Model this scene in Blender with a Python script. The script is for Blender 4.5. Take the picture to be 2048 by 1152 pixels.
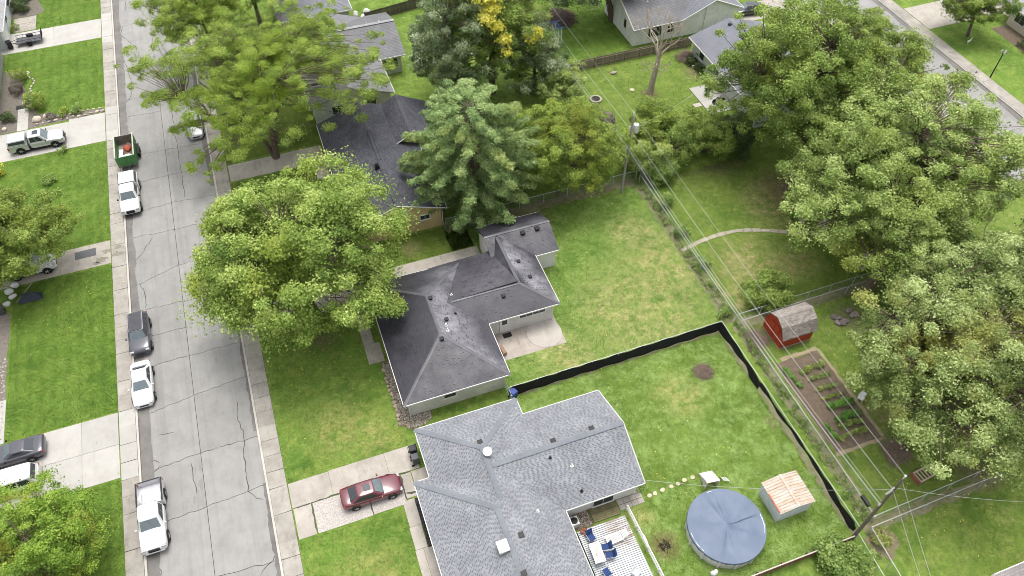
import bpy, bmesh, math, random
import numpy as np
from mathutils import Vector, Matrix
R = math.radians
PI = math.pi
for o in list(bpy.data.objects): bpy.data.objects.remove(o)
S = bpy.context.scene
C = S.collection
random.seed(7)

# ------------------------------------------------------------------ camera
cd = bpy.data.cameras.new('camera'); cam = bpy.data.objects.new('camera', cd); C.objects.link(cam)
cam.location = (0, 0, 58); cam.rotation_euler = (R(90 - 50.30), 0, -0.346)
cd.sensor_width = 36; cd.lens = 27.42; cd.clip_end = 3000
S.camera = cam
# ------------------------------------------------------------------ sky: bright, thinly overcast
SUN_EL, SUN_AZ = R(76), R(28)       # azimuth clockwise from +Y
w = bpy.data.worlds.new('World'); S.world = w; w.use_nodes = True
nt = w.node_tree; bg = nt.nodes['Background']
sky = nt.nodes.new('ShaderNodeTexSky'); sky.sky_type = 'NISHITA'; sky.sun_disc = False
sky.sun_elevation = SUN_EL; sky.sun_rotation = SUN_AZ; sky.air_density = 1.0; sky.dust_density = 4.0; sky.ozone_density = 1.0
hs = nt.nodes.new('ShaderNodeHueSaturation'); hs.inputs['Saturation'].default_value = 0.12
nt.links.new(sky.outputs[0], hs.inputs['Color']); nt.links.new(hs.outputs[0], bg.inputs[0])
bg.inputs[1].default_value = 0.15
sl = bpy.data.lights.new('sun', 'SUN'); so = bpy.data.objects.new('sun', sl); C.objects.link(so)
sl.energy = 0.9; sl.angle = R(26); sl.color = (1.0, 0.95, 0.87)
so.rotation_euler = Vector((math.sin(SUN_AZ)*math.cos(SUN_EL), math.cos(SUN_AZ)*math.cos(SUN_EL), math.sin(SUN_EL))).to_track_quat('Z', 'Y').to_euler()
S.view_settings.view_transform = 'Standard'; S.view_settings.look = 'None'
S.view_settings.exposure = 1.04; S.view_settings.gamma = 1
S.render.engine = 'CYCLES'; S.cycles.filter_width = 0.9

# ------------------------------------------------------------------ materials
MATS = {}
def col(c, k=1.0): return (max(c[0]*k, 0), max(c[1]*k, 0), max(c[2]*k, 0), 1)
class NT:
    def __init__(s, name):
        s.m = bpy.data.materials.new(name); s.m.use_nodes = True; s.t = s.m.node_tree
        s.b = s.t.nodes['Principled BSDF']; s.out = s.t.nodes['Material Output']
        s.geo = s.t.nodes.new('ShaderNodeNewGeometry')
    def n(s, kind, **kw):
        x = s.t.nodes.new('ShaderNode' + kind)
        for k, v in kw.items(): setattr(x, k, v)
        return x
    def l(s, a, b): s.t.links.new(a, b)
    def noise(s, scale, detail=5, rough=.6, vec=None, off=0, stretch=None):
        x = s.n('TexNoise'); x.inputs['Scale'].default_value = scale; x.inputs['Detail'].default_value = detail; x.inputs['Roughness'].default_value = rough
        v = vec or s.geo.outputs['Position']
        mp = s.n('Mapping'); mp.inputs['Location'].default_value = (off, off*.7, off*.3)
        if stretch: mp.inputs['Scale'].default_value = stretch
        s.l(v, mp.inputs[0]); s.l(mp.outputs[0], x.inputs['Vector'])
        return x.outputs[0]
    def ramp(s, fac, stops):
        x = s.n('ValToRGB'); e = x.color_ramp.elements
        while len(e) < len(stops): e.new(.5)
        for el, (p, c) in zip(e, stops):
            el.position = p; el.color = c if len(c) == 4 else (*c, 1)
        s.l(fac, x.inputs[0]); return x.outputs[0]
    def rng(s, fac, a, b, c=0., d=1.):
        x = s.n('MapRange'); s.l(fac, x.inputs[0])
        for i, v in enumerate((a, b, c, d)): x.inputs[i+1].default_value = v
        return x.outputs[0]
    def mix(s, fac, a, b, mode='MIX'):
        x = s.n('Mix', data_type='RGBA', blend_type=mode)
        if isinstance(fac, (int, float)): x.inputs[0].default_value = fac
        else: s.l(fac, x.inputs[0])
        for i, v in ((6, a), (7, b)):
            if isinstance(v, tuple): x.inputs[i].default_value = v if len(v) == 4 else (*v, 1)
            else: s.l(v, x.inputs[i])
        return x.outputs[2]
    def mul(s, a, b):
        x = s.n('Math', operation='MULTIPLY'); 
        for i, v in ((0, a), (1, b)):
            if isinstance(v, (int, float)): x.inputs[i].default_value = v
            else: s.l(v, x.inputs[i])
        return x.outputs[0]
    def base(s, c): s.l(c, s.b.inputs['Base Color'])
    def bump(s, h, strength=.3, dist=.02):
        x = s.n('Bump'); x.inputs['Strength'].default_value = strength; x.inputs['Distance'].default_value = dist
        s.l(h, x.inputs['Height']); s.l(x.outputs[0], s.b.inputs['Normal'])
    def set(s, rough=.8, spec=.3, metal=0., **kw):
        s.b.inputs['Roughness'].default_value = rough; s.b.inputs['Specular IOR Level'].default_value = spec; s.b.inputs['Metallic'].default_value = metal
        for k, v in kw.items(): s.b.inputs[k].default_value = v
def M(name, c=(.5, .5, .5), c2=None, scale=2., var=.18, fine=.12, rough=.8, spec=.3, metal=0., bump=0., bscale=30., rnd=0., stretch=None, coat=0.):
    """general surface: two-scale mottling between c and c2, grain, optional per-object variation"""
    if name in MATS: return MATS[name]
    t = NT(name); c2 = c2 or tuple(x*(1-var*2) for x in c)
    a = t.ramp(t.noise(scale, 6, .65, stretch=stretch), [(.3, col(c2)), (.7, col(c))])
    g = t.rng(t.noise(bscale, 3, .7), .25, .75, 1-fine, 1+fine)
    a = t.mix(1., a, t.ramp(g, [(0, (0, 0, 0, 1)), (1, (1, 1, 1, 1))]), 'MULTIPLY') if False else a
    x = t.n('HueSaturation'); t.l(a, x.inputs['Color'])
    if rnd:
        oi = t.n('ObjectInfo'); v = t.mul(g, t.rng(oi.outputs['Random'], 0, 1, 1-rnd, 1+rnd)); t.l(v, x.inputs['Value'])
    else: t.l(g, x.inputs['Value'])
    t.base(x.outputs[0]); t.set(rough, spec, metal); t.b.inputs['Coat Weight'].default_value = coat; t.b.inputs['Coat Roughness'].default_value = .06
    if bump: t.bump(t.noise(bscale, 4, .7), bump, .01)
    MATS[name] = t.m; return t.m
def paint(name, c, rough=.35, metal=0., coat=.6, spec=.5): return M(name, c, var=.03, fine=.03, scale=.7, rough=rough, metal=metal, coat=coat, spec=spec)
def concrete(name, c, c2, stain=.5, spec=.25, streak=0.):
    if name in MATS: return MATS[name]
    t = NT(name)
    a = t.ramp(t.noise(.6, 7, .7), [(.28, col(c2)), (.62, col(c))])
    st = t.rng(t.noise(1.7, 8, .75, off=31, stretch=(1, .35, 1)), .52, .75, 0, stain)
    a = t.mix(st, a, col(c2, .62))
    if streak: a = t.mix(t.rng(t.noise(1., 5, .7, off=3, stretch=(1.7, .035, 1)), .5, .72, 0, streak), a, col(c2, .72))
    oi = t.n('ObjectInfo')
    x = t.n('HueSaturation'); t.l(a, x.inputs['Color'])
    v = t.mul(t.rng(t.noise(38, 2, .8), .2, .8, .86, 1.14), t.rng(oi.outputs['Random'], 0, 1, .93, 1.06)); t.l(v, x.inputs['Value'])
    t.base(x.outputs[0]); t.set(.85, spec); t.bump(t.noise(60, 3), .25, .006)
    MATS[name] = t.m; return t.m
def grassmat(name, g1, g2, dry=(.30, .27, .10), dry_amt=.3, spots=(), dscale=1.1, pale=(.24, .33, .07), dirt=(), stripe=0.):
    """lawn: lush/short greens at three scales, dry straw patches strongest inside the given (x, y, radius) areas"""
    if name in MATS: return MATS[name]
    t = NT(name)
    a = t.ramp(t.noise(.22, 4, .6), [(.36, col(g2)), (.64, col(g1))])
    a = t.mix(t.rng(t.noise(.9, 6, .75, off=9), .44, .66, 0, .75), a, col(pale))
    a = t.mix(t.rng(t.noise(11, 4, .8, off=3), .52, .75, 0, .55), a, col(g2, .6))
    d = t.rng(t.noise(dscale, 8, .78, off=17), .56-.14*dry_amt, .74, 0, min(1, dry_amt*1.3))
    if spots:
        tot = None
        for (sx, sy, sr) in spots:
            vm = t.n('VectorMath', operation='DISTANCE'); t.l(t.geo.outputs['Position'], vm.inputs[0]); vm.inputs[1].default_value = (sx, sy, 0)
            k = t.rng(vm.outputs['Value'], sr*.35, sr, 1., 0.)
            if tot is None: tot = k
            else:
                mx = t.n('Math', operation='MAXIMUM'); t.l(tot, mx.inputs[0]); t.l(k, mx.inputs[1]); tot = mx.outputs[0]
        nd = t.rng(t.noise(dscale, 8, .8, off=17), .40, .66, 0, 1)
        d2 = t.mul(nd, tot); mx = t.n('Math', operation='MAXIMUM'); t.l(d, mx.inputs[0]); t.l(d2, mx.inputs[1]); d = mx.outputs[0]
    dc = t.ramp(t.noise(3.5, 5, .7, off=5), [(.3, col(dry, .62)), (.5, col(dry)), (.75, col(dry, 1.35))])
    a = t.mix(d, a, dc)
    for (sx, sy, sr, amt, dcl) in dirt:
        vm = t.n('VectorMath', operation='DISTANCE'); t.l(t.geo.outputs['Position'], vm.inputs[0]); vm.inputs[1].default_value = (sx, sy, 0)
        k = t.rng(vm.outputs['Value'], sr*.2, sr, 1., 0.); nz = t.rng(t.noise(1.9, 7, .8, off=23+sx), .3, .62, 0, 1.)
        ad = t.n('Math', operation='MULTIPLY_ADD'); t.l(k, ad.inputs[0]); ad.inputs[1].default_value = 1.35; ad.inputs[2].default_value = -.35; t.l(nz, ad.inputs[2]) if False else None
        a = t.mix(t.mul(t.rng(k, 0, .75, 0, amt), t.rng(t.noise(2.6, 7, .8, off=23+sx), .36, .6, .35, 1.)), a, t.ramp(t.noise(4.5, 5, .7, off=7), [(.3, col(dcl, .6)), (.7, col(dcl))]))
    vv = t.mul(t.rng(t.noise(44, 2, .9), .3, .7, .55, 1.45), t.rng(t.noise(2.2, 6, .8, off=13), .3, .7, .78, 1.22))
    if stripe:
        wv = t.n('TexWave', wave_type='BANDS', bands_direction='X'); wv.inputs['Scale'].default_value = .3; wv.inputs['Distortion'].default_value = 1.2; wv.inputs['Detail'].default_value = 3; t.l(t.geo.outputs['Position'], wv.inputs['Vector'])
        vv = t.mul(vv, t.rng(wv.outputs['Fac'], 0, 1, 1-stripe, 1+stripe))
    x = t.n('HueSaturation'); t.l(a, x.inputs['Color']); t.l(t.mul(vv, .9), x.inputs['Value'])
    t.base(x.outputs[0]); t.set(.95, .15); t.bump(t.noise(45, 2, .8), .25, .02)
    MATS[name] = t.m; return t.m
def leafmat(name, stops, patch=None, trans=.42):
    """foliage: colour by the per-leaf tint attribute, optional slow drift to another leaf colour"""
    if name in MATS: return MATS[name]
    t = NT(name)
    at = t.n('Attribute'); at.attribute_name = 'tint'
    kk = 1.28 if trans else 1.
    a = t.ramp(at.outputs['Fac'], [(p, col(c, kk)) for p, c in stops])
    if patch:
        pc, ps, lo, hi = patch
        a = t.mix(t.rng(t.noise(ps, 3, .5, off=2), lo, hi, 0, .8), a, col(pc))
    t.base(a); t.set(.55, .35)
    tr = t.n('BsdfTranslucent'); t.l(a, tr.inputs[0]); ms = t.n('MixShader'); ms.inputs[0].default_value = trans
    t.l(t.b.outputs[0], ms.inputs[1]); t.l(tr.outputs[0], ms.inputs[2]); t.l(ms.outputs[0], t.out.inputs[0])
    MATS[name] = t.m; return t.m
def shinglemat(name, c, c2, rough=.6, spec=.4, wear_sheen=None, spots=()):
    """asphalt shingle: per-tab tint, slow blotches and varying wetness"""
    if name in MATS: return MATS[name]
    t = NT(name)
    at = t.n('Attribute'); at.attribute_name = 'tint'
    a = t.ramp(at.outputs['Fac'], [(0, col(c2)), (.5, col(tuple((p+q)/2 for p, q in zip(c, c2)))), (1, col(c))])
    x = t.n('HueSaturation'); t.l(a, x.inputs['Color']); t.l(t.mul(t.rng(t.noise(.5, 5, .7), .3, .7, .82, 1.18), t.rng(t.noise(50, 2, .8), .2, .8, .8, 1.2)), x.inputs['Value'])
    o = x.outputs[0]
    if wear_sheen: o = t.mix(t.rng(t.noise(.9, 7, .72, off=4), .52, .72, 0, wear_sheen[1]), o, col(wear_sheen[0]))
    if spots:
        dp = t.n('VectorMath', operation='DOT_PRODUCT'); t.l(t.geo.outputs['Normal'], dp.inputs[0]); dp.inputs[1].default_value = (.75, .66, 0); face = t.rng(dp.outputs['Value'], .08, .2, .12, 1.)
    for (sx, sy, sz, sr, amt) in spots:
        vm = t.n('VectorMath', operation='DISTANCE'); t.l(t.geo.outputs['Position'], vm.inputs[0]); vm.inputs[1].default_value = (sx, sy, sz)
        o = t.mix(t.mul(t.mul(face, t.rng(vm.outputs['Value'], sr*.15, sr, amt, 0.)), t.rng(t.noise(1.1, 7, .75, off=8, stretch=(1, 1.5, 1)), .32, .6, .12, 1.)), o, col(wear_sheen[0], 1.25))  # sky sheen painted as pale patches, strongest on north and east slopes
    t.base(o); t.set(rough, spec); t.l(t.rng(t.noise(.7, 6, .7, off=12), .35, .65, rough-.14, rough+.14), t.b.inputs['Roughness'])
    t.bump(t.noise(45, 3, .8), .35, .008)
    MATS[name] = t.m; return t.m
def sidingmat(name, c, pitch=.115, vertical=False, dirt=.25):
    if name in MATS: return MATS[name]
    t = NT(name)
    sp = t.n('SeparateXYZ'); t.l(t.geo.outputs['Position'], sp.inputs[0])
    ad = t.n('Math', operation='ADD'); t.l(sp.outputs[0], ad.inputs[0]); t.l(sp.outputs[1], ad.inputs[1])
    fr = t.n('Math', operation='FRACT'); t.l(t.mul(ad.outputs[0] if vertical else sp.outputs[2], 1/pitch), fr.inputs[0])
    a = t.ramp(t.noise(.8, 6, .7), [(.3, col(c, 1-dirt)), (.65, col(c))])
    a = t.mix(t.rng(fr.outputs[0], 0, .14, .45, 0), a, col(c, .5))
    t.base(a); t.set(.6, .3); t.bump(fr.outputs[0], .35, .015)
    MATS[name] = t.m; return t.m
def flatshingles(name, c, c2):
    """roofs too far off to tell tabs apart: the courses as fine relief and grain"""
    if name in MATS: return MATS[name]
    t = NT(name)
    b = t.n('TexBrick'); b.inputs['Scale'].default_value = 1; b.inputs['Brick Width'].default_value = .42; b.inputs['Row Height'].default_value = .2; b.inputs['Mortar Size'].default_value = .03
    for i, k in (('Color1', c), ('Color2', tuple(x*.8 for x in c)), ('Mortar', c2)): b.inputs[i].default_value = col(k)
    t.l(t.geo.outputs['Position'], b.inputs['Vector'])
    x = t.n('HueSaturation'); t.l(b.outputs[0], x.inputs['Color']); t.l(t.mul(t.rng(t.noise(.45, 6, .7), .3, .7, .78, 1.2), t.rng(t.noise(40, 2, .8), .2, .8, .82, 1.18)), x.inputs['Value'])
    t.base(x.outputs[0]); t.set(.6, .35); t.bump(b.outputs[1], .3, .01)
    MATS[name] = t.m; return t.m

GLASS = M('window_glass', (.035, .042, .05), var=.1, fine=.02, rough=.08, spec=.6)
WHITE = M('white_trim', (.66, .66, .64), var=.06, rough=.5)
DARKM = M('black_plastic', (.018, .018, .02), var=.2, rough=.5)
RUBBER = M('tyre_rubber', (.02, .02, .02), rough=.8)
CHROME = M('rim_alloy', (.55, .56, .58), var=.1, rough=.3, metal=.8)
STEEL = M('galvanised_steel', (.48, .49, .5), var=.15, rough=.45, metal=.5)
BARK = M('tree_bark', (.16, .125, .095), (.08, .062, .048), scale=5, fine=.3, bump=.8, bscale=18, rough=.95, stretch=(1, 1, .3))
SOIL = M('garden_soil', (.165, .125, .092), (.10, .075, .055), scale=2.2, fine=.3, bump=.8, bscale=22, rough=1)
DIRT = M('bare_dirt', (.24, .19, .13), (.13, .12, .065), scale=1.4, fine=.3, bump=.6, bscale=25, rough=1)

# ------------------------------------------------------------------ mesh helpers
class MB:
    def __init__(s): s.v = []; s.f = []; s.m = []
    def add(s, vs, fs, mi=0):
        k = len(s.v); s.v += [tuple(x) for x in vs]; s.f += [tuple(i+k for i in f) for f in fs]; s.m += [mi]*len(fs); return s
    def box(s, x0, x1, y0, y1, z0, z1, mi=0):
        return s.add([(x0,y0,z0),(x1,y0,z0),(x1,y1,z0),(x0,y1,z0),(x0,y0,z1),(x1,y0,z1),(x1,y1,z1),(x0,y1,z1)],
                     [(3,2,1,0),(4,5,6,7),(0,1,5,4),(1,2,6,5),(2,3,7,6),(3,0,4,7)], mi)
    def prism(s, poly, z0, z1, mi=0):
        n = len(poly); A = sum(poly[i][0]*poly[(i+1) % n][1]-poly[(i+1) % n][0]*poly[i][1] for i in range(n))
        if A < 0: poly = poly[::-1]
        return s.add([(x, y, z0) for x, y in poly]+[(x, y, z1) for x, y in poly],
                     [tuple(range(n-1, -1, -1)), tuple(range(n, 2*n))]+[(i, (i+1) % n, n+(i+1) % n, n+i) for i in range(n)], mi)
    def tube(s, pts, rad, n=6, mi=0, cap=True):
        P = [Vector(p) for p in pts]; rad = rad if isinstance(rad, (list, tuple)) else [rad]*len(P)
        vs = []; fs = []; up = Vector((0, 0, 1)); prev = None
        for i, p in enumerate(P):
            d = (P[min(i+1, len(P)-1)]-P[max(i-1, 0)]); d = d.normalized() if d.length > 1e-9 else Vector((0,0,1))
            if prev is None: a = d.cross(up if abs(d.z) < .9 else Vector((1, 0, 0))).normalized()
            else:
                a = prev-d*prev.dot(d); a = a.normalized() if a.length > 1e-6 else d.orthogonal().normalized()
            b = d.cross(a); prev = a
            for k in range(n):
                t = 2*PI*k/n; vs.append(p+(a*math.cos(t)+b*math.sin(t))*rad[i])
        for i in range(len(P)-1):
            for k in range(n): fs.append((i*n+k, i*n+(k+1) % n, (i+1)*n+(k+1) % n, (i+1)*n+k))
        if cap: fs += [tuple(range(n-1, -1, -1)), tuple(range((len(P)-1)*n, len(P)*n))]
        return s.add(vs, fs, mi)
    def lathe(s, prof, c=(0, 0, 0), n=16, mi=0, axis='z'):
        vs = []; fs = []
        for r, z in prof:
            for k in range(n):
                t = 2*PI*k/n; p = (r*math.cos(t), r*math.sin(t), z)
                if axis == 'y': p = (p[0], -z, p[1])
                if axis == 'x': p = (z, p[0], p[1])
                vs.append((p[0]+c[0], p[1]+c[1], p[2]+c[2]))
        m = len(prof)
        for i in range(m-1):
            for k in range(n): fs.append((i*n+k, i*n+(k+1) % n, (i+1)*n+(k+1) % n, (i+1)*n+k))
        fs += [tuple(range(n-1, -1, -1)), tuple(range((m-1)*n, m*n))]
        return s.add(vs, fs, mi)
    def build(s, name, mats, parent=None, off=None, smooth=False, bevel=0.):
        me = bpy.data.meshes.new(name)
        vs = s.v if off is None else [(x-off[0], y-off[1], z-off[2]) for x, y, z in s.v]
        me.from_pydata(vs, [], s.f)
        mats = mats if isinstance(mats, (list, tuple)) else [mats]
        for m in mats: me.materials.append(m)
        if len(mats) > 1: me.polygons.foreach_set('material_index', s.m)
        if bevel:
            bm = bmesh.new(); bm.from_mesh(me); bmesh.ops.remove_doubles(bm, verts=bm.verts, dist=1e-5)
            bmesh.ops.bevel(bm, geom=[e for e in bm.edges if len(e.link_faces) == 2 and e.calc_face_angle() > R(25)], offset=bevel, segments=2, affect='EDGES', profile=.5)
            bm.to_mesh(me); bm.free()
        if smooth:
            me.polygons.foreach_set('use_smooth', [True]*len(me.polygons)); me.set_sharp_from_angle(angle=R(38))
        o = bpy.data.objects.new(name, me); C.objects.link(o)
        if parent: o.parent = parent
        return o
def np_mesh(name, V, n, mat, tint=None, parent=None, kind=None):
    """V: (faces*n, 3) array; n vertices per face; tint: one value per face"""
    V = np.asarray(V, np.float32); F = len(V)//n; me = bpy.data.meshes.new(name)
    me.vertices.add(len(V)); me.vertices.foreach_set('co', V.ravel())
    me.loops.add(len(V)); me.loops.foreach_set('vertex_index', np.arange(len(V), dtype=np.int32))
    me.polygons.add(F); me.polygons.foreach_set('loop_start', np.arange(F, dtype=np.int32)*n)
    if tint is not None:
        a = me.attributes.new('tint', 'FLOAT', 'FACE'); a.data.foreach_set('value', np.asarray(tint, np.float32))
    me.materials.append(mat); me.update(calc_edges=True); me.validate()
    o = bpy.data.objects.new(name, me); C.objects.link(o)
    if parent: o.parent = parent
    if kind: o['kind'] = kind
    return o
def thing(name, label, cat, loc=(0, 0, 0), rz=0., group=None):
    o = bpy.data.objects.new(name, None); o.empty_display_size = .2; C.objects.link(o)
    o.location = loc; o.rotation_euler = (0, 0, rz); return tag(o, label, cat, group)
def tag(o, label, cat, group=None):
    o['label'] = label; o['category'] = cat
    if group: o['group'] = group
    return o
def struct(o, label=None, kind='structure'):
    o['kind'] = kind
    if label: o['label'] = label
    return o
def piece(name, me, parent, loc=(0, 0, 0), rot=(0, 0, 0), sc=(1, 1, 1)):
    o = bpy.data.objects.new(name, me); C.objects.link(o); o.parent = parent; o.location = loc; o.rotation_euler = rot; o.scale = sc; return o
def mesh_of(mb, name, mats, bevel=0., smooth=False):
    o = mb.build(name, mats, bevel=bevel, smooth=smooth); me = o.data; bpy.data.objects.remove(o); return me
def wob(p, q, n, amp, rg):
    """a wavering line between two plan points"""
    out = []
    for i in range(n+1):
        t = i/n; k = amp if 0 < i < n else 0
        out.append((p[0]+(q[0]-p[0])*t+rg.uniform(-k, k), p[1]+(q[1]-p[1])*t+rg.uniform(-k, k)))
    return out
def ragged(cx, cy, rx, ry, n=26, amp=.2, seed=0):
    rg = random.Random(seed); out = []
    for i in range(n):
        t = 2*PI*i/n; k = 1+rg.uniform(-amp, amp); out.append((cx+rx*k*math.cos(t), cy+ry*k*math.sin(t)))
    return out
def ragrect(x0, x1, y0, y1, amp=.12, step=.6, seed=0):
    rg = random.Random(seed); out = []
    for a, b in (((x0, y0), (x1, y0)), ((x1, y0), (x1, y1)), ((x1, y1), (x0, y1)), ((x0, y1), (x0, y0))):
        L = math.hypot(b[0]-a[0], b[1]-a[1]); n = max(1, int(L/step))
        for i in range(n):
            t = i/n; k = amp; out.append((a[0]+(b[0]-a[0])*t+rg.uniform(-k, k), a[1]+(b[1]-a[1])*t+rg.uniform(-k, k)))
    return out
def sheet(name, poly, z, mat, label=None, kind='structure', thick=None):
    n = len(poly); A = sum(poly[i][0]*poly[(i+1) % n][1]-poly[(i+1) % n][0]*poly[i][1] for i in range(n))
    if A < 0: poly = poly[::-1]
    mb = MB()
    if thick: mb.prism(poly, z-thick, z)
    else: mb.add([(x, y, z) for x, y in poly], [tuple(range(n))])
    return struct(mb.build(name, mat), label, kind)

# ------------------------------------------------------------------ setting: ground, lawns
LUSH = grassmat('lush_lawn', (.112, .188, .03), (.075, .142, .02), dry=(.25, .23, .09), dry_amt=.18, pale=(.165, .24, .045), stripe=.05)
FRONT = grassmat('front_lawn_grass', (.145, .24, .042), (.09, .17, .027), dry=(.30, .29, .10), dry_amt=.25, spots=((-2.5, 36, 4), (0, 34, 3), (-3, 22, 4)), pale=(.23, .29, .065), dirt=((-2, 46, 2, .8, (.2, .15, .09)),))
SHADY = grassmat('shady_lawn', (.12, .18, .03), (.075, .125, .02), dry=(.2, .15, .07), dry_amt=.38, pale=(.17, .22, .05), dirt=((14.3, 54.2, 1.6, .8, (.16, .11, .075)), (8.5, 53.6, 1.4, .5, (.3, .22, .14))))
BACK = grassmat('backyard_grass', (.15, .24, .046), (.10, .18, .033), dry=(.40, .36, .16), dry_amt=.16, spots=((27, 38.6, 8), (31.5, 43, 6), (18, 36, 4), (30.5, 48, 3.5)), pale=(.25, .33, .095), dirt=((21, 53.6, 3, .6, (.2, .15, .1)),))
POOLY = grassmat('pool_yard_grass', (.155, .235, .045), (.105, .17, .029), dry=(.36, .34, .13), dry_amt=.17, spots=((17.9, 20, 1.6), (26, 29, 3)), pale=(.26, .37, .12), dirt=((29, 30.4, 1.1, .9, (.2, .15, .1)), (18.6, 17.5, 1.5, .9, (.2, .135, .075)), (32.2, 24, 1, .5, (.28, .22, .14))))
EASTY = grassmat('east_yard_grass', (.15, .222, .042), (.098, .165, .028), dry=(.38, .31, .16), dry_amt=.3, spots=((39.5, 40, 5), (44, 39, 3), (47, 47, 5), (42, 22, 3), (35.5, 37, 3)), pale=(.22, .28, .065), dirt=((45.5, 14.9, 2.8, .85, (.24, .18, .12)), (44.9, 31.2, 2, .7, (.22, .18, .14)), (44, 56.2, 5, .75, (.15, .11, .075)), (48.9, 48.4, 3.6, .7, (.22, .165, .1)), (42.6, 68.6, 1.3, .8, (.25, .18, .12)), (50.2, 70.5, 2.2, .8, (.28, .22, .14)), (35.6, 32.2, 1.6, .8, (.2, .15, .1))))
BASEG = grassmat('ground_grass', (.135, .21, .038), (.085, .15, .024), dry_amt=.25)
mb = MB()
for x0, x1 in ((-600, -18.62), (-8.92, 72.35), (82.1, 600)):
    mb.add([(x0, -600, 0), (x1, -600, 0), (x1, 600, 0), (x0, 600, 0)], [(0, 1, 2, 3)])
struct(mb.build('ground', BASEG), 'grass ground between the streets and houses')
LAWNS = [ # x0 x1 y0 y1 material label
    (-30, -19.95, 108.9, 132, LUSH, 'front lawn beyond the driveway with the utility trailer'),
    (-31.4, -19.95, 88.4, 103.9, LUSH, 'mown front lawn between the trailer driveway and the silver pickup driveway'),
    (-32, -19.95, 65.2, 81.6, LUSH, 'front lawn south of the silver pickup driveway'),
    (-29, -19.9, 43.8, 61.6, LUSH, 'striped mown front lawn beside the white and dark parked cars'),
    (-36, -19.9, 15, 37.2, LUSH, 'front lawn south of the wide white driveway'),
    (-7.5, 2.6, 32.3, 48.2, FRONT, 'front lawn of the dark roofed house'),
    (-7.45, .75, 10, 27.25, FRONT, 'front lawn of the grey shingled house'),
    (-7.45, 14.6, 51.85, 55.4, SHADY, 'shaded grass strip beside the tan house'),
    (-7.45, 3.0, 55.4, 69.6, SHADY, 'shaded lawn under the large maple'),
    (-7.45, 3.2, 73, 96, SHADY, 'shaded lawn under the locust tree'),
    (12.3, 34.2, 34.3, 55, BACK, 'fenced back yard with dry straw patches behind the dark roofed house'),
    (11.9, 32.5, 13.2, 34.1, POOLY, 'back yard with the covered pool'),
    (34.8, 72, 2, 34, EASTY, 'yard around the red shed and the vegetable garden'),
    (34.8, 72, 34.6, 54.5, EASTY, 'yard crossed by the curved stone path'),
    (33, 50.2, 57, 75.7, EASTY, 'yard around the dead tree'),
    (33.2, 60, 76.2, 105, LUSH, 'yard with the climbing frame behind the wooden fence'),
    (83.9, 110, 40, 68.4, FRONT, 'lawn with the black lamp post across the far street'),
]
gr = np.random.default_rng(3)
HOLES = [(2.8, 12.4, 34.2, 48.4), (12, 19.2, 37.4, 48.4), (14.8, 21.7, 46.2, 52), (11.9, 19, 20.8, 32.1), (35.3, 40, 19.5, 29.3), (36.3, 40, 30, 33.4), (27.4, 30.6, 16, 19), (12, 17.3, 12, 23), (47.5, 51, 62.3, 68)]
for i, (x0, x1, y0, y1, m, lab) in enumerate(LAWNS):
    z = .006
    sheet('lawn', ragrect(x0, x1, y0, y1, .05, .5, i), z, m, lab)
    den = 150 if y1 < 62 else 70
    if x0 > 30: den *= .75
    yy1 = min(y1, 120); n = int((min(x1, 60)-x0)*(yy1-y0)*den) if x0 < 80 else int(16*20*40)
    xs = gr.uniform(x0+.05, (min(x1, 60) if x0 < 80 else 100)-.05, n); ys = gr.uniform(y0+.05, yy1-.05, n)
    keep = np.ones(n, bool)
    for a, b, c_, d_ in HOLES: keep &= ~((xs > a) & (xs < b) & (ys > c_) & (ys < d_))
    keep &= ~((xs > 22.8) & ((xs-23.35)**2+(ys-16.95)**2 < 9.2)) & ~((xs-23.35)**2+(ys-16.95)**2 < 9.2)
    xs, ys = xs[keep], ys[keep]; n = len(xs)
    a = gr.uniform(0, 2*PI, n); hgt = gr.uniform(.03, .10, n); wd = gr.uniform(.012, .04, n); ln = gr.uniform(.0, .07, n); a2 = gr.uniform(0, 2*PI, n)
    V = np.zeros((n, 3, 3)); V[:, 0] = np.c_[xs-np.cos(a)*wd, ys-np.sin(a)*wd, np.full(n, z)]; V[:, 1] = np.c_[xs+np.cos(a)*wd, ys+np.sin(a)*wd, np.full(n, z)]
    V[:, 2] = np.c_[xs+np.cos(a2)*ln, ys+np.sin(a2)*ln, z+hgt]
    g = np_mesh('grass', V.reshape(-1, 3), 3, m, kind='stuff'); g['label'] = 'short grass blades of the ' + lab.split(' of ')[0].split(' behind')[0]; g['category'] = 'grass'

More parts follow.
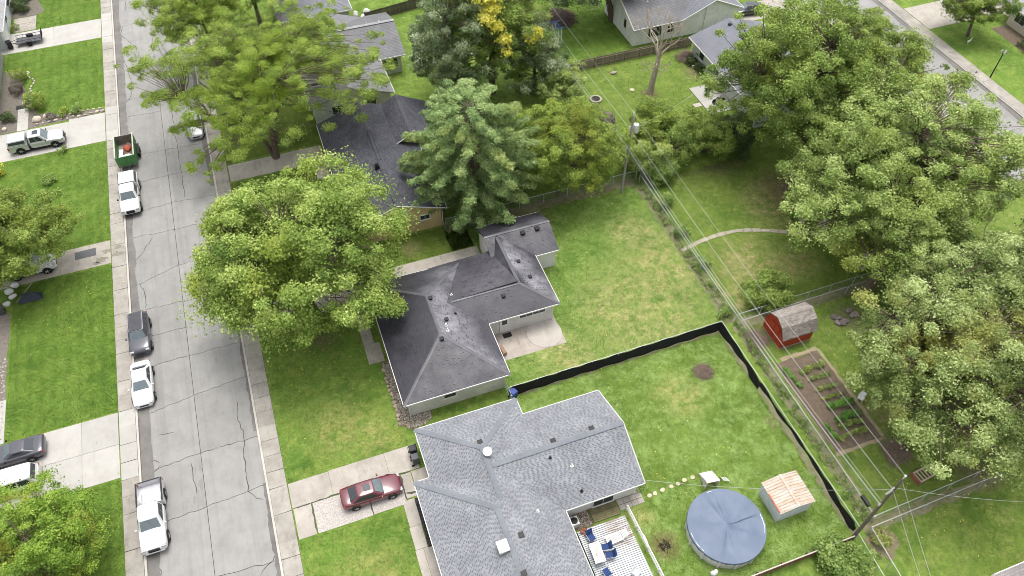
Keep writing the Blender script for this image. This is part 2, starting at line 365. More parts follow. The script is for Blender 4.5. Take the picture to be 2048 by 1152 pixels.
# ------------------------------------------------------------------ setting: streets
ROADC = concrete('road_concrete', (.272, .266, .257), (.218, .213, .206), .35, streak=.4)
WALKC = concrete('old_sidewalk_concrete', (.35, .325, .29), (.23, .212, .188), .75)
NEWC = concrete('new_driveway_concrete', (.40, .385, .36), (.34, .325, .30), .25)
OLDC = concrete('old_driveway_concrete', (.405, .37, .33), (.285, .258, .225), .65)
AGGC = M('exposed_aggregate', (.46, .42, .39), (.30, .275, .255), scale=9, fine=.45, bump=.5, bscale=16)
BED = M('joint_dirt', (.085, .085, .08), (.045, .05, .035), scale=3, fine=.3)
CRACK = M('crack_filler', (.085, .083, .08), (.05, .05, .048), scale=4)
GUT = concrete('gutter_silt', (.17, .16, .15), (.10, .095, .09), .4, .4)
KERBC = concrete('kerb_concrete', (.47, .44, .40), (.33, .31, .28), .5)
rg = random.Random(11)
def road(name, label, x0, xm, x1, yL, yR, y0, y1, far=False):
    """concrete street of two lanes of slabs, joints open down to a dirt bed"""
    bed = struct(MB().add([(x0, y0-500, -.15), (x1, y0-500, -.15), (x1, y1+500, -.15), (x0, y1+500, -.15)], [(0, 1, 2, 3)]).build(name, ROADC if far else BED), label)
    ext = MB()
    for a, b in ((y0-500, y0), (y1, y1+500)): ext.box(x0, x1, a+.03, b-.03, -.15, -.1)
    e = ext.build('road_far_stretch', ROADC, bed)
    for (xa, xb, ys) in ((x0, xm-.022, yL), (xm+.022, x1, yR)):
        ys = [(y0, y0)]+ys+[(y1, y1)]; lines = []
        for ya, yb in ys:
            lines.append(wob((xa, ya), (xb, yb), 11, .085, rg))
        for k in range(len(lines)-1):
            lo = [(x, y+.02) for x, y in lines[k]]; hi = [(x, y-.02) for x, y in lines[k+1]]
            lo[0] = (xa, lo[0][1]); hi[0] = (xa, hi[0][1]); hi[-1] = (xb, hi[-1][1]); lo[-1] = (xb, lo[-1][1])
            dz = rg.uniform(-.004, .004)
            MB().prism(lo+hi[::-1], -.145, -.1+dz).build('road_slab', ROADC, bed)
    return bed
street = road('street', 'grey concrete street of cracked slabs lined with parked cars', -18.4, -13.75, -9.12,
     [(20, 20.5), (26.9, 26.7), (32.2, 32.5), (37.1, 37.45), (42.6, 43.4), (47.7, 47.8), (51.2, 51.2), (54.7, 54.5), (57.8, 59.4), (64.9, 64.6), (68.4, 68.8), (73, 73.4), (78.1, 77.9), (85.6, 85.4), (89.1, 88.8), (95.1, 95.4), (105.5, 107), (113, 113)],
     [(20.3, 20.4), (26.7, 26.3), (32.5, 32.8), (37.45, 37.45), (43.4, 43.8), (47.8, 47.8), (54.4, 54.2), (59.4, 59.6), (64.6, 64.6), (68.8, 68.5), (73.4, 73.4), (77.9, 77.7), (88.7, 88.4), (95.4, 95.4), (106.8, 107), (113, 113)], 12, 122)
def ribbon(name, pts, wd, z, mat, parent=None, seed=0):
    r2 = random.Random(seed); P = []
    for i in range(len(pts)-1):
        a, b = pts[i], pts[i+1]; n = max(2, int(math.hypot(b[0]-a[0], b[1]-a[1])/.35))
        for k in range(n): P.append((a[0]+(b[0]-a[0])*k/n+r2.uniform(-.09, .09), a[1]+(b[1]-a[1])*k/n+r2.uniform(-.09, .09)))
    P.append(pts[-1]); vs = []; fs = []
    for i, p in enumerate(P):
        q0 = Vector(P[max(0, i-1)]); q1 = Vector(P[min(len(P)-1, i+1)]); d = (q1-q0).normalized(); nn = Vector((-d.y, d.x)); k = wd*r2.uniform(.45, 1.1)*(.3 if i in (0, len(P)-1) else 1)/2
        vs += [(p[0]+nn.x*k, p[1]+nn.y*k, z), (p[0]-nn.x*k, p[1]-nn.y*k, z)]
    for i in range(len(P)-1): fs.append((2*i, 2*i+1, 2*i+3, 2*i+2))
    return MB().add(vs, fs).build(name, mat, parent)
for i, p in enumerate([[(-17.35, 105.7), (-17.7, 104.1), (-16.7, 101.9), (-15.9, 100.3), (-15.5, 97.9), (-15.35, 96.8)], [(-17.9, 99.8), (-17.3, 96.8), (-16.9, 94), (-16.8, 92), (-17, 89.4), (-17.9, 88)],
      [(-12.57, 85.2), (-12.45, 79.1), (-12.4, 73.7), (-12.35, 69)], [(-15.94, 64.2), (-17, 62.4), (-17.85, 61.4)], [(-17.5, 58.4), (-17.2, 56.9), (-17, 55.9), (-17.2, 54.8)],
      [(-17.6, 38.1), (-16.94, 37.6)], [(-16.94, 37.4), (-17.9, 36.6)], [(-10.3, 41.6), (-10.4, 39.6), (-10.2, 38.3), (-10.3, 37.4), (-10.4, 35.8), (-10.5, 32.7), (-10, 31.9), (-9.4, 31.6)],
      [(-17.6, 29.6), (-17.5, 28.1)], [(-10.6, 25.6), (-9.6, 26.5), (-9.2, 26.9)], [(-14.6, 37), (-14.5, 34.8), (-14.4, 33.9)], [(-16.9, 110), (-16.5, 113), (-16.2, 118)], [(-16.9, 40.4), (-15.6, 40.2)], [(-13, 99), (-12.9, 96.5)]]):
    ribbon('crack', p, .075, -.0935, CRACK, street, i)
# repaired smear along J13 and oil spots
for i, (x, y, a, b) in enumerate([(-13.9, 36.1, .14, .35), (-14.0, 34.6, .2, .5), (-12.4, 37.5, .25, .1), (-12.2, 50.2, .1, .5), (-11.5, 46.5, .08, .4), (-14.6, 33.4, .12, .3)]):
    MB().add([(px, py, -.0925) for px, py in ragged(x, y, a, b, 14, .3, i)], [tuple(range(14))]).build('oil_stain', M('oil_stain', (.17, .17, .17), (.24, .24, .24), scale=6), street)
# silted gutters
def gutter(x, s, wd, y0, y1, seed, amp=.06):
    r2 = random.Random(seed); a = []; n = int((y1-y0)/.22); k = wd
    for i in range(n+1):
        k += r2.uniform(-amp, amp); k = min(max(k, wd*.7), wd*1.2); a.append((x+s*k, y0+(y1-y0)*i/n))
    return sheet('gutter_silt', [(x, y0)]+a+[(x, y1)], -.0915, GUT, 'dark damp silt strip along the kerb')
gutter(-18.4, 1, .78, 26, 122, 2); gutter(-9.12, -1, .5, 70, 104, 3); gutter(-9.12, -1, .28, 20, 33, 4, .09); gutter(-9.12, -1, .22, 38, 50, 5, .09)
st2 = road('street', 'far concrete street with a kerb glimpsed between the right-hand trees', 72.5, 77.2, 82,
     [(50, 50), (56, 56), (63, 63), (70, 70)], [(48, 48.2), (52, 52.3), (58, 57.8), (64, 64.3), (71, 71)], 40, 80)
gutter(82, -1, .7, 40, 80, 6)
# kerbs
def kerb(x, y0, y1, label):
    k = struct(MB().box(x-.09, x+.09, y0-400, y1+400, -.15, .012).build('kerb', KERBC, bevel=.012), label); return k
kerb(-18.51, 20, 120, 'concrete kerb on the side with the parked cars'); kerb(-9.01, 20, 120, 'concrete kerb on the side of the dark roofed house'); kerb(82.11, 40, 80, 'concrete kerb of the far street'); kerb(72.38, 40, 80, 'concrete kerb of the far street behind the trees')
# sidewalks of separate slabs
def walk(label, x0, x1, ys, mat, new=(), seed=0):
    r2 = random.Random(seed)
    b = struct(MB().box(x0, x1, ys[0]-300, ys[-1]+300, -.05, .008).build('sidewalk', BED), label)
    e = MB()
    for a, c_ in ((ys[0]-300, ys[0]), (ys[-1], ys[-1]+300)): e.box(x0+.02, x1-.02, a, c_, 0, .03)
    e.build('sidewalk_far_stretch', mat, b)
    for k in range(len(ys)-1):
        m = NEWC if any(a <= (ys[k]+ys[k+1])/2 <= c_ for a, c_ in new) else mat
        g = .014; dz = r2.uniform(-.008, .008); t = r2.uniform(-.03, .03); u = r2.uniform(-.03, .03)
        MB().prism([(x0+.02, ys[k]+g+t), (x1-.02, ys[k]+g+u), (x1-.02, ys[k+1]-g+u), (x0+.02, ys[k+1]-g+t)], .0, .03+dz).build('sidewalk_slab', m, b)
    return b
def steps_(a, b, n): return [a+(b-a)*i/n for i in range(n+1)]
walk('worn sidewalk slabs beside the parked cars', -19.95, -18.6, steps_(20, 37, 11)+steps_(38.6, 43.7, 3)+steps_(45.3, 81.6, 23)+steps_(83.4, 88.2, 3)+steps_(89.8, 102.5, 8)+steps_(104, 110, 3)+steps_(111.5, 122, 7), WALKC, ((37, 43.7), (81.6, 88.2), (102.5, 110)), 1)
walk('worn sidewalk slabs along the front lawns of the dark roofed and grey houses', -8.92, -7.5, steps_(14, 26.2, 8)+[27.5, 29.9, 32.2]+steps_(33.7, 47, 9)+[49.3, 51.8]+steps_(53.3, 70, 11)+[72.8]+steps_(74.3, 110, 24), WALKC, (), 2)
walk('sidewalk slabs along the far street', 82.2, 83.8, steps_(42, 78, 22), WALKC, (), 3)
# driveways and paths: each slab a piece
def slabs(name, label, polys, mats, z=.03, th=.05):
    root = None
    for i, p in enumerate(polys):
        m = mats[i] if isinstance(mats, list) else mats
        mb = MB().prism(p, z-th, z+((i*7) % 3-1)*.003)
        if root is None: root = struct(mb.build(name, m), label)
        else: mb.build('concrete_slab', m, root)
    return root
def rect(x0, x1, y0, y1, g=.012): return [(x0+g, y0+g), (x1-g, y0+g), (x1-g, y1-g), (x0+g, y1-g)]
slabs('driveway', 'clean white driveway with the utility trailer', [rect(-33, -26, 104, 108.8), rect(-26, -20, 104, 108.8)], NEWC)
slabs('driveway', 'pale driveway under the silver pickup', [rect(-36, -28, 81.7, 86.8), rect(-28, -24, 81.7, 86.8), rect(-24, -20, 81.7, 87.2)], NEWC)
slabs('driveway', 'old driveway with a dark patch and broken slab under the white car', [rect(-36, -24.7, 61.8, 65.1), rect(-24.7, -22, 61.8, 65.1), rect(-22, -20, 61.8, 65.1)], OLDC)
slabs('driveway', 'wide new white driveway with the black coupe', [rect(xa, xb, ya, yb) for xa, xb in ((-36, -28.8), (-28.8, -25.9), (-25.9, -22.9), (-22.9, -20)) for ya, yb in ((37.3, 40.5), (40.5, 43.7))], NEWC)
slabs('driveway', 'stained old driveway under the maroon sedan', [rect(-7.45, -4.2, 30, 32.2), rect(-4.2, .4, 30, 32.25), rect(.4, 2.9, 30.02, 32.25), rect(-7.4, -6, 27.3, 29.95), rect(-5.9, -1.6, 27.3, 29.93), rect(-1.55, 1.15, 27.35, 29.93), rect(1.2, 2.05, 27.75, 29.9), rect(2.1, 3.7, 27.7, 29.95)], [OLDC, OLDC, OLDC, OLDC, AGGC, AGGC, OLDC, OLDC])
ribbon('driveway_joint_weeds', [(-6, 27.5), (-6, 29.9)], .1, .036, BED); ribbon('driveway_joint_weeds', [(-7.4, 29.97), (-3, 29.97), (2, 29.97)], .09, .036, BED); ribbon('driveway_joint_weeds', [(-1.6, 27.4), (-1.58, 28.4)], .16, .036, BED); ribbon('driveway_joint_weeds', [(1.18, 27.5), (1.15, 28.6), (1.2, 29.9)], .12, .036, BED); ribbon('driveway_joint_weeds', [(1.2, 28.2), (2.2, 28.1)], .3, .036, BED)
for o in list(C.objects):
    if o.name.startswith('driveway_joint'): struct(o)
slabs('driveway', 'concrete driveway leading to the garage beside the dark roofed house', [rect(-7.4, -3, 48.5, 51.7), rect(-3, 2, 48.5, 51.75), rect(2, 6.5, 48.5, 51.75), rect(6.5, 11, 48.5, 51.75), rect(11, 14.85, 48.6, 51.75)], OLDC)
slabs('front_walk', 'concrete front walk by the dark roofed house', [rect(1.3, 2.75, 41.2, 43.4), rect(1.3, 2.3, 43.4, 46), rect(1.3, 2.3, 46, 48.45)], OLDC)
slabs('side_walk', 'narrow concrete walk beside the grey shingled house', [rect(.8, 1.75, 25.4, 27.65), rect(.75, 1.7, 23.5, 25.4), rect(.7, 1.35, 20.6, 23.5), rect(1.35, 2.2, 20.6, 23.5), rect(.7, 2.2, 17, 20.6)], OLDC)
slabs('front_walk', 'concrete walk leading to the tan house', [rect(-7.4, -4, 69.8, 72.6), rect(-4, -.5, 69.8, 72.6), rect(-.5, 2.9, 69.8, 72.6), rect(1.6, 3.0, 67, 69.75)], OLDC)
slabs('driveway', 'grey driveway at the white house', [rect(60.4, 66, 78.4, 82.4), rect(66, 72.3, 78.4, 82.4)], OLDC)
slabs('driveway', 'wide grey driveway across the far street', [rect(83.9, 89, 68.6, 74), rect(89, 96, 68.6, 74), rect(96, 102, 66, 74)], OLDC)
slabs('front_walk', 'pale walk through the planting bed of the left house', [rect(-29.7, -28.5, 86.9, 91.3)], NEWC)
slabs('front_walk', 'short walk beside the left house above the trailer', [rect(-31, -28.2, 109, 111), rect(-31, -28.2, 111, 112.6)], OLDC)
MB().prism(ragrect(-23.4, -21.4, 63.4, 64.5, .015, .5, 2), .031, .037).build('asphalt_patch', M('asphalt_patch', (.13, .13, .14), scale=8, fine=.2)); struct(bpy.data.objects['asphalt_patch'])
for i, (x, y, s_) in enumerate([(-20.9, 62.6, .55), (-20.4, 63.6, .45), (-19.4, 62.9, .5), (-19.3, 63.9, .4), (-21.3, 62.2, .35)]):
    struct(MB().add([(a, b, .042) for a, b in ragged(x, y, s_, s_*.7, 16, .45, i)], [tuple(range(16))]).build('broken_concrete_patch', M('broken_concrete', (.3, .27, .23), (.13, .13, .09), scale=7, fine=.4)))
# main patio with the disc
pt = slabs('patio', 'concrete patio behind the dark roofed house with a circular slab', [rect(12.3, 18.85, 37.5, 41.1)], concrete('patio_concrete', (.39, .345, .305), (.23, .2, .175), .85))
MB().lathe([(1.62, .03), (1.62, .044), (1.6, .048)], (17.3, 39.2, 0), 48).build('circular_slab', concrete('patio_disc', (.42, .385, .345), (.34, .31, .28), .4), pt)
slabs('patio', 'pale concrete patio in the yard with the dead tree', [rect(47.5, 51, 64.9, 67.8), rect(47.5, 51, 62.4, 64.9)], NEWC, .1, .12)
# stone path and bare-soil strips
PATHC = M('path_stone', (.40, .36, .29), (.28, .25, .20), scale=4, fine=.2, bump=.3, rnd=.15)
sp = None; pth = [(34.0, 44.1), (35.3, 44.35), (36.4, 44.6), (38.4, 44.75), (40.5, 44.7), (42.2, 44.2), (43.9, 43.5), (45.5, 42.7), (47.2, 41.9)]
for i in range(len(pth)-1):
    for k in range(2):
        a = Vector(pth[i]).lerp(Vector(pth[i+1]), k/2+.02); b = Vector(pth[i]).lerp(Vector(pth[i+1]), (k+1)/2-.02); d = (b-a).normalized(); n = Vector((-d.y, d.x))*random.uniform(.2, .28)
        mb = MB().prism([tuple(a+n), tuple(a-n), tuple(b-n*random.uniform(.85, 1.1)), tuple(b+n*random.uniform(.85, 1.1))], 0, .05)
        if sp is None: sp = struct(mb.build('stone_path', PATHC), 'curved path of pale stones across the right-hand yard')
        else: mb.build('path_stone', PATHC, sp)
for i, p in enumerate([[(47.6, 44.8), (50.5, 45), (50.4, 44.1), (48.1, 43.9), (47.9, 43.2), (47.5, 43.3)], [(47.5, 41.9), (50.2, 43.2), (50.6, 42.5), (48.6, 41.2)]]):
    sheet('stone_terrace', p, .06, PATHC, 'pale stone terrace under the right-hand trees', thick=.1)
DG = M('weedy_dirt', (.25, .22, .15), (.13, .15, .06), scale=1.8, fine=.35, bump=.6, bscale=24, rough=1)
for i, (x0, x1, y0, y1) in enumerate([(34.0, 35.2, 13.5, 34), (32.5, 33.1, 13.3, 34), (33.7, 34.8, 34.5, 54.3), (34.8, 50, 33.4, 34.5), (33.6, 47, 13.0, 13.9), (12.9, 32.4, 33.75, 34.1), (12.6, 34, 54.4, 55.6)]):
    sheet('fence_line_dirt', ragrect(x0, x1, y0, y1, .16, .5, i+40), .011+.0005*i, DG)
for i, (cx, cy, rx, ry) in enumerate([(34.3, 12.2, 1.1, 1.3)]):
    sheet('bare_patch', ragged(cx, cy, rx, ry, 30, .25, i), .017+.0004*i, DIRT)
# ------------------------------------------------------------------ buildings
def hip_planes(x0, x1, y0, y1, ze, sl, axis='y', ends=('hip', 'hip'), ridge=None):
    """roof planes of one rectangular block; ends = (low end, high end); ridge = offset position for an uneven gable"""
    if axis == 'x':
        P, caps = hip_planes(y0, y1, x0, x1, ze, sl, 'y', ends, ridge)
        sw = lambda p: (p[1], p[0], p[2])
        return [[sw(p) for p in pl] for pl in P], [tuple(sw(p) for p in c) for c in caps]
    xr = ridge if ridge is not None else (x0+x1)/2; h = min(xr-x0, x1-xr); zr = ze+h*sl
    a = (xr, y0+(h if ends[0] == 'hip' else 0), zr); b = (xr, y1-(h if ends[1] == 'hip' else 0), zr)
    P = [[(x0, y0, ze), a, b, (x0, y1, ze)], [(x1, y0, ze), (x1, y1, ze), b, a]]; caps = [(a, b)]
    if ends[0] == 'hip': P.append([(x0, y0, ze), (x1, y0, ze), a]); caps += [((x0, y0, ze), a), ((x1, y0, ze), a)]
    if ends[1] == 'hip': P.append([(x1, y1, ze), (x0, y1, ze), b]); caps += [((x0, y1, ze), b), ((x1, y1, ze), b)]
    return P, caps
def upface(pl):
    n = (Vector(pl[1])-Vector(pl[0])).cross(Vector(pl[2])-Vector(pl[0]))
    return pl if n.z > 0 else pl[::-1]
def clip(poly, cvx):
    out = poly
    for i in range(len(cvx)):
        a, b = cvx[i], cvx[(i+1) % len(cvx)]; ex, ey = b[0]-a[0], b[1]-a[1]; inp, out = out, []
        if not inp: return []
        s_ = inp[-1]; ds = ex*(s_[1]-a[1])-ey*(s_[0]-a[0])
        for p in inp:
            dp = ex*(p[1]-a[1])-ey*(p[0]-a[0])
            if dp >= 0:
                if ds < 0: t = ds/(ds-dp); out.append((s_[0]+(p[0]-s_[0])*t, s_[1]+(p[1]-s_[1])*t))
                out.append(p)
            elif ds >= 0:
                t = ds/(ds-dp); out.append((s_[0]+(p[0]-s_[0])*t, s_[1]+(p[1]-s_[1])*t))
            s_, ds = p, dp
    return out
def shingle_plane(mb, tints, pl, course, tab, short, rgn, lift=.006):
    """courses of tabs laid up one roof plane; every second tab may be cut short so the dark course below shows"""
    pl = [Vector(p) for p in upface(pl)]; n = (pl[1]-pl[0]).cross(pl[2]-pl[0]).normalized()
    u = Vector((0, 0, 1)).cross(n).normalized(); v = n.cross(u).normalized()
    if v.z < 0: u, v = -u, -v
    o = pl[0]; q = [((p-o).dot(u), (p-o).dot(v)) for p in pl]
    A = sum(q[i][0]*q[(i+1) % len(q)][1]-q[(i+1) % len(q)][0]*q[i][1] for i in range(len(q)))
    if A < 0: q = q[::-1]
    u0, u1 = min(p[0] for p in q), max(p[0] for p in q); v0, v1 = min(p[1] for p in q), max(p[1] for p in q)
    vv = v0; r = 0; alt = 0
    while vv < v1:
        uu = u0-rgn.uniform(0, tab)
        while uu < u1:
            w_ = tab*rgn.uniform(.7, 1.3); alt += 1; is_short = (alt % 2 == 0 and rgn.random() < .9) if short > .4 else rgn.random() < short
            if is_short: w_ *= .8
            lo = vv+(course*.45 if is_short else 0.); hi = vv+course
            if uu+w_ > u0:
                c = clip([(uu+.004, lo), (uu+w_-.004, lo), (uu+w_-.004, hi), (uu+.004, hi)], q)
                if len(c) >= 3:
                    vs = [o+u*a+v*b+n*(lift*(2.1-1.5*(b-lo)/max(hi-lo, .01))+.004) for a, b in c]
                    mb.add(vs, [tuple(range(len(c)))]); t_ = rgn.random(); tints.append(.25+.75*t_ if not is_short else .1+.5*t_)
                    k = [(a, b) for a, b in c if abs(b-lo) < 1e-4]
                    if len(k) >= 2:
                        a0, a1 = min(x[0] for x in k), max(x[0] for x in k)
                        mb.add([o+u*a0+v*lo+n*.001, o+u*a1+v*lo+n*.001, o+u*a1+v*lo+n*(lift*2.1+.004), o+u*a0+v*lo+n*(lift*2.1+.004)], [(0, 1, 2, 3)]); tints.append(.05)
            uu += w_
        vv += course; r += 1
def set_tint(o, tints):
    a = o.data.attributes.new('tint', 'FLOAT', 'FACE'); a.data.foreach_set('value', np.asarray(tints, np.float32))
def gutter_bar(mb, a, b, th=.07):
    d = Vector(b)-Vector(a); d.normalize(); nrm = Vector((d.y, -d.x, 0))*th
    a, b = Vector(a), Vector(b); z = Vector((0, 0, -.13)); t = Vector((0, 0, -.012))
    vs = [a-nrm*.2+t, b-nrm*.2+t, b+nrm*.9+t, a+nrm*.9+t]; vs += [p+z for p in vs]
    mb.add(vs, [(0, 1, 2, 3), (7, 6, 5, 4), (0, 4, 5, 1), (1, 5, 6, 2), (2, 6, 7, 3), (3, 7, 4, 0)])
def roof(root, off, planes, caps, mats, shingle=None, seed=0, eaves=(), capw=.28):
    """deck slab, shingle courses (joined, too small to pick apart), ridge caps, gutters"""
    deck_m, tab_m, cap_m = mats; rgn = random.Random(seed)
    mb = MB()
    for pl in planes:
        pl = upface(pl); n = len(pl); mb.add(pl+[(x, y, z-.1) for x, y, z in pl], [tuple(range(n)), tuple(range(2*n-1, n-1, -1))]+[(i, n+i, n+(i+1) % n, (i+1) % n) for i in range(n)])
    d = mb.build('roof', deck_m, root, off); set_tint(d, [.1]*len(mb.f))
    if shingle:
        sm = MB(); tt = []
        for pl in planes: shingle_plane(sm, tt, pl, *shingle, rgn)
        s_ = sm.build('shingles', tab_m, d, off); set_tint(s_, tt); s_['kind'] = 'stuff'
    for a, b in caps:
        a, b = Vector(a), Vector(b); dd = (b-a).normalized(); L = (b-a).length; side = Vector((-dd.y, dd.x, 0)).normalized()*capw/2
        n = max(1, int(L/.25)); mb = MB(); tt = []
        for i in range(n):
            p, q = a+dd*(L*i/n-.02), a+dd*(L*(i+1)/n); z1, z0 = Vector((0, 0, .028)), Vector((0, 0, .036)); dn = Vector((0, 0, -.035))
            mb.add([p+side+dn+z0, p+z0, q+z1, q+side+dn+z1, p-side+dn+z0, q-side+dn+z1], [(0, 1, 2, 3), (1, 4, 5, 2)]); t_ = rgn.uniform(.3, .7); tt += [t_, t_]
        c = mb.build('ridge_cap', cap_m, d, off); set_tint(c, tt)
    for a, b in eaves:
        mb = MB(); gutter_bar(mb, a, b); mb.build('gutter', WHITE, d, off)
    return d
def walls(root, off, polys, z0, z1, m, name='wall'):
    for p in polys: MB().prism(p, z0, z1).build(name, m, root, off)
def gable(root, off, pts, m, th=.08):
    """triangular gable wall, given as 3D points on one plane"""
    P = [Vector(p) for p in pts]; n = (P[1]-P[0]).cross(P[2]-P[0]).normalized()*th; k = len(P)
    MB().add([tuple(p) for p in P]+[tuple(p-n) for p in P], [tuple(range(k)), tuple(range(2*k-1, k-1, -1))]+[(i, k+i, k+(i+1) % k, (i+1) % k) for i in range(k)]).build('gable_wall', m, root, off)
def window(root, off, side, a, b, c, w_, h, door=False, name=None, trim=WHITE, panes=1):
    """side: face normal ('s','n','e','w'); a: position along the wall, b: wall plane, c: bottom height"""
    def bx(u0, u1, z0, z1, d0, d1):
        if side == 's': return (u0, u1, b-d1, b-d0, z0, z1)
        if side == 'n': return (u0, u1, b+d0, b+d1, z0, z1)
        if side == 'w': return (b-d1, b-d0, u0, u1, z0, z1)
        return (b+d0, b+d1, u0, u1, z0, z1)
    t = .07; mb = MB()
    for q in ((a-w_/2, a-w_/2+t, c, c+h), (a+w_/2-t, a+w_/2, c, c+h), (a-w_/2+t, a+w_/2-t, c, c+t), (a-w_/2+t, a+w_/2-t, c+h-t, c+h)): mb.box(*bx(*q, .002, .06))
    f = mb.build(name or ('door' if door else 'window'), trim, root, off)
    if door:
        MB().box(*bx(a-w_/2+t, a+w_/2-t, c+t, c+h-t, .002, .03)).build('door_leaf', trim, f, off)
        MB().box(*bx(a-w_/4, a+w_/4, c+h*.5, c+h*.85, .031, .04)).build('pane', GLASS, f, off)
    else:
        W = (w_-2*t)/panes
        for i in range(panes): MB().box(*bx(a-w_/2+t+W*i+.015, a-w_/2+t+W*(i+1)-.015, c+t, c+h*.5-.01, .002, .03)).build('pane', GLASS, f, off); MB().box(*bx(a-w_/2+t+W*i+.015, a-w_/2+t+W*(i+1)-.015, c+h*.5+.02, c+h-t, .002, .035)).build('pane', GLASS, f, off)
        if panes > 1:
            mb = MB()
            for i in range(1, panes): x = a-w_/2+t+W*i; mb.box(*bx(x-.014, x+.014, c+t, c+h-t, .003, .045))
            mb.build('mullion', trim, f, off)
        MB().box(*bx(a-w_/2-.04, a+w_/2+.04, c-.04, c-.002, .002, .09)).build('sill', trim, f, off)
    return f
def roof_vent(root, off, p, m=None, s_=.32, h=.16):
    x, y, z = p; mb = MB().box(x-s_/2, x+s_/2, y-s_/2, y+s_/2, z-.08, z+h*.55).box(x-s_*.62, x+s_*.62, y-s_*.62, y+s_*.62, z+h*.56, z+h)
    return mb.build('roof_vent', m or DARKM, root, off, bevel=.012)
def vent_pipe(root, off, p, m=None, r=.055, h=.32):
    x, y, z = p; mb = MB().lathe([(.14, -.06), (.14, .02), (r*1.25, .06), (r, .08), (r, h), (r*.8, h+.001)], p, 12)
    return mb.build('vent_pipe', m or WHITE, root, off, smooth=True)

# ---- dark roofed house (L plan) 
DK_D = shinglemat('dark_roof_deck', (.03, .03, .036), (.022, .022, .026), .5)
DK_T = shinglemat('dark_shingle', (.042, .040, .051), (.029, .028, .035), .45, .5, wear_sheen=((.25, .245, .27), .05), spots=((8.5, 40.2, 4.2, 3.4, .75), (9.6, 36.6, 3.7, 2.6, .7), (11.3, 35.2, 2.9, 1.5, .6), (8.6, 43.6, 4.2, 2.2, .6), (10.4, 46.3, 3.3, 2.3, .5), (12.2, 43.6, 3.7, 2.4, .75), (14.3, 43.6, 3.7, 2.4, .8), (16.8, 45.5, 3.5, 2.2, .8), (17.6, 42.6, 3.2, 2.2, .8), (15.7, 46, 3.5, 2.2, .6), (18.8, 40.6, 2.6, 1.4, .6), (18, 49.3, 3.8, 1.6, .35), (20.6, 49.4, 3.8, 1.6, .35), (16.6, 47.9, 3.3, .9, .7)))  # pale spots put sky sheen into the colour beside ridges and hips
DK_C = shinglemat('dark_ridge_shingle', (.115, .113, .128), (.085, .084, .094), .5, .45)
OFFW = sidingmat('pale_grey_siding', (.62, .60, .57))
E_ = 2.55
r1 = thing('ranch_house', 'ranch house with dark charcoal hip roof and pale grey siding', 'house', (9, 42, 0)); of = (9, 42, 0)
walls(r1, of, [[(3.45, 34.9), (11.85, 34.9), (11.85, 40.55), (18.65, 40.55), (18.65, 46.1), (14.3, 47.8), (3.45, 47.8)]], 0, 2.5, OFFW)
A, ca = hip_planes(3.0, 12.25, 34.45, 48.15, E_, .43)
zr = 3.86; yb = 42.65
B = [[(9.0, 40.15, E_), (19.08, 40.15, E_), (16.05, yb, zr), (9.0, yb, zr)], [(15.05, 48.25, 2.72), (9.0, 48.25, E_-.02), (9.0, yb, zr), (16.05, yb, zr)]]
Cc = [[(19.08, 40.15, E_), (19.08, 46.6, E_), (16.0, 48.9, zr), (16.05, yb, zr)], [(16.05, yb, zr), (16.0, 48.9, zr), (15.05, 48.25, 2.72)]]
sh = (.125, .3, .06)
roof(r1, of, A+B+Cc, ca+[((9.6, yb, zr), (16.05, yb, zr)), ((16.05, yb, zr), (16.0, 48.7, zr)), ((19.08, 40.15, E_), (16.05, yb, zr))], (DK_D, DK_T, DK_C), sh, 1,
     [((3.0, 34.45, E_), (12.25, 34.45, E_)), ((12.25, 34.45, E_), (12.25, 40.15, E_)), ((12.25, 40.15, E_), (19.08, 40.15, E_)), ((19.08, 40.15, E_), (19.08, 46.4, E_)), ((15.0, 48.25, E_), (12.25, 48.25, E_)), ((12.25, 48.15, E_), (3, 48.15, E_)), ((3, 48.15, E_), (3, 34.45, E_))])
for p in ((7.9, 43.1, 4.5), (8.6, 40.6, 4.18), (7.6, 38.6, 4.38), (14.3, 41.9, 3.52), (17.0, 45.4, 3.46), (17.4, 43.4, 3.3)): roof_vent(r1, of, p, s_=.27)
vent_pipe(r1, of, (8.35, 39.9, 4.28), r=.09, h=.3); vent_pipe(r1, of, (8.35, 39.35, 4.28), r=.05, h=.35); vent_pipe(r1, of, (9.9, 43.5, 3.68), r=.05, h=.25); vent_pipe(r1, of, (9.6, 41.35, 3.7), DARKM, .06, .2)
window(r1, of, 's', 7.0, 34.9, 1.1, 1.15, .68); window(r1, of, 's', 13.9, 40.55, .15, .95, 2.1, door=True); window(r1, of, 's', 16.6, 40.55, 1.42, 2.6, .5, panes=4)
for y in (37, 40, 44.5): window(r1, of, 'w', y, 3.45, 1.0, 1.4, 1.2, panes=2)
MB().tube([(11.92, 34.83, 2.4), (11.92, 34.83, .1)], .035, 6).build('downspout', WHITE, r1, of); MB().tube([(3.4, 34.83, 2.4), (3.4, 34.83, .1)], .035, 6).build('downspout', WHITE, r1, of)
MB().box(18.7, 19.2, 45.3, 46.0, .0, .75).build('meter_box', WHITE, r1, of, bevel=.05)
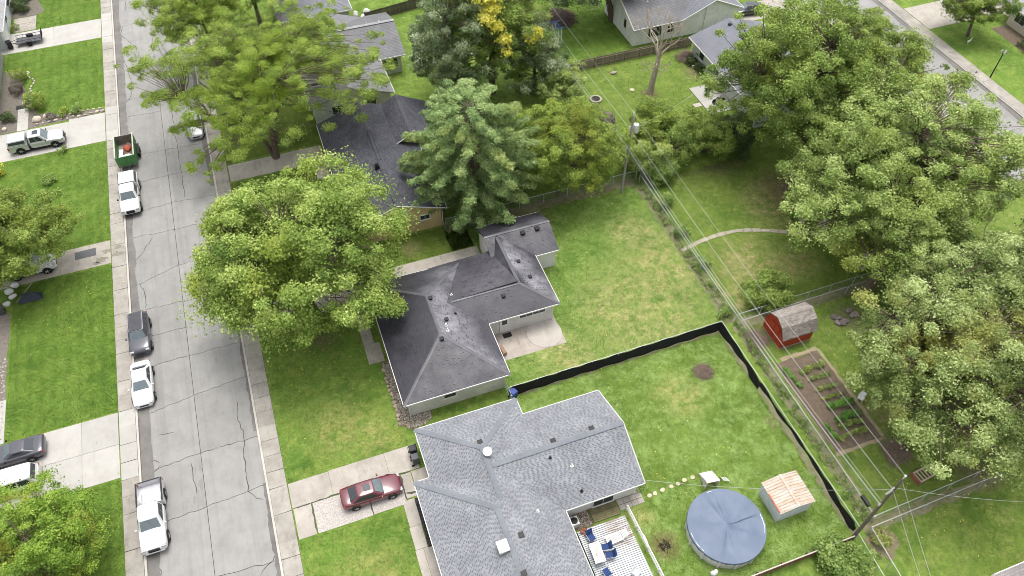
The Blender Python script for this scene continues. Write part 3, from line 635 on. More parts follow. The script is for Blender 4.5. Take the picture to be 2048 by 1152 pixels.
# ---- garage
r2 = thing('garage', 'white gable garage with dark charcoal roof behind the dark roofed house', 'garage', (18.2, 49, 0)); of = (18.2, 49, 0)
walls(r2, of, [[(15.1, 46.6), (21.3, 46.6), (21.3, 51.5), (15.1, 51.5)]], 0, 2.45, sidingmat('white_siding', (.74, .73, .71)))
P, cp = hip_planes(14.88, 21.52, 46.35, 51.8, 2.5, .5, 'x', ('gable', 'gable'))
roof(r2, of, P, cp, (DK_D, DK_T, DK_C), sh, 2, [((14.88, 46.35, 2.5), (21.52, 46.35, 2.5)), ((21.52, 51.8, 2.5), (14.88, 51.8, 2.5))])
for x in (15.1, 21.22): gable(r2, of, [(x+.08, 46.7, 2.46), (x+.08, 51.45, 2.46), (x+.08, 49.07, 3.66)] if x > 18 else [(x, 51.45, 2.46), (x, 46.7, 2.46), (x, 49.07, 3.66)], MATS['white_siding'])
mb = MB()
gd = MB().box(15.06, 15.09, 48.85, 51.25, .05, 2.15).build('garage_door', WHITE, r2, of)
for k in range(4): MB().box(15.035, 15.058, 48.9, 51.2, .1+k*.51, .57+k*.51).build('door_panel', WHITE, gd, of, bevel=.006)
for p in ((18.6, 48.55, 3.66), (20.1, 48.6, 3.69)): roof_vent(r2, of, p, s_=.36)
# ---- grey shingled house
GY_D = shinglemat('grey_roof_deck', (.115, .122, .137), (.10, .106, .12), .7)
GY_T = shinglemat('grey_shingle', (.25, .258, .278), (.185, .193, .212), .85, .2)
GY_C = shinglemat('grey_ridge_shingle', (.178, .19, .212), (.158, .168, .188), .8, .2)
r3 = thing('ranch_house', 'ranch house with pale grey speckled shingle roof and dark roof vents', 'house', (8, 23, 0)); of = (8, 23, 0)
TAUPE = sidingmat('white_house_siding', (.66, .65, .62))
walls(r3, of, [[(3.7, 31.55), (11.45, 31.55), (11.45, 30.0), (18.2, 30.0), (18.2, 22.1), (11.6, 22.1), (11.6, 13), (2.45, 13), (2.45, 27.15), (3.7, 27.15)]], 0, 2.5, TAUPE)
A, ca = hip_planes(3.24, 11.88, 21.0, 32.05, E_, .44, 'y', ('gable', 'hip'))
Bp, cb = hip_planes(2.0, 12.05, 12.9, 27.62, E_, .44)
W_, cw = hip_planes(7.6, 18.62, 21.63, 30.45, E_, .44, 'x', ('gable', 'gable'))
cA = [((7.56, 27.73, 4.451), (7.56, 22.6, 4.451)), ((3.24, 32.05, E_), (7.56, 27.73, 4.451)), ((11.88, 32.05, E_), (7.56, 27.73, 4.451))]
cB = [((7.03, 22.6, 4.761), (7.03, 17.93, 4.761)), ((2.0, 27.62, E_), (7.03, 22.6, 4.761)), ((2, 12.9, E_), (7.03, 17.93, 4.761)), ((12.05, 12.9, E_), (7.03, 17.93, 4.761)), ((7.03, 22.6, 4.761), (7.56, 23.0, 4.5))]
cW = [((8.0, 26.04, 4.49), (18.62, 26.04, 4.49))]
sg = (.13, .2, .42)
roof(r3, of, A+Bp+W_, cA+cB+cW, (GY_D, GY_T, GY_C), sg, 3, [((3.24, 27.7, E_), (3.24, 32.05, E_))[::-1], ((11.88, 32.05, E_), (3.24, 32.05, E_)), ((11.88, 30.5, E_), (11.88, 32.05, E_)), ((18.62, 30.45, E_), (11.88, 30.45, E_)), ((12.05, 21.63, E_), (18.62, 21.63, E_)), ((12.05, 12.9, E_), (12.05, 21.6, E_)), ((2.0, 27.62, E_), (2.0, 12.9, E_)), ((3.2, 27.62, E_), (2.0, 27.62, E_))], .42)
gable(r3, of, [(18.25, 22.1, 2.46), (18.25, 30.0, 2.46), (18.25, 26.05, 4.2)], TAUPE)
for a, b in (((18.62, 21.63, E_), (18.62, 26.04, 4.49)), ((18.62, 26.04, 4.49), (18.62, 30.45, E_))): MB().tube([a, b], .05, 4).build('rake_trim', WHITE, r3, of)
for p in ((7.6, 28.3, 4.2), (12.9, 26.45, 4.3), (16.1, 26.45, 4.3), (8.0, 20.3, 4.33), (7.2, 17.6, 4.62)): roof_vent(r3, of, p, s_=.34, h=.12)
vent_pipe(r3, of, (13.6, 24.3, 3.73), r=.05, h=.32); vent_pipe(r3, of, (12.2, 25.3, 4.15), DARKM, .09, .22); vent_pipe(r3, of, (13.7, 22.5, 2.94), DARKM, .06, .3); vent_pipe(r3, of, (9.9, 21.9, 3.5), r=.06, h=.25)
mb = MB().box(6.15, 6.75, 19.4, 20.1, 4.2, 4.95).box(6.05, 6.85, 19.3, 20.2, 4.951, 5.03); mb.build('chimney', WHITE, r3, of, bevel=.03)
dish = MB().lathe([(.02, -.06), (.2, -.045), (.33, .0), (.36, .05), (.35, .055), (.3, .02), (.02, -.03)], (0, 0, 0), 24).build('satellite_dish', WHITE, r3, smooth=True)
dish.location = (7.8-8, 27.1-23, 4.78); dish.rotation_euler = (R(18), R(-8), 0)
MB().tube([(7.8, 27.1, 4.4), (7.8, 27.1, 4.74)], .03, 6).build('dish_mast', STEEL, r3, of)
window(r3, of, 's', 15.5, 22.1, .2, 1.8, 2.0, panes=2); window(r3, of, 'w', 20, 2.45, 1, 1.8, 1.2, panes=2); window(r3, of, 'n', 7, 31.55, 1.2, 1.2, 1.1, panes=2)
gd = MB().box(3.655, 3.69, 27.9, 31.2, .05, 2.2).build('garage_door', WHITE, r3, of)
for k in range(4): MB().box(3.63, 3.653, 28.0, 31.1, .1+k*.52, .58+k*.52).build('door_panel', WHITE, gd, of)
MB().box(3.15, 3.65, 30.95, 31.35, 1.9, 2.35).build('wall_lantern', WHITE, r3, of, bevel=.08)
# ---- tan house
TAN = sidingmat('tan_siding', (.50, .39, .20))
BL_D = shinglemat('slate_roof_deck', (.035, .036, .046), (.028, .029, .036), .6)
BL_T = shinglemat('slate_shingle', (.078, .078, .095), (.045, .045, .058), .7, .3)
BL_C = shinglemat('slate_ridge_shingle', (.07, .07, .085), (.05, .05, .06), .6, .3)
r4 = thing('ranch_house', 'tan sided house with blue-black shingle gable roof', 'house', (9, 63, 0)); of = (9, 63, 0)
walls(r4, of, [[(3.5, 55.7), (12.4, 55.7), (12.4, 66), (15.3, 66), (15.3, 72.5), (3.5, 72.5)]], 0, 2.62, TAN)
A, ca = hip_planes(3.1, 12.95, 55.35, 72.85, 2.68, .37, 'y', ('gable', 'gable'))
B, cb = hip_planes(8.7, 15.9, 65.6, 72.8, 2.64, .52, 'y', ('gable', 'gable'))
roof(r4, of, A+B, [((8.025, 55.4, 4.5), (8.025, 72.8, 4.5)), ((12.3, 65.7, 4.51), (12.3, 72.75, 4.51))], (BL_D, BL_T, BL_C), (.15, .26, .3), 4, [((3.1, 72.8, 2.68), (3.1, 55.4, 2.68)), ((12.95, 55.4, 2.68), (12.95, 65.5, 2.68))], .4)
for a, b in (((3.1, 55.35, 2.65), (8.025, 55.35, 4.47)), ((8.025, 55.35, 4.47), (12.95, 55.35, 2.65)), ((8.7, 65.6, 2.6), (12.3, 65.6, 4.48)), ((12.3, 65.6, 4.48), (15.9, 65.6, 2.6))): MB().tube([a, b], .06, 4).build('rake_trim', WHITE, r4, of)
gable(r4, of, [(3.6, 55.7, 2.6), (12.3, 55.7, 2.6), (8.0, 55.7, 4.2)], TAN); gable(r4, of, [(12.3, 72.5, 2.6), (3.6, 72.5, 2.6), (8.0, 72.5, 4.2)], TAN); gable(r4, of, [(9, 66, 2.6), (15.5, 66, 2.6), (12.3, 66, 4.2)], TAN)
window(r4, of, 's', 10.7, 55.7, 1.45, 1.1, .72, panes=2); MB().box(8.4, 9.0, 55.62, 55.69, 2.75, 3.4).build('gable_vent', WHITE, r4, of)
for k in range(5): pass
for (ya, yb2) in ((56, 61), (62.6, 67.5)):
    mb = MB().box(8.025-.2, 8.025-.13, ya, yb2, 4.36, 4.56).box(8.025+.13, 8.025+.2, ya, yb2, 4.36, 4.56).box(7.83, 8.22, ya-.05, ya, 4.36, 4.56).box(7.83, 8.22, yb2, yb2+.05, 4.36, 4.56); mb.build('ridge_vent', BL_D, r4, of)
mb = MB().box(7.3, 7.75, 61.4, 61.85, 3.9, 4.75).lathe([(.2, 0), (.2, .12), (.12, .25), (.02, .28)], (7.52, 61.6, 4.75), 10); mb.build('chimney', DARKM, r4, of)
MB().tube([(12.5, 55.63, 2.5), (12.5, 55.63, .1)], .045, 6).build('downspout', WHITE, r4, of)
# ---- weathered grey house behind it
FG = flatshingles('weathered_grey_roof', (.20, .20, .21), (.13, .13, .14)); FG2 = flatshingles('dark_grey_roof', (.155, .155, .165), (.09, .09, .10)); FB = flatshingles('blue_grey_roof', (.17, .175, .205), (.11, .115, .135)); FL = flatshingles('pale_grey_roof', (.30, .30, .31), (.2, .2, .21))
PALEG = sidingmat('pale_green_siding', (.55, .58, .52)); WSID = sidingmat('bright_white_siding', (.80, .80, .78))
r5 = thing('ranch_house', 'grey gable roofed house partly hidden by the locust tree', 'house', (8, 84, 0)); of = (8, 84, 0)
walls(r5, of, [[(3.3, 76.2), (12.3, 76.2), (12.3, 83.2), (15.4, 83.2), (15.4, 92.4), (3.3, 92.4)]], 0, 2.62, sidingmat('aqua_grey_siding', (.56, .60, .58)))
A, ca = hip_planes(2.9, 12.75, 75.7, 92.7, 2.66, .36, 'y', ('gable', 'gable')); B, cb = hip_planes(7, 15.95, 82.8, 92.9, 2.64, .36, 'x', ('gable', 'gable'))
roof(r5, of, A, ca, (FG, FG, FL), None, 5, [((12.75, 75.7, 2.66), (12.75, 82.7, 2.66)), ((2.9, 92.7, 2.66), (2.9, 75.7, 2.66))], .5); roof(r5, of, B, cb, (FG2, FG2, FL), None, 6, [((12.75, 82.8, 2.64), (15.95, 82.8, 2.64))], .5)
gable(r5, of, [(3.4, 76.2, 2.6), (12.2, 76.2, 2.6), (7.8, 76.2, 4.2)], MATS['aqua_grey_siding']); gable(r5, of, [(15.4, 83.3, 2.6), (15.4, 92.3, 2.6), (15.4, 87.85, 4.2)], MATS['aqua_grey_siding'])
window(r5, of, 's', 14.0, 83.2, .9, 2.0, 1.3, panes=2); window(r5, of, 's', 6, 76.2, 1, 1.4, 1.2, panes=2); window(r5, of, 's', 10, 76.2, 1, 1.2, 1.2)
for p in ((8.6, 82.4, 4.1), (9.4, 81.5, 3.9), (10.2, 83.2, 3.6)): roof_vent(r5, of, p, WHITE if p[0] < 9 else None)
mb = MB().box(7.0, 7.5, 81.5, 82.1, 3.8, 5.0); mb.build('chimney', WHITE, r5, of, bevel=.03)
for k in range(4): vent_pipe(r5, of, (9.3+k*1.6, 87.9, 4.45), r=.05, h=.25)
# ---- house at the top edge
r6 = thing('ranch_house', 'blue-grey hip roofed house beyond the weathered grey house', 'house', (7, 100, 0)); of = (7, 100, 0)
walls(r6, of, [[(2.7, 95.5), (11.5, 95.5), (11.5, 106), (2.7, 106)]], 0, 2.62, sidingmat('dim_grey_siding', (.5, .49, .47)))
A, ca = hip_planes(2.25, 11.95, 95.05, 106.5, 2.66, .4); roof(r6, of, A, ca, (FB, FB, FG), None, 7, [((2.25, 95.05, 2.66), (11.95, 95.05, 2.66)), ((11.95, 95.05, 2.66), (11.95, 106.5, 2.66))])
window(r6, of, 's', 9.5, 95.5, 1, 1.4, 1.2, panes=2)
# ---- white house
r7 = thing('ranch_house', 'white sided house with dark grey roof behind the bare tree', 'house', (52, 82, 0)); of = (52, 82, 0)
walls(r7, of, [[(44.9, 78.4), (60.2, 78.4), (60.2, 87.2), (44.9, 87.2)]], 0, 2.62, WSID)
A = [[(44.6, 78, 2.66), (51.45, 78, 2.66), (55.95, 82.8, 4.676), (44.6, 82.8, 4.676)], [(44.6, 87.6, 2.66), (51.45, 87.6, 2.66), (55.95, 82.8, 4.676), (44.6, 82.8, 4.676)]]; ca = [((44.6, 82.8, 4.676), (55.9, 82.8, 4.676))]; B, cb = hip_planes(51.5, 60.5, 77.9, 87.7, 2.7, .44, 'y', ('gable', 'gable'))
roof(r7, of, A, ca, (FG2, FG2, FG), None, 8, [((44.6, 78, 2.66), (51.5, 78, 2.66))]); roof(r7, of, B, cb, (FB, FB, FG), None, 9, [((60.5, 78, 2.7), (60.5, 87.6, 2.7))])
gable(r7, of, [(44.9, 87.1, 2.6), (44.9, 78.5, 2.6), (44.9, 82.8, 4.35)], WSID); gable(r7, of, [(51.6, 78.4, 2.6), (60.1, 78.4, 2.6), (56, 78.4, 4.4)], WSID)
for a, b in (((51.5, 77.9, 2.68), (56, 77.9, 4.66)), ((56, 77.9, 4.66), (60.5, 77.9, 2.68)), ((44.6, 78, 2.64), (44.6, 82.8, 4.66)), ((44.6, 82.8, 4.66), (44.6, 87.6, 2.64))): MB().tube([a, b], .07, 4).build('rake_trim', WHITE, r7, of)
window(r7, of, 's', 47.9, 78.4, .8, 2.0, 1.5, panes=2); window(r7, of, 's', 50.2, 78.4, .95, 1.1, 1.4); window(r7, of, 'w', 81.0, 44.9, 1.2, .8, 1.3)
vent_pipe(r7, of, (50, 82, 4.4)); vent_pipe(r7, of, (48, 81.5, 4.1)); MB().tube([(55.0, 78.3, 3.9), (55.0, 78.3, .4)], .03, 6).build('conduit', STEEL, r7, of)
# ---- green sided house with blue-grey roof
r8 = thing('ranch_house', 'pale green house with blue-grey gable roof beside the bare tree', 'house', (55.6, 67, 0)); of = (55.6, 67, 0)
walls(r8, of, [[(51, 58.5), (60.4, 58.5), (60.4, 73.8), (51, 73.8)]], 0, 2.66, PALEG)
A, ca = hip_planes(50.45, 60.8, 58, 74.3, 2.7, .3, 'y', ('gable', 'gable'))
roof(r8, of, A, ca, (FB, FB, FB), None, 10, [((50.45, 74.3, 2.7), (50.45, 58, 2.7)), ((60.8, 58, 2.7), (60.8, 74.3, 2.7))])
gable(r8, of, [(60.3, 73.8, 2.6), (51.1, 73.8, 2.6), (55.6, 73.8, 4)], PALEG); gable(r8, of, [(51.1, 58.5, 2.6), (60.3, 58.5, 2.6), (55.6, 58.5, 4)], PALEG)
roof_vent(r8, of, (55.2, 73, 4.15)); roof_vent(r8, of, (55.2, 69.8, 4.15)); vent_pipe(r8, of, (54, 67.8, 3.7))
MB().box(55.4, 56.1, 68.2, 69.2, 3.9, 5.1).box(55.3, 56.2, 68.1, 69.3, 5.101, 5.2).build('chimney', WHITE, r8, of, bevel=.03)
window(r8, of, 'w', 68, 51, 1, 1.4, 1.2, panes=2); window(r8, of, 'w', 71.5, 51, 1, 1.2, 1.2)
# ---- cream house far right, houses on the left edge, corner roof
r9 = thing('ranch_house', 'cream sided house beyond the lamp post lawn', 'house', (99, 63, 0)); of = (99, 63, 0)
CRM = sidingmat('cream_siding', (.66, .60, .50)); walls(r9, of, [[(94.5, 57), (104, 57), (104, 68), (96.5, 68), (96.5, 66.3), (94.5, 66.3)]], 0, 2.62, CRM)
A, ca = hip_planes(94, 104.5, 56.5, 68.5, 2.66, .4); roof(r9, of, A, ca, (FL, FL, FL), None, 11, [((94, 68.5, 2.66), (94, 56.5, 2.66))]); window(r9, of, 'w', 64.6, 94.5, .9, 1.8, 1.3, panes=2); window(r9, of, 'w', 60, 94.5, .9, 1.8, 1.3, panes=2)
r10 = thing('ranch_house', 'grey sided house with white framed window panes by the silver pickup', 'house', (-36, 95, 0)); of = (-36, 95, 0)
GSD = sidingmat('slate_grey_siding', (.33, .33, .33)); walls(r10, of, [[(-40, 86.9), (-31.9, 86.9), (-31.9, 103.6), (-40, 103.6)]], 0, 2.55, GSD)
A, ca = hip_planes(-40.4, -31.3, 90.6, 104.1, 2.6, .4); roof(r10, of, A, ca, (FG, FG, FG), None, 12, [((-31.3, 90.6, 2.6), (-31.3, 104.1, 2.6))])
A, ca = hip_planes(-40.4, -31.55, 86.4, 92, 2.62, .4, 'x', ('gable', 'gable')); roof(r10, of, A, ca, (FG, FG, FG), None, 13)
gable(r10, of, [(-31.9, 87, 2.5), (-31.9, 91.5, 2.5), (-31.9, 89.2, 3.4)], GSD); window(r10, of, 'e', 89.0, -31.9, .5, 3.4, 1.6, panes=4)
r11 = thing('ranch_house', 'pale blue-grey house above the utility trailer driveway', 'house', (-35, 114, 0)); of = (-35, 114, 0)
walls(r11, of, [[(-40, 105.2), (-31.4, 105.2), (-31.4, 122), (-40, 122)]], 0, 2.6, sidingmat('pale_blue_siding', (.62, .65, .68)))
A, ca = hip_planes(-40.4, -30.9, 104.8, 122.5, 2.65, .4); roof(r11, of, A, ca, (FL, FL, FL), None, 14, [((-30.9, 104.8, 2.65), (-30.9, 122.5, 2.65))]); window(r11, of, 'e', 115, -31.4, .9, 2.2, 1.4, panes=3); window(r11, of, 'e', 110.5, -31.4, .9, 1.4, 1.4, panes=2)
gd = MB().box(-31.39, -31.36, 105.6, 108.6, .05, 2.2).build('garage_door', WHITE, r11, of)
for k in range(4): MB().box(-31.357, -31.335, 105.7, 108.5, .1+k*.52, .58+k*.52).build('door_panel', WHITE, gd, of)
r12 = thing('ranch_house', 'house with a grey roof at the corner of the mown yard beyond the leaning pole', 'house', (42.5, 3.7, 0)); of = (42.5, 3.7, 0)
walls(r12, of, [[(39.1, -1), (47.5, -1), (47.5, 6.4), (39.1, 6.4)]], 0, 2.55, TAUPE); A, ca = hip_planes(38.6, 48, -1.5, 6.9, 2.6, .42); FP = flatshingles('pinkish_grey_roof', (.27, .25, .25), (.19, .175, .175)); roof(r12, of, A, ca, (FP, FP, FP), None, 15, [((38.6, 6.9, 2.6), (38.6, -1.5, 2.6)), ((48, 6.9, 2.6), (38.6, 6.9, 2.6))])
# ---- red gambrel shed
REDB = sidingmat('red_board_siding', (.40, .055, .022), .3, True, .3)
WG_D = shinglemat('shed_roof_deck', (.2, .18, .165), (.16, .145, .13), .8); WG_T = shinglemat('weathered_shed_shingle', (.31, .275, .25), (.20, .178, .16), .85, .2)
rs = thing('garden_shed', 'red barn shed with a weathered grey gambrel roof', 'shed', (38.3, 31.7, 0)); of = (38.3, 31.7, 0)
x0, x1 = 36.65, 39.95
walls(rs, of, [[(x0, 30.3), (x1, 30.3), (x1, 33.1), (x0, 33.1)]], .12, 1.62, REDB); MB().box(x0-.05, x1+.05, 30.2, 33.2, 0, .12).build('base', M('shed_base', (.33, .26, .2), scale=3), rs, of)
for x, f in ((x0+.08, 1), (x1, -1)):
    pts = [(x, 30.3, 1.6), (x, 33.1, 1.6), (x, 32.6, 2.55), (x, 31.7, 3.0), (x, 30.8, 2.55)]
    gable(rs, of, pts[::-1] if f > 0 else pts, REDB)
X0, X1 = 36.5, 40.12
pr = [(30.12, 1.52), (30.72, 2.6), (31.7, 3.08), (32.68, 2.6), (33.28, 1.52)]
pls = [[(X0, pr[i][0], pr[i][1]), (X1, pr[i][0], pr[i][1]), (X1, pr[i+1][0], pr[i+1][1]), (X0, pr[i+1][0], pr[i+1][1])] for i in range(4)]
roof(rs, of, pls, [((X0, 31.7, 3.08), (X1, 31.7, 3.08))], (WG_D, WG_T, WG_T), (.16, .34, .3), 16)
dr = MB().box(x0-.045, x0-.005, 31.05, 32.35, .2, 2.0).build('door', REDB, rs, of); MB().box(x0-.06, x0-.046, 31.67, 31.73, .2, 2.0).build('door_gap_strip', M('dark_red', (.22, .03, .015)), dr, of)
# ---- metal shed
rm = thing('metal_shed', 'small white metal shed with a rusting ribbed roof', 'shed', (29, 17.5, 0)); of = (29, 17.5, 0)
t = NT('rusty_sheet'); a = t.ramp(t.noise(1.1, 8, .75, off=6, stretch=(.5, 2, 1)), [(.4, (.50, .45, .40, 1)), (.54, (.44, .35, .28, 1)), (.66, (.38, .25, .17, 1)), (.82, (.28, .13, .07, 1))]); t.base(a); t.set(.6, .3); RUST = t.m
WMET = M('white_corrugated', (.66, .70, .74), (.5, .53, .56), scale=2, rough=.5)
MB().box(27.52, 30.4, 16.25, 18.8, 0, 1.68).build('wall', WMET, rm, of)
for k in range(13): MB().box(27.49, 27.519, 16.35+k*.19, 16.43+k*.19, .05, 1.62).build('wall_rib', WMET, rm, of)
for k in range(14): MB().box(27.62+k*.2, 27.7+k*.2, 16.22, 16.249, .05, 1.62).build('wall_rib', WMET, rm, of)
for s_, xe in ((0, 27.4), (1, 30.52)):
    pl = [(xe, 16.15, 1.7), (28.96, 16.15, 2.0), (28.96, 18.9, 2.0), (xe, 18.9, 1.7)]
    mb = MB(); p2 = upface(pl); mb.add(p2+[(x, y, z-.03) for x, y, z in p2], [(0, 1, 2, 3), (7, 6, 5, 4), (0, 4, 5, 1), (1, 5, 6, 2), (2, 6, 7, 3), (3, 7, 4, 0)]); ro = mb.build('roof_half', RUST, rm, of)
    for k in range(12): y = 16.25+k*.23; MB().tube([(xe, y, 1.715), (28.96, y, 2.015)], .028, 4).build('roof_rib', RUST, ro, of)
MB().box(28.86, 29.06, 16.13, 18.92, 2.003, 2.04).build('ridge_flashing', RUST, rm, of)
MB().box(27.36, 27.48, 16.3, 17.9, 1.705, 1.74).build('fallen_trim', M('red_trim', (.42, .14, .09)), rm, of)
# ---- brown playhouse at the top
rp = thing('playhouse', 'small dark brown playhouse with a pale railing by the climbing frame yard', 'playhouse', (34.4, 90.5, 0)); of = (34.4, 90.5, 0)
BRN = M('brown_boards', (.12, .07, .055), scale=3); MB().box(33.3, 35.4, 89.8, 92, 0, 2.0).build('wall', BRN, rp, of)
for a, b in ((89.5, 90.9), (92.3, 90.9)): MB().add([(33.1, a, 1.95), (35.6, a, 1.95), (35.6, b, 2.6), (33.1, b, 2.6)], [(0, 1, 2, 3)]).build('roof_slope', M('brown_shingle', (.16, .10, .085), scale=6, fine=.3), rp, of)
for z in (.5, .9): MB().box(32.8, 35.9, 89.2, 89.28, z, z+.08).build('rail', WHITE, rp, of)
for x in (32.8, 34.3, 35.82): MB().box(x, x+.08, 89.13, 89.2, 0, 1).build('post', WHITE, rp, of)
# ------------------------------------------------------------------ vehicles
def loft(mb, secs, mi=0):
    n = len(secs[0]); vs = [p for s_ in secs for p in s_]; fs = []
    for i in range(len(secs)-1):
        for k in range(n): fs.append((i*n+k, (i+1)*n+k, (i+1)*n+(k+1) % n, i*n+(k+1) % n))
    fs += [tuple(range(n)), tuple(range(len(secs)*n-1, (len(secs)-1)*n-1, -1))]
    mb.add(vs, fs, mi)
def ring(x, w_, z0, zs, zt, cr=.03):
    """closed car cross-section at station x (nose towards +x)"""
    h = w_
    pts = [(h*.80, z0), (h*.97, z0+.10), (h, z0+(zs-z0)*.55), (h*.985, zs-.06), (h*.93, zs+(zt-zs)*.55), (h*.74, zt), (h*.36, zt+cr*.8), (0, zt+cr)]
    full = pts+[(-y, z) for y, z in pts[-2::-1]]
    return [(x, y, z) for y, z in full]
SP = { # L, W, ride stations (x/L, w, z0, zshoulder, ztop), cabin (base front x, base rear x, roof front x, roof rear x, z belt, z roof, base w, roof w), wheel x front/rear, radius
 'sedan': (4.65, 1.82, [(.5, .66, .36, .52, .56), (.485, .82, .26, .6, .66), (.44, .93, .22, .68, .76), (.34, .98, .2, .76, .87), (.18, 1, .2, .86, .97), (-.05, 1, .2, .9, .98), (-.28, 1, .2, .92, 1.0), (-.40, .97, .22, .93, 1.03), (-.47, .9, .28, .9, 1.0), (-.495, .78, .36, .8, .88)], (.205, -.385, .05, -.215, .96, 1.43, .9, .66), (.305, -.29), .325),
 'coupe': (4.78, 1.9, [(.5, .66, .34, .5, .55), (.485, .85, .22, .6, .68), (.43, .95, .2, .72, .8), (.3, 1, .2, .82, .93), (.14, 1, .2, .86, .98), (-.05, .98, .2, .9, .98), (-.28, 1.02, .2, .95, 1.03), (-.42, 1, .24, .97, 1.06), (-.48, .93, .3, .93, 1.02), (-.498, .82, .4, .75, .82)], (.15, -.40, .0, -.20, .97, 1.36, .84, .62), (.31, -.27), .345),
 'suv': (4.6, 1.86, [(.5, .68, .42, .62, .7), (.485, .85, .3, .74, .84), (.43, .96, .26, .88, .97), (.3, 1, .25, .95, 1.05), (.18, 1, .25, .98, 1.09), (-.2, 1, .25, 1.0, 1.09), (-.42, .98, .28, 1.0, 1.09), (-.48, .92, .34, .98, 1.06), (-.498, .84, .42, .9, .98)], (.22, -.475, .1, -.39, 1.05, 1.66, .92, .72), (.31, -.29), .36),
 'van': (5.1, 1.98, [(.5, .7, .42, .65, .74), (.485, .87, .3, .78, .88), (.43, .97, .26, .92, 1.0), (.3, 1, .24, 1.0, 1.1), (-.2, 1, .24, 1.03, 1.12), (-.42, .99, .28, 1.03, 1.12), (-.49, .95, .34, 1.02, 1.1), (-.499, .9, .42, .95, 1.0)], (.3, -.49, .14, -.43, 1.08, 1.74, .94, .78), (.31, -.29), .34),
 'pickup': (5.85, 1.98, [(.5, .8, .5, .7, .78), (.487, .92, .38, .85, .96), (.44, .98, .34, 1.0, 1.1), (.3, 1, .33, 1.06, 1.16), (.2, 1, .33, 1.08, 1.18), (-.05, 1, .33, 1.1, 1.17), (-.135, 1, .33, 1.1, 1.17)], (.235, -.125, .13, -.105, 1.14, 1.82, .93, .76), (.315, -.30), .40),
}
def vehicle(name, label, kind, loc, head, body, group=None, bed=None, cap=False, sunroof=False, rails=False, darkrims=False, rail_caps=False, L=None, roofglass=False):
    """head: direction the nose points, radians from +X"""
    L0, W, st, cb, wx, wr = SP[kind]; L = L or L0; hw = W/2
    t = thing(name, label, 'pickup truck' if kind == 'pickup' else 'car', (loc[0], loc[1], loc[2] if len(loc) > 2 else 0), head, group)
    mb = MB(); loft(mb, [ring(x*L, w_*hw, z0, zs, zt) for x, w_, z0, zs, zt in st])
    bo = mb.build('body', body, t, smooth=True)
    sub = bo.modifiers.new('round', 'SUBSURF'); sub.levels = 1; sub.render_levels = 1
    # cabin: painted pillars and roof, glass set just proud of it
    bf, br, rf, rr, zb, zr_, bw, rw = cb; bf, br, rf, rr = bf*L, br*L, rf*L, rr*L; bw *= hw; rw *= hw
    zb -= .04
    mid = lambda a, b, k: a+(b-a)*k
    secs = []
    for k in (0, .3, .6, .85, .97):
        x0, x1, y, z = mid(bf, rf, k), mid(br, rr, k), mid(bw, rw, k), mid(zb, zr_, k)
        c_ = .12; secs.append([(x0, -y*.72, z), (x0-.08, -y*.93, z), (x0-.3, -y, z), (x1+.2, -y, z), (x1+.05, -y*.9, z), (x1, -y*.7, z), (x1, y*.7, z), (x1+.05, y*.9, z), (x1+.2, y, z), (x1+.3 if False else x0-.3, y, z), (x0-.08, y*.93, z), (x0, y*.72, z)])
    # roof skin with crown
    top = [(x*.93+(rf+rr)/2*.07, y*.9, zr_+.005) for x, y, z in secs[-1]]; secs.append(top)
    mb = MB(); n = len(top); vs = [p for s_ in secs for p in s_]; fs = []
    for i in range(len(secs)-1):
        for k in range(n): fs.append((i*n+k, i*n+(k+1) % n, (i+1)*n+(k+1) % n, (i+1)*n+k))
    vs.append(((rf+rr)/2, 0, zr_+.035)); q = len(vs)-1; b0 = (len(secs)-1)*n
    for k in range(n): fs.append((b0+k, b0+(k+1) % n, q))
    # orientation fix
    bm = bmesh.new(); vv = [bm.verts.new(p) for p in vs]
    for f in fs: bm.faces.new([vv[i] for i in f])
    bmesh.ops.recalc_face_normals(bm, faces=bm.faces); me = bpy.data.meshes.new('cabin'); bm.to_mesh(me); bm.free(); me.materials.append(body)
    me.polygons.foreach_set('use_smooth', [True]*len(me.polygons)); cbn = piece('cabin', me, t); sb = cbn.modifiers.new('round', 'SUBSURF'); sb.levels = 1; sb.render_levels = 2
    def gl(name_, p, out, mat=None):
        """glass quad through 4 cabin points, lifted off along out"""
        o_ = Vector(out)*.016; mbx = MB().add([tuple(Vector(a)+o_) for a in p]+[tuple(Vector(a)-o_*.5) for a in p], [(0, 1, 2, 3), (7, 6, 5, 4), (0, 4, 5, 1), (1, 5, 6, 2), (2, 6, 7, 3), (3, 7, 4, 0)])
        return mbx.build(name_, mat or GLASS, t)
    def F(k, s_): return (mid(bf, rf, k), s_*mid(bw, rw, k)*.80, mid(zb, zr_, k))
    def Bk(k, s_): return (mid(br, rr, k), s_*mid(bw, rw, k)*.78, mid(zb, zr_, k))
    gl('windshield', [F(.08, -1), F(.08, 1), F(.93, 1), F(.93, -1)], (.7, 0, .7), M('windshield_glass', (.13, .165, .18), (.09, .115, .13), scale=3, rough=.06, spec=.7));  # paler than the side glass: reflected sky and interior put into its colour
    gl('rear_window', [Bk(.2 if kind != 'van' else .35, 1), Bk(.2 if kind != 'van' else .35, -1), Bk(.9, -1), Bk(.9, 1)], (-.7, 0, .7))
    nw = 1 if kind == 'coupe' else (2 if kind in ('sedan', 'pickup') else 3)
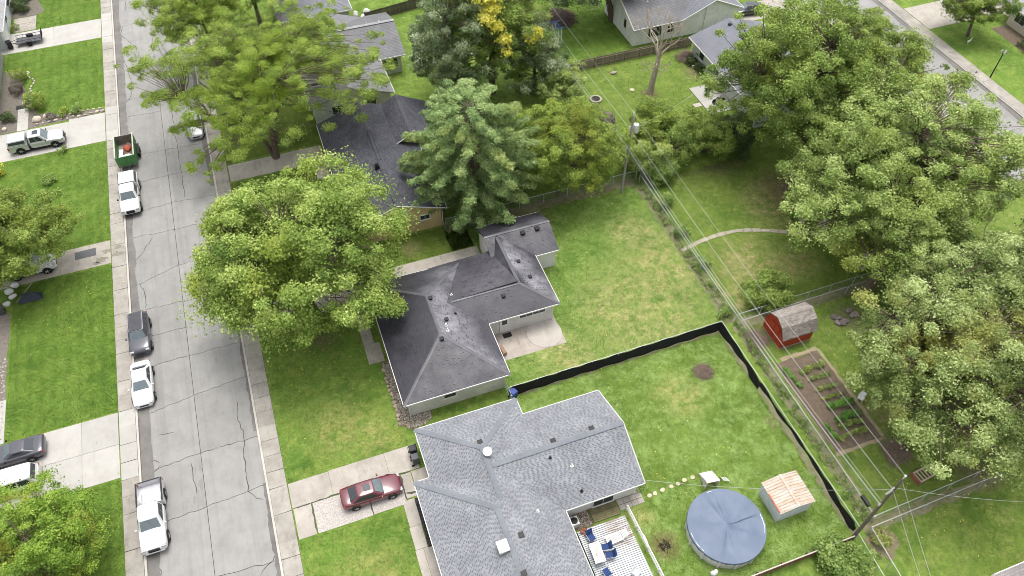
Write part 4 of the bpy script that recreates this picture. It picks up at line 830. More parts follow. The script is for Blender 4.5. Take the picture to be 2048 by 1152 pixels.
    for s_ in (-1, 1):
        a0 = .16; a1 = .86
        for k in range(nw):
            fa, fb = k/nw, (k+1)/nw
            def Sd(u, kk):
                xf = mid(bf, rf, kk)-.34; xr_ = mid(br, rr, kk)+(.22 if kind not in ('coupe',) else .45)
                return (mid(xf, xr_, u), s_*mid(bw, rw, kk), mid(zb, zr_, kk))
            p = [Sd(fa+.02, a0), Sd(fb-.02, a0), Sd(fb-.02, a1), Sd(fa+.02, a1)]
            gl('side_window', p if s_ < 0 else p[::-1], (0, s_*.9, .3))
        MB().box(bf-.33, bf-.2, s_*hw*.99 if s_ > 0 else -hw*.99-.17, s_*hw*.99+.17 if s_ > 0 else -hw*.99, zb+.05, zb+.2).build('mirror', body if not darkrims else DARKM, t, bevel=.03)
        # arches, wheels, lamps
        for x in wx:
            x *= L
            MB().lathe([(wr*1.2, -.03), (wr*1.2, .012), (wr*1.1, .014), (.02, .015)], (x, s_*hw*1.0, wr+.02), 20, axis='y').build('wheel_arch', DARKM, t) if s_ < 0 else MB().lathe([(.02, -.015), (wr*1.1, -.014), (wr*1.2, -.012), (wr*1.2, .03)], (x, s_*hw*1.0, wr+.02), 20, axis='y').build('wheel_arch', DARKM, t)
            wy = s_*(hw-.075)
            wm = MB().lathe([(wr*.62, -.11), (wr*.93, -.11), (wr, -.075), (wr, .075), (wr*.93, .11), (wr*.62, .11)], (x, wy, wr), 20, axis='y').build('wheel', RUBBER, t, smooth=True)
            mr = MB().lathe([(.03, -.105), (wr*.6, -.09), (wr*.63, -.114), (wr*.6, .114), (wr*.55, .09), (.03, .105)], (x, wy, wr), 14, axis='y')
            rm_ = mr.build('rim', DARKM if darkrims else CHROME, wm)
            for q_ in range(5):
                an = q_*2*PI/5; yy = wy+s_*.112
                MB().tube([(x, yy, wr), (x+math.cos(an)*wr*.56, yy, wr+math.sin(an)*wr*.56)], .022, 4).build('spoke', CHROME if not darkrims else STEEL, wm)
        zt = st[2][3]; xh = st[1][0]*L; wh = st[1][1]*hw
        MB().box(xh-.16, xh+.03, s_*wh*.62-(.0 if s_ > 0 else .34*hw), s_*wh*.62+(.34*hw if s_ > 0 else 0), zt-.13, zt+.02).build('headlight', M('headlight_glass', (.42, .43, .45), var=.1, rough=.1), t, bevel=.03)
        if kind != 'pickup':
            xr_ = st[-2][0]*L; wr_ = st[-2][1]*hw; zt = st[-2][3]
            MB().box(xr_-.03, xr_+.16, s_*wr_*.64-(.0 if s_ > 0 else .32*hw), s_*wr_*.64+(.32*hw if s_ > 0 else 0), zt-.16, zt-.0).build('taillight', M('taillight_red', (.35, .02, .02), var=.1, rough=.2), t, bevel=.02)
    xf = st[0][0]*L; MB().box(xf-.1, xf+.012, -hw*.42, hw*.42, .42 if kind != 'pickup' else .62, .58 if kind != 'pickup' else .95).build('grille', DARKM, t, bevel=.02)
    MB().box(xf-.16, xf+.02, -hw*.7, hw*.7, st[0][2]-.06, st[0][2]+.05).build('bumper', body if kind != 'pickup' else (WHITE if not darkrims else DARKM), t, bevel=.03)
    MB().box(st[1][0]*L-.3, -st[1][0]*L+.3, -hw*.86, hw*.86, .16, .34).build('underbody', DARKM, t)
    if sunroof: MB().box(mid(rf, rr, .18), mid(rf, rr, .6), -rw*.45, rw*.45, zr_-.01, zr_+.05).build('sunroof', GLASS, t, bevel=.02)
    if roofglass: MB().box(mid(rf, rr, .04), mid(rf, rr, .95), -rw*.72, rw*.72, zr_-.01, zr_+.042).build('panoramic_roof', M('dark_roof_glass', (.05, .05, .06), rough=.08, spec=.6), t, bevel=.02)
    if rails:
        for s_ in (-1, 1): MB().tube([(rf-.05, s_*rw*.92, zr_+.02), (mid(rf, rr, .3), s_*rw*.93, zr_+.06), (rr+.1, s_*rw*.93, zr_+.03)], .022, 6).build('roof_rail', CHROME, t)
    if kind == 'pickup':
        xa, xb = -.145*L, -.495*L; z0, z1 = .5, 1.18; th = .07
        m = body; bd = MB()
        for s_ in (-1, 1):
            ys = (s_*hw*.99, s_*hw*.99-s_*th); bd.box(xb, xa, min(ys), max(ys), z0-.08, z1)
        b_ = bd.box(xa-.06, xa, -hw*.92, hw*.92, z0, z1-.02).box(xb-.03, xb+.05, -hw*.9, hw*.9, z0, z1-.015).build('bed', m, t, bevel=.02)
        MB().box(xb+.051, xa-.061, -hw*.92, hw*.92, z0+.02, z0+.08).build('bed_floor', M('bed_liner', (.52, .52, .55), var=.1, rough=.5) if rail_caps else DARKM, b_)
        for s_ in (-1, 1): MB().lathe([(wr*1.15, -.12), (wr*1.15, .12)], (wx[1]*L, s_*hw*.82, wr), 16, axis='y').build('wheel_well', m, b_)
        if rail_caps:
            for s_ in (-1, 1): MB().box(xb, xa, s_*hw*.95-.06, s_*hw*.95+.06, z1+.002, z1+.03).build('rail_cap', DARKM, b_)
            MB().box(xb-.03, xb+.06, -hw*.86, hw*.86, z1-.012, z1+.02).build('rail_cap', DARKM, b_)
        MB().box(xb-.14, xb-.04, -hw*.85, hw*.85, .42, .6).build('rear_bumper', STEEL, t, bevel=.03)
        for s_ in (-1, 1): MB().box(xb-.045, xb+.1, s_*hw*.93-.07, s_*hw*.93+.07, .75, 1.1).build('taillight', MATS['taillight_red'] if 'taillight_red' in MATS else M('taillight_red', (.35, .02, .02), rough=.2), t, bevel=.02)
        if cap:
            zc = 1.72
            secs = [[(x, -hw*.95*k, z) for x in ()] for k, z in ()]
            cm = MB(); a, b = xa-.02, xb+.02
            cm.add([(a, -hw*.95, z1+.01), (b, -hw*.95, z1+.01), (b, hw*.95, z1+.01), (a, hw*.95, z1+.01), (a, -hw*.78, zc), (b+.12, -hw*.76, zc-.03), (b+.12, hw*.76, zc-.03), (a, hw*.78, zc)], [(3, 2, 1, 0), (4, 5, 6, 7), (0, 1, 5, 4), (1, 2, 6, 5), (2, 3, 7, 6), (3, 0, 4, 7)])
            cp = cm.build('bed_cap', body, t, bevel=.05)
            for s_ in (-1, 1):
                p = [(a-.12, s_*hw*.915, z1+.13), (b+.2, s_*hw*.91, z1+.13), (b+.26, s_*hw*.83, zc-.12), (a-.12, s_*hw*.835, zc-.12)]
                o_ = Vector((0, s_*.035, .012)); p = p if s_ > 0 else p; q4 = [tuple(Vector(v)+o_) for v in p]; q5 = [tuple(Vector(v)-o_) for v in p]
                MB().add(q4+q5, [(0, 1, 2, 3), (7, 6, 5, 4), (0, 4, 5, 1), (1, 5, 6, 2), (2, 6, 7, 3), (3, 7, 4, 0)]).build('cap_window', GLASS, cp)
    return t
ST_, DW = -.1, .03
WP = paint('white_car_paint', (.60, .60, .61)); SILV = paint('silver_car_paint', (.50, .51, .52), .3, .3); BLK = paint('black_car_paint', (.025, .025, .03), .2); GRAPH = paint('graphite_car_paint', (.06, .06, .075), .22); MAR = paint('maroon_car_paint', (.12, .022, .034), .22); PEARL = paint('pearl_van_paint', (.56, .55, .55), .3)
S_ = -PI/2
vehicle('pickup_truck', 'white pickup truck with an empty open bed parked at the kerb', 'pickup', (-17.62, 32.75, ST_), S_, WP, rail_caps=True)
vehicle('sedan', 'white sedan parked at the kerb behind the dark SUV', 'sedan', (-17.72, 45.65, ST_), S_, WP)
vehicle('suv', 'dark SUV with roof rails parked at the kerb', 'suv', (-17.66, 51.3, ST_), S_, GRAPH, rails=True, roofglass=True)
vehicle('pickup_truck', 'white pickup truck with a bed cap hitched to the green dump trailer', 'pickup', (-17.65, 70.75, ST_), S_, WP, cap=True, darkrims=True)
vehicle('pickup_truck', 'silver pickup truck with a bed cap and sunroof on a driveway', 'pickup', (-27.1, 83.35, DW), 0, SILV, cap=True, sunroof=True, darkrims=True)
vehicle('coupe', 'black coupe parked on the wide white driveway', 'coupe', (-27.85, 42.15, DW), PI, GRAPH, darkrims=True)
vehicle('minivan', 'white minivan half hidden by foliage beside the black coupe', 'van', (-28.3, 39.35, DW), PI, PEARL)
vehicle('sedan', 'white car under the tree on the old patched driveway', 'suv', (-27.2, 63.35, DW), 0, WP)
vehicle('sedan', 'maroon sedan with a sunroof on the stained driveway', 'sedan', (-1.3, 29.05, DW), 0, MAR, sunroof=True, L=4.85)
vehicle('sedan', 'black car on the driveway of the white house', 'sedan', (63.0, 80.3, DW), PI*.96, BLK)
vehicle('sedan', 'dark car behind the small tree across the far street', 'sedan', (92.5, 70.9, DW), 0, GRAPH)
vehicle('sedan', 'pale car under the hanging locust branches', 'sedan', (-10.15, 80.6, ST_), S_, SILV)
# ---- green dump trailer
GRN = paint('green_trailer_paint', (.055, .20, .055), .5, 0, .2); GRNI = M('scraped_bed_steel', (.24, .22, .20), (.14, .11, .09), scale=2.5, rough=.7)
def wheel(t, x, y, r, wd=.2, fender=True, rimm=CHROME):
    wm = MB().lathe([(r*.6, -wd/2), (r*.93, -wd/2), (r, -wd*.33), (r, wd*.33), (r*.93, wd/2), (r*.6, wd/2)], (x, y, r), 18, axis='y').build('wheel', RUBBER, t, smooth=True)
    MB().lathe([(.02, -wd*.45), (r*.58, -wd*.4), (r*.61, -wd*.52), (r*.61, wd*.52), (r*.58, wd*.4), (.02, wd*.45)], (x, y, r), 12, axis='y').build('rim', rimm, wm); return wm
t = thing('dump_trailer', 'green high sided dump trailer holding junk behind the capped white pickup', 'trailer', (-17.62, 77.75, ST_), S_)
L2, hw, z0, z1 = 2.0, .98, .62, 1.85
MB().box(-L2, L2, -hw, hw, z0-.1, z0).build('floor', GRNI, t)
for s_ in (-1, 1):
    y0, y1 = sorted((s_*hw, s_*(hw-.05))); sd = MB().box(-L2, L2, y0, y1, z0, z1).build('side_wall', GRN, t)
    for k in range(6): a, b = sorted((s_*hw+s_*.001, s_*(hw+.05))); MB().box(-L2+.1+k*.74, -L2+.18+k*.74, a, b, z0, z1-.02).build('stake', GRN, sd)
    a, b = sorted((s_*(hw-.07), s_*(hw+.06))); MB().box(-L2, L2, a, b, z1+.001, z1+.05).build('top_rail', M('rail_cream', (.5, .52, .42)), sd)
    for x in (-.75, .1): wheel(t, x-.1, s_*(hw+.17), .36, .22)
    a, b = sorted((s_*(hw+.052), s_*(hw+.3))); MB().box(-1.35, .5, a, b, .76, .79).build('fender', DARKM, t)
fw = MB().box(L2-.05, L2, -hw+.05, hw-.05, z0, z1).build('front_wall', GRN, t)
for k in range(3): MB().box(L2+.001, L2+.04, -.6+k*.56, -.54+k*.56, z0, z1-.03).build('stake', GRN, fw)
MB().box(-L2, -L2+.05, -hw+.05, hw-.05, z0, z1-.1).build('tailgate', GRNI, t)
MB().tube([(L2, -.5, .55), (L2+.9, 0, .5)], .05, 6).tube([(L2, .5, .55), (L2+.9, 0, .5)], .05, 6).build('tongue', DARKM, t)
MB().box(-1.9, 1.9, -.5, .5, .4, .51).build('chassis', DARKM, t)
def lump(rad, seed, amp=.25, seg=2):
    bm = bmesh.new(); bmesh.ops.create_icosphere(bm, subdivisions=seg, radius=1); r2 = random.Random(seed); ph = [(r2.uniform(-1, 1), r2.uniform(-1, 1), r2.uniform(-1, 1), r2.uniform(0, 6)) for _ in range(5)]
    for v in bm.verts:
        k = 1+amp*sum(math.sin(3*(v.co.x*a+v.co.y*b+v.co.z*c_)+d) for a, b, c_, d in ph)/2.2; v.co = Vector((v.co.x*rad[0], v.co.y*rad[1], v.co.z*rad[2]))*k
    me = bpy.data.meshes.new('lump'); bm.to_mesh(me); bm.free(); return me
def rock(name, label, cat, loc, rad, m, seed, group=None, parent=None):
    me = lump(rad, seed, .22, 2); me.materials.append(m); o = bpy.data.objects.new(name, me); C.objects.link(o); o.location = loc
    if parent: o.parent = parent
    elif label: tag(o, label, cat, group)
    return o
zt = ST_+.62
rock('rubbish_heap', 'brown rubble heap in the green dump trailer', 'rubble', (-17.6, 77.9, zt+.16), (.7, 1.4, .3), M('rubble', (.16, .10, .07), (.08, .06, .05), scale=6, fine=.4), 3)
rock('orange_tarp', 'crumpled orange tarp lying in the green dump trailer', 'tarp', (-17.45, 78.0, zt+.52), (.42, .5, .26), M('orange_tarp', (.42, .09, .045), var=.3, scale=5), 5)
tag(MB().box(-.22, .22, -.6, .6, -.04, .04).build('white_board', WHITE, bevel=.01), 'white board leaning in the green dump trailer', 'board').location = (-18.15, 77.3, zt+.5); bpy.data.objects['white_board'].rotation_euler = (R(14), R(6), R(-8))
rock('plastic_sheet', 'pale crumpled plastic sheet at the front of the green dump trailer', 'sheet', (-17.5, 76.65, zt+.45), (.62, .5, .15), M('pale_plastic', (.6, .6, .6), var=.2, scale=5), 8)
# ---- utility trailer
t = thing('utility_trailer', 'black open utility trailer with a raised mesh ramp', 'trailer', (-28.7, 105.9, DW), 0)
BLM = M('black_steel', (.03, .03, .033), rough=.5); L2, hw = 1.55, .75
MB().box(-L2, L2, -hw, hw, .44, .5).build('deck', M('dark_deck', (.10, .10, .11), scale=4), t)
for s_ in (-1, 1):
    mb = MB().tube([(-L2, s_*hw, .85), (L2, s_*hw, .85)], .03, 5)
    for k in range(5): mb.tube([(-L2+k*.775, s_*hw, .45), (-L2+k*.775, s_*hw, .85)], .025, 5)
    mb.build('side_rail', BLM, t); wheel(t, 0, s_*(hw+.16), .3, .18); a, b = sorted((s_*(hw+.04), s_*(hw+.28))); MB().box(-.42, .42, a, b, .66, .69).build('fender', BLM, t)
mb = MB()
for k in range(7): mb.tube([(L2+.02, -hw+k*hw/3, .48), (L2+.22, -hw+k*hw/3, 1.5)], .02, 4)
for k in range(5): mb.tube([(L2+.02+.05*k, -hw, .5+.25*k), (L2+.02+.05*k, hw, .5+.25*k)], .02, 4)
mb.build('ramp_gate', BLM, t); MB().tube([(-L2, -.5, .46), (-L2-.95, 0, .46)], .035, 5).tube([(-L2, .5, .46), (-L2-.95, 0, .46)], .035, 5).build('tongue', BLM, t); MB().tube([(-L2-.75, 0, 0), (-L2-.75, 0, .75)], .03, 6).build('jack', STEEL, t)
MB().box(-.3, .5, hw-.25, hw-.05, .52, .8).build('tool_box', BLM, t)
# ---- wheeled bins
def bin_(label, x, y, rz, m, group=None, z=0):
    t = thing('wheeled_bin', label, 'bin', (x, y, z), rz, group)
    MB().add([(-.24, -.24, .06), (.24, -.24, .06), (.24, .24, .06), (-.24, .24, .06), (-.3, -.3, 1.0), (.3, -.3, 1.0), (.3, .32, 1.0), (-.3, .32, 1.0)], [(3, 2, 1, 0), (4, 5, 6, 7), (0, 1, 5, 4), (1, 2, 6, 5), (2, 3, 7, 6), (3, 0, 4, 7)]).build('tub', m, t, bevel=.03)
    MB().add([(-.32, -.33, 1.005), (.32, -.33, 1.005), (.32, .34, 1.005), (-.32, .34, 1.005), (-.26, -.26, 1.08), (.26, -.26, 1.08), (.26, .3, 1.1), (-.26, .3, 1.1)], [(3, 2, 1, 0), (4, 5, 6, 7), (0, 1, 5, 4), (1, 2, 6, 5), (2, 3, 7, 6), (3, 0, 4, 7)]).build('lid', m, t, bevel=.02)
    for s_ in (-1, 1): MB().lathe([(.12, -.03), (.12, .03)], (s_*.26, .3, .12), 12, axis='x').build('wheel', RUBBER, t)
    MB().tube([(-.22, .4, .98), (.22, .4, .98)], .018, 6).tube([(-.22, .3, .98), (-.22, .41, .98)], .015, 5).tube([(.22, .3, .98), (.22, .41, .98)], .015, 5).build('handle', m, t)
    return t
BINB = M('bin_black', (.03, .03, .033), rough=.5); BING = M('bin_grey', (.09, .09, .1), rough=.5); BINU = M('bin_blue', (.02, .05, .25), rough=.45)
bin_('black wheeled bin beside the trailer driveway', -31.0, 105.2, .3, BINB, z=DW); bin_('grey wheeled bin on the planting bed by the black tarp', -29.75, 58.6, .2, BING)
bin_('black wheeled bin by the garage wall of the grey shingled house', 3.1, 30.9, 1.2, BINB, z=DW) if False else None
bin_('black wheeled bin at the end of the stained driveway', 2.75, 31.35, PI/2, BINB, z=DW); bin_('dark bin next to the driveway end bin', 2.72, 30.55, PI/2, BING, z=DW)
bin_('blue wheeled bin behind the little gate', 12.25, 33.65, .4, BINU)
# ------------------------------------------------------------------ fences
WIRE = M('fence_wire', (.36, .37, .38), var=.1, rough=.5, metal=.4); RAIL = M('fence_rail', (.58, .59, .60), var=.12, rough=.45, metal=.4)
def chainlink(label, pts, h=1.2, pitch=.13, spacing=2.75):
    """galvanised posts, top rail and woven wire along a plan polyline"""
    x0, y0 = pts[0]; t = thing('chain_link_fence', label, 'fence', (x0, y0, 0)); of = (x0, y0, 0)
    post = mesh_of(MB().tube([(0, 0, 0), (0, 0, h+.03)], .035, 6), 'post', RAIL)
    for a, b in zip(pts[:-1], pts[1:]):
        A, B = Vector(a), Vector(b); L = (B-A).length; d = (B-A)/L; n = max(1, round(L/spacing))
        for i in range(n+1): p = A+d*(L*i/n); piece('post', post, t, (p.x-x0, p.y-y0, 0))
        MB().tube([(*a, h), (*b, h)], .026, 6).build('top_rail', RAIL, t, of)
        V = []; r = .0055; side = np.array([d.x, d.y, 0.])*r; k = int((L+h)/pitch)
        for s_ in (0, 1):
            for i in range(k+1):
                u0 = i*pitch-h; u1 = u0+h
                a0, z0 = max(u0, 0), max(-u0, 0) if u0 < 0 else 0; a1, z1 = min(u1, L), h if u1 <= L else h-(u1-L)
                if a1 <= a0: continue
                if s_: z0, z1 = h-z0, h-z1
                p = np.array([A.x+d.x*a0-x0, A.y+d.y*a0-y0, z0]); q = np.array([A.x+d.x*a1-x0, A.y+d.y*a1-y0, z1]); V += [p-side, p+side, q+side, q-side]
        np_mesh('wire_mesh', np.array(V), 4, WIRE, parent=t, kind='stuff')
    return t
chainlink('long chain link fence along the alley beside the straw patched yard', [(34.35, 13.7), (34.35, 54.6)])
chainlink('chain link fence between the tan house and the pole at the alley', [(12.7, 55.3), (34.3, 55.3)])
chainlink('chain link fence behind the shrub beside the red shed', [(34.5, 34.35), (50, 34.5)]); chainlink('chain link fence just behind the red shed', [(34.5, 33.6), (49, 33.75)])
chainlink('upper chain link fence east of the leaning utility pole', [(34.1, 13.75), (47, 14.1)]); chainlink('lower chain link fence beside the mown corner yard', [(33.6, 13.1), (47, 13.35)])
chainlink('chain link fence running from the white weeds away from the leaning pole', [(33.55, 13.0), (33.0, 5)]); chainlink('short chain link fence south of the leaning utility pole', [(32.35, 13.0), (31.9, 5)])
# black screened fence
BLKF = M('black_screen_fabric', (.014, .013, .018), var=.3, scale=4, rough=.75)
t = chainlink('chain link fence hung with black screen fabric around the pool yard', [(12.0, 34.0), (32.65, 34.1), (32.7, 13.3)], 1.28)
def fabric(pts, parent, of, name='screen_fabric'):
    """pts: (x, y, zlow, zhigh)"""
    vs = []; fs = []; r2 = random.Random(5); P = []
    for a, b in zip(pts[:-1], pts[1:]):
        n = max(2, int(math.hypot(a[0]-b[0], a[1]-b[1])/.3))
        for k in range(n): P.append(tuple(a[i]+(b[i]-a[i])*k/n for i in range(4)))
    P.append(pts[-1])
    for i, (x, y, zl, zh) in enumerate(P):
        q = P[min(i+1, len(P)-1)]; p = P[max(i-1, 0)]; d = Vector((q[0]-p[0], q[1]-p[1])).normalized(); nn = Vector((d.y, -d.x))
        for j in range(5):
            k = j/4; w_ = .05+.05*math.sin(i*.8+j)+r2.uniform(-.02, .02)*(k > 0) + (.10*(1-k) if zl < .2 else .03)
            vs.append((x+nn.x*w_-of[0], y+nn.y*w_-of[1], zl+(zh-zl)*k))
    for i in range(len(P)-1):
        for j in range(4): fs.append((i*5+j, i*5+5+j, i*5+6+j, i*5+1+j))
    return MB().add(vs, fs).build(name, BLKF, parent, smooth=True)
of = (12.0, 34.0, 0)
fabric([(12.2, 34.0, .02, 1.3), (18, 34.03, .04, 1.28), (22.6, 34.05, .02, 1.22), (28, 34.07, .07, 1.26), (32.6, 34.1, .1, 1.3)], t, of)
fabric([(32.66, 34.0, .1, 1.3), (32.67, 31.5, .25, 1.26), (32.67, 29.5, .5, 1.22), (32.68, 28.6, .1, 1.12), (32.68, 27.2, .02, 1.08)], t, of)
fabric([(32.68, 27.2, .5, 1.15), (32.68, 26, .75, 1.2), (32.69, 24.5, .5, .9), (32.69, 22.5, .75, 1.2), (32.69, 20.5, .8, 1.2), (32.69, 18.4, .7, 1.2), (32.7, 17.2, .35, 1.22), (32.7, 15.4, .2, 1.02), (32.7, 13.9, .12, 1.0), (32.66, 13.5, .3, .95)], t, of)
# little gate beside the dark roofed house
g = thing('yard_gate', 'narrow grey metal gate between the dark roofed and grey houses', 'gate', (11.95, 33.9, 0)); mb = MB()
for y in (-.75, .95): mb.tube([(0, y, 0), (0, y, 1.25)], .035, 6).build('post', RAIL, g); mb = MB()
for z in (.15, .65, 1.15): MB().tube([(0, -.7, z), (0, .9, z)], .02, 5).build('rail', RAIL, g)
for k in range(9): MB().tube([(0, -.6+k*.18, .15), (0, -.6+k*.18, 1.15)], .01, 4).build('bar', RAIL, g)
# board fences: every board a piece
def boards(name, label, x0, x1, y, h, m, m2, front=-1, pw=.145, postgap=2.1, y1=None, frame=True, z0=.03):
    t = thing(name, label, 'fence', (x0, y, 0)); me = mesh_of(MB().box(0, pw-.012, -.011, .011, z0, h), 'board', m); r2 = random.Random(int(x0*10)); n = int((x1-x0)/pw); sl = 0 if y1 is None else (y1-y)/(x1-x0); an = math.atan(sl)
    for i in range(n):
        piece('board', me, t, (i*pw, sl*i*pw+r2.uniform(-.004, .004), 0), (0, 0, an), (1, 1, 1+r2.uniform(-.025, .02)))
    if frame:
        for z in (.35, h-.3): MB().box(0, n*pw, -.07 if front < 0 else .015, -.015 if front < 0 else .07, z, z+.09).build('rail', m2, t).rotation_euler = (0, 0, an)
        for k in range(int(n*pw/postgap)+1): o = MB().box(-.05, .05, -.17 if front < 0 else .072, -.072 if front < 0 else .17, 0, h+.05).build('post', m2, t); o.location = (k*postgap, sl*k*postgap, 0)
    return t
GWD = M('weathered_fence_wood', (.30, .25, .20), (.19, .165, .14), scale=3, fine=.25, rnd=.25, stretch=(1, 1, .2)); RWD = M('redbrown_fence_wood', (.22, .11, .075), (.14, .07, .05), scale=3, fine=.25, rnd=.25); DWD = M('dark_fence_wood', (.12, .10, .085), (.08, .065, .055), scale=3, fine=.25, rnd=.2)
POSTW = M('fence_post_wood', (.36, .29, .22), scale=3, rnd=.15)
boards('wooden_fence', 'weathered grey wooden fence in front of the white house', 34.2, 52.2, 75.9, 1.45, GWD, POSTW)
boards('wooden_fence', 'red-brown wooden fence ending at the leaning utility pole', 17.5, 32.1, 13.0, .95, RWD, RWD, 1)
MB().box(0, 14.6, -.045, .045, .951, .985).build('cap_rail', M('fence_cap', (.5, .45, .4)), bpy.data.objects['wooden_fence.001'])
boards('wooden_fence', 'dark wooden fence beyond the weathered grey house', 13.6, 22.5, 95.6, 1.5, DWD, DWD, 1, y1=97.0)
# ------------------------------------------------------------------ utility poles and lines
POLE = M('pole_wood', (.17, .14, .115), (.10, .085, .07), scale=4, fine=.25, stretch=(1, 1, .15)); GPOLE = M('grey_pole_wood', (.33, .31, .29), (.22, .21, .20), scale=4, fine=.25, stretch=(1, 1, .15)); INS = M('insulator_porcelain', (.62, .62, .6), rough=.3)
def pole(label, x, y, h, m, lean=(0, 0), transformer=False, gear=False):
    t = thing('utility_pole', label, 'utility pole', (x, y, 0)); lx, ly = lean
    P = lambda z: (lx*z/h, ly*z/h, z)
    MB().tube([P(0), P(h*.5), P(h)], [.15, .125, .10], 10).build('pole', m, t, smooth=True)
    MB().tube([(P(h)[0], P(h)[1], h), (P(h)[0], P(h)[1], h+.32)], [.04, .03], 6).build('top_insulator', INS, t)
    MB().lathe([(.05, 0), (.09, .02), (.05, .06), (.09, .1), (.04, .14)], (P(h)[0], P(h)[1], h+.32), 10).build('insulator_bell', INS, t)
    for z in (h*.87, h*.84, h*.62, h*.6): b = P(z); MB().box(b[0]-.32, b[0]-.1, b[1]-.04, b[1]+.04, z-.04, z+.04).build('bracket', STEEL, t)
    if transformer:
        b = P(h*.84); MB().lathe([(.05, -.5), (.27, -.48), (.3, -.4), (.3, .36), (.27, .44), (.12, .5), (.06, .52)], (b[0]+.5, b[1], h*.84), 18).build('transformer', M('transformer_grey', (.62, .63, .64), rough=.4), t, smooth=True)
        MB().tube([(b[0]+.5, b[1], h*.84+.5), (b[0]+.3, b[1], h*.95)], .02, 5).build('jumper', DARKM, t)
    MB().tube([(b0 := P(.05))[0:2]+(.05,), (P(h*.75)[0]+.17, P(h*.75)[1]-.05, h*.75)], .025, 5).build('ground_conduit', STEEL, t)
    if gear:
        b = P(h*.82)
        tor = [(b[0]-.42+.25*math.cos(a), b[1]-.05, h*.83+.2*math.sin(a)) for a in np.linspace(0, 2*PI, 15)]; MB().tube(tor, .025, 5).build('cable_coil', M('pale_cable', (.6, .6, .6)), t)
        MB().box(b[0]-1.05, b[0]-.8, b[1]+.15, b[1]+1.0, h*.6-.15, h*.6+.12).build('splice_case', DARKM, t, bevel=.03)
    return t
H1 = 9.7
pole('dark leaning wooden utility pole at the fence corner by the metal shed', 32.35, 13.15, H1, POLE, (.25, .1), gear=True)
pole('grey utility pole with a transformer at the straw patched yard', 31.95, 53.9, 10.0, GPOLE, (.2, .2), True)
pole('far utility pole at the end of the alley line', 31.9, 98, 10.0, GPOLE)
CABW = M('bright_cable', (.48, .48, .48), var=.05, rough=.4, metal=.3); CABB = M('dark_cable', (.2, .2, .2), rough=.5)
def cable(label, pts, r, sag=.5, m=None, group=None):
    mb = MB()
    for a, b in zip(pts[:-1], pts[1:]):
        a, b = Vector(a), Vector(b); mb2 = []
        for i in range(17): k = i/16; p = a.lerp(b, k); p.z -= sag*4*k*(1-k); mb2.append(tuple(p))
        mb.tube(mb2, r, 4)
    return tag(mb.build('overhead_cable', m or CABW), label, 'cable', group)
a1, a2, a3, a0 = (32.6, 13.25), (32.15, 54.1), (31.9, 98), (32.6, -25)
cable('highest overhead wire between the pole tops', [(a1[0], a1[1], 10.1), (a2[0], a2[1], 10.4), (a3[0], a3[1], 10.4)], .012, .5)
cable('overhead wire below the pole tops beside the transformer', [(a1[0]-.3, a1[1], 8.4), (a2[0]-.3, a2[1], 8.6), (a3[0]-.3, a3[1], 8.6)], .017, .6)
cable('thick pale communication cable along the alley', [(a1[0]-.3, a1[1], 6.0), (a2[0]-.3, a2[1], 6.3), (a3[0]-.3, a3[1], 6.3)], .032, .8)
cable('thin cable just above the thick communication cable', [(a1[0]-.22, a1[1], 6.3), (a2[0]-.22, a2[1], 6.6), (a3[0]-.22, a3[1], 6.6)], .014, .75)
cable('dark cable slung below the thick communication cable', [(a1[0]-.3, a1[1], 5.7), (a2[0]-.3, a2[1], 5.9), (a3[0]-.3, a3[1], 5.9)], .018, .9, CABB)
cable('service wire from the leaning pole to the grey house corner', [(a1[0]-.2, a1[1], 8.2), (18.4, 21.9, 2.7)], .014, .7)
cable('upper service wire dropping south from the leaning pole', [(a1[0], a1[1], 9.5), (31.5, 3, 4.5)], .014, .3); cable('lower service wire dropping south from the leaning pole', [(a1[0]-.15, a1[1], 8.2), (31.0, 3, 4.2)], .014, .3)
cable('service wire from the leaning pole towards the corner yard', [(a1[0]+.1, a1[1], 8.2), (47, 9, 3.8)], .013, .5); cable('service wire from the transformer pole to the green house', [(a2[0]+.2, a2[1], 8.3), (50.6, 66, 3.0)], .013, .6)
# ------------------------------------------------------------------ pool yard
px, py, pr_ = 23.35, 16.95, 2.88
t = thing('swimming_pool', 'round above-ground pool under a blue-grey cover', 'pool', (px, py, 0))
PW = M('pool_wall_white', (.70, .70, .68), (.5, .5, .48), scale=3, rough=.5)
MB().lathe([(pr_, 0), (pr_, 1.2), (pr_-.06, 1.2), (pr_-.06, .02)], n=56).build('pool_wall', PW, t)
up = mesh_of(MB().box(-.04, .09, -.09, .09, 0, 1.12), 'upright', WHITE, bevel=.02)
for k in range(14): a = 2*PI*k/14; piece('upright', up, t, (pr_*math.cos(a), pr_*math.sin(a), 0), (0, 0, a))
tr = NT('pool_cover'); a = tr.ramp(tr.noise(.7, 5, .6), [(.3, (.095, .125, .185, 1)), (.7, (.135, .168, .235, 1))]); tr.base(a); tr.set(.55, .3); tr.bump(tr.noise(6, 4, .6, stretch=(1, 2.5, 1)), .25, .02); COV = tr.m
vs = []; fs = []; NR, NA = 26, 120; r2 = random.Random(4)
seams = sorted([.35, 1.35, 1.75, 2.6, 4.0, 4.55, 5.5])
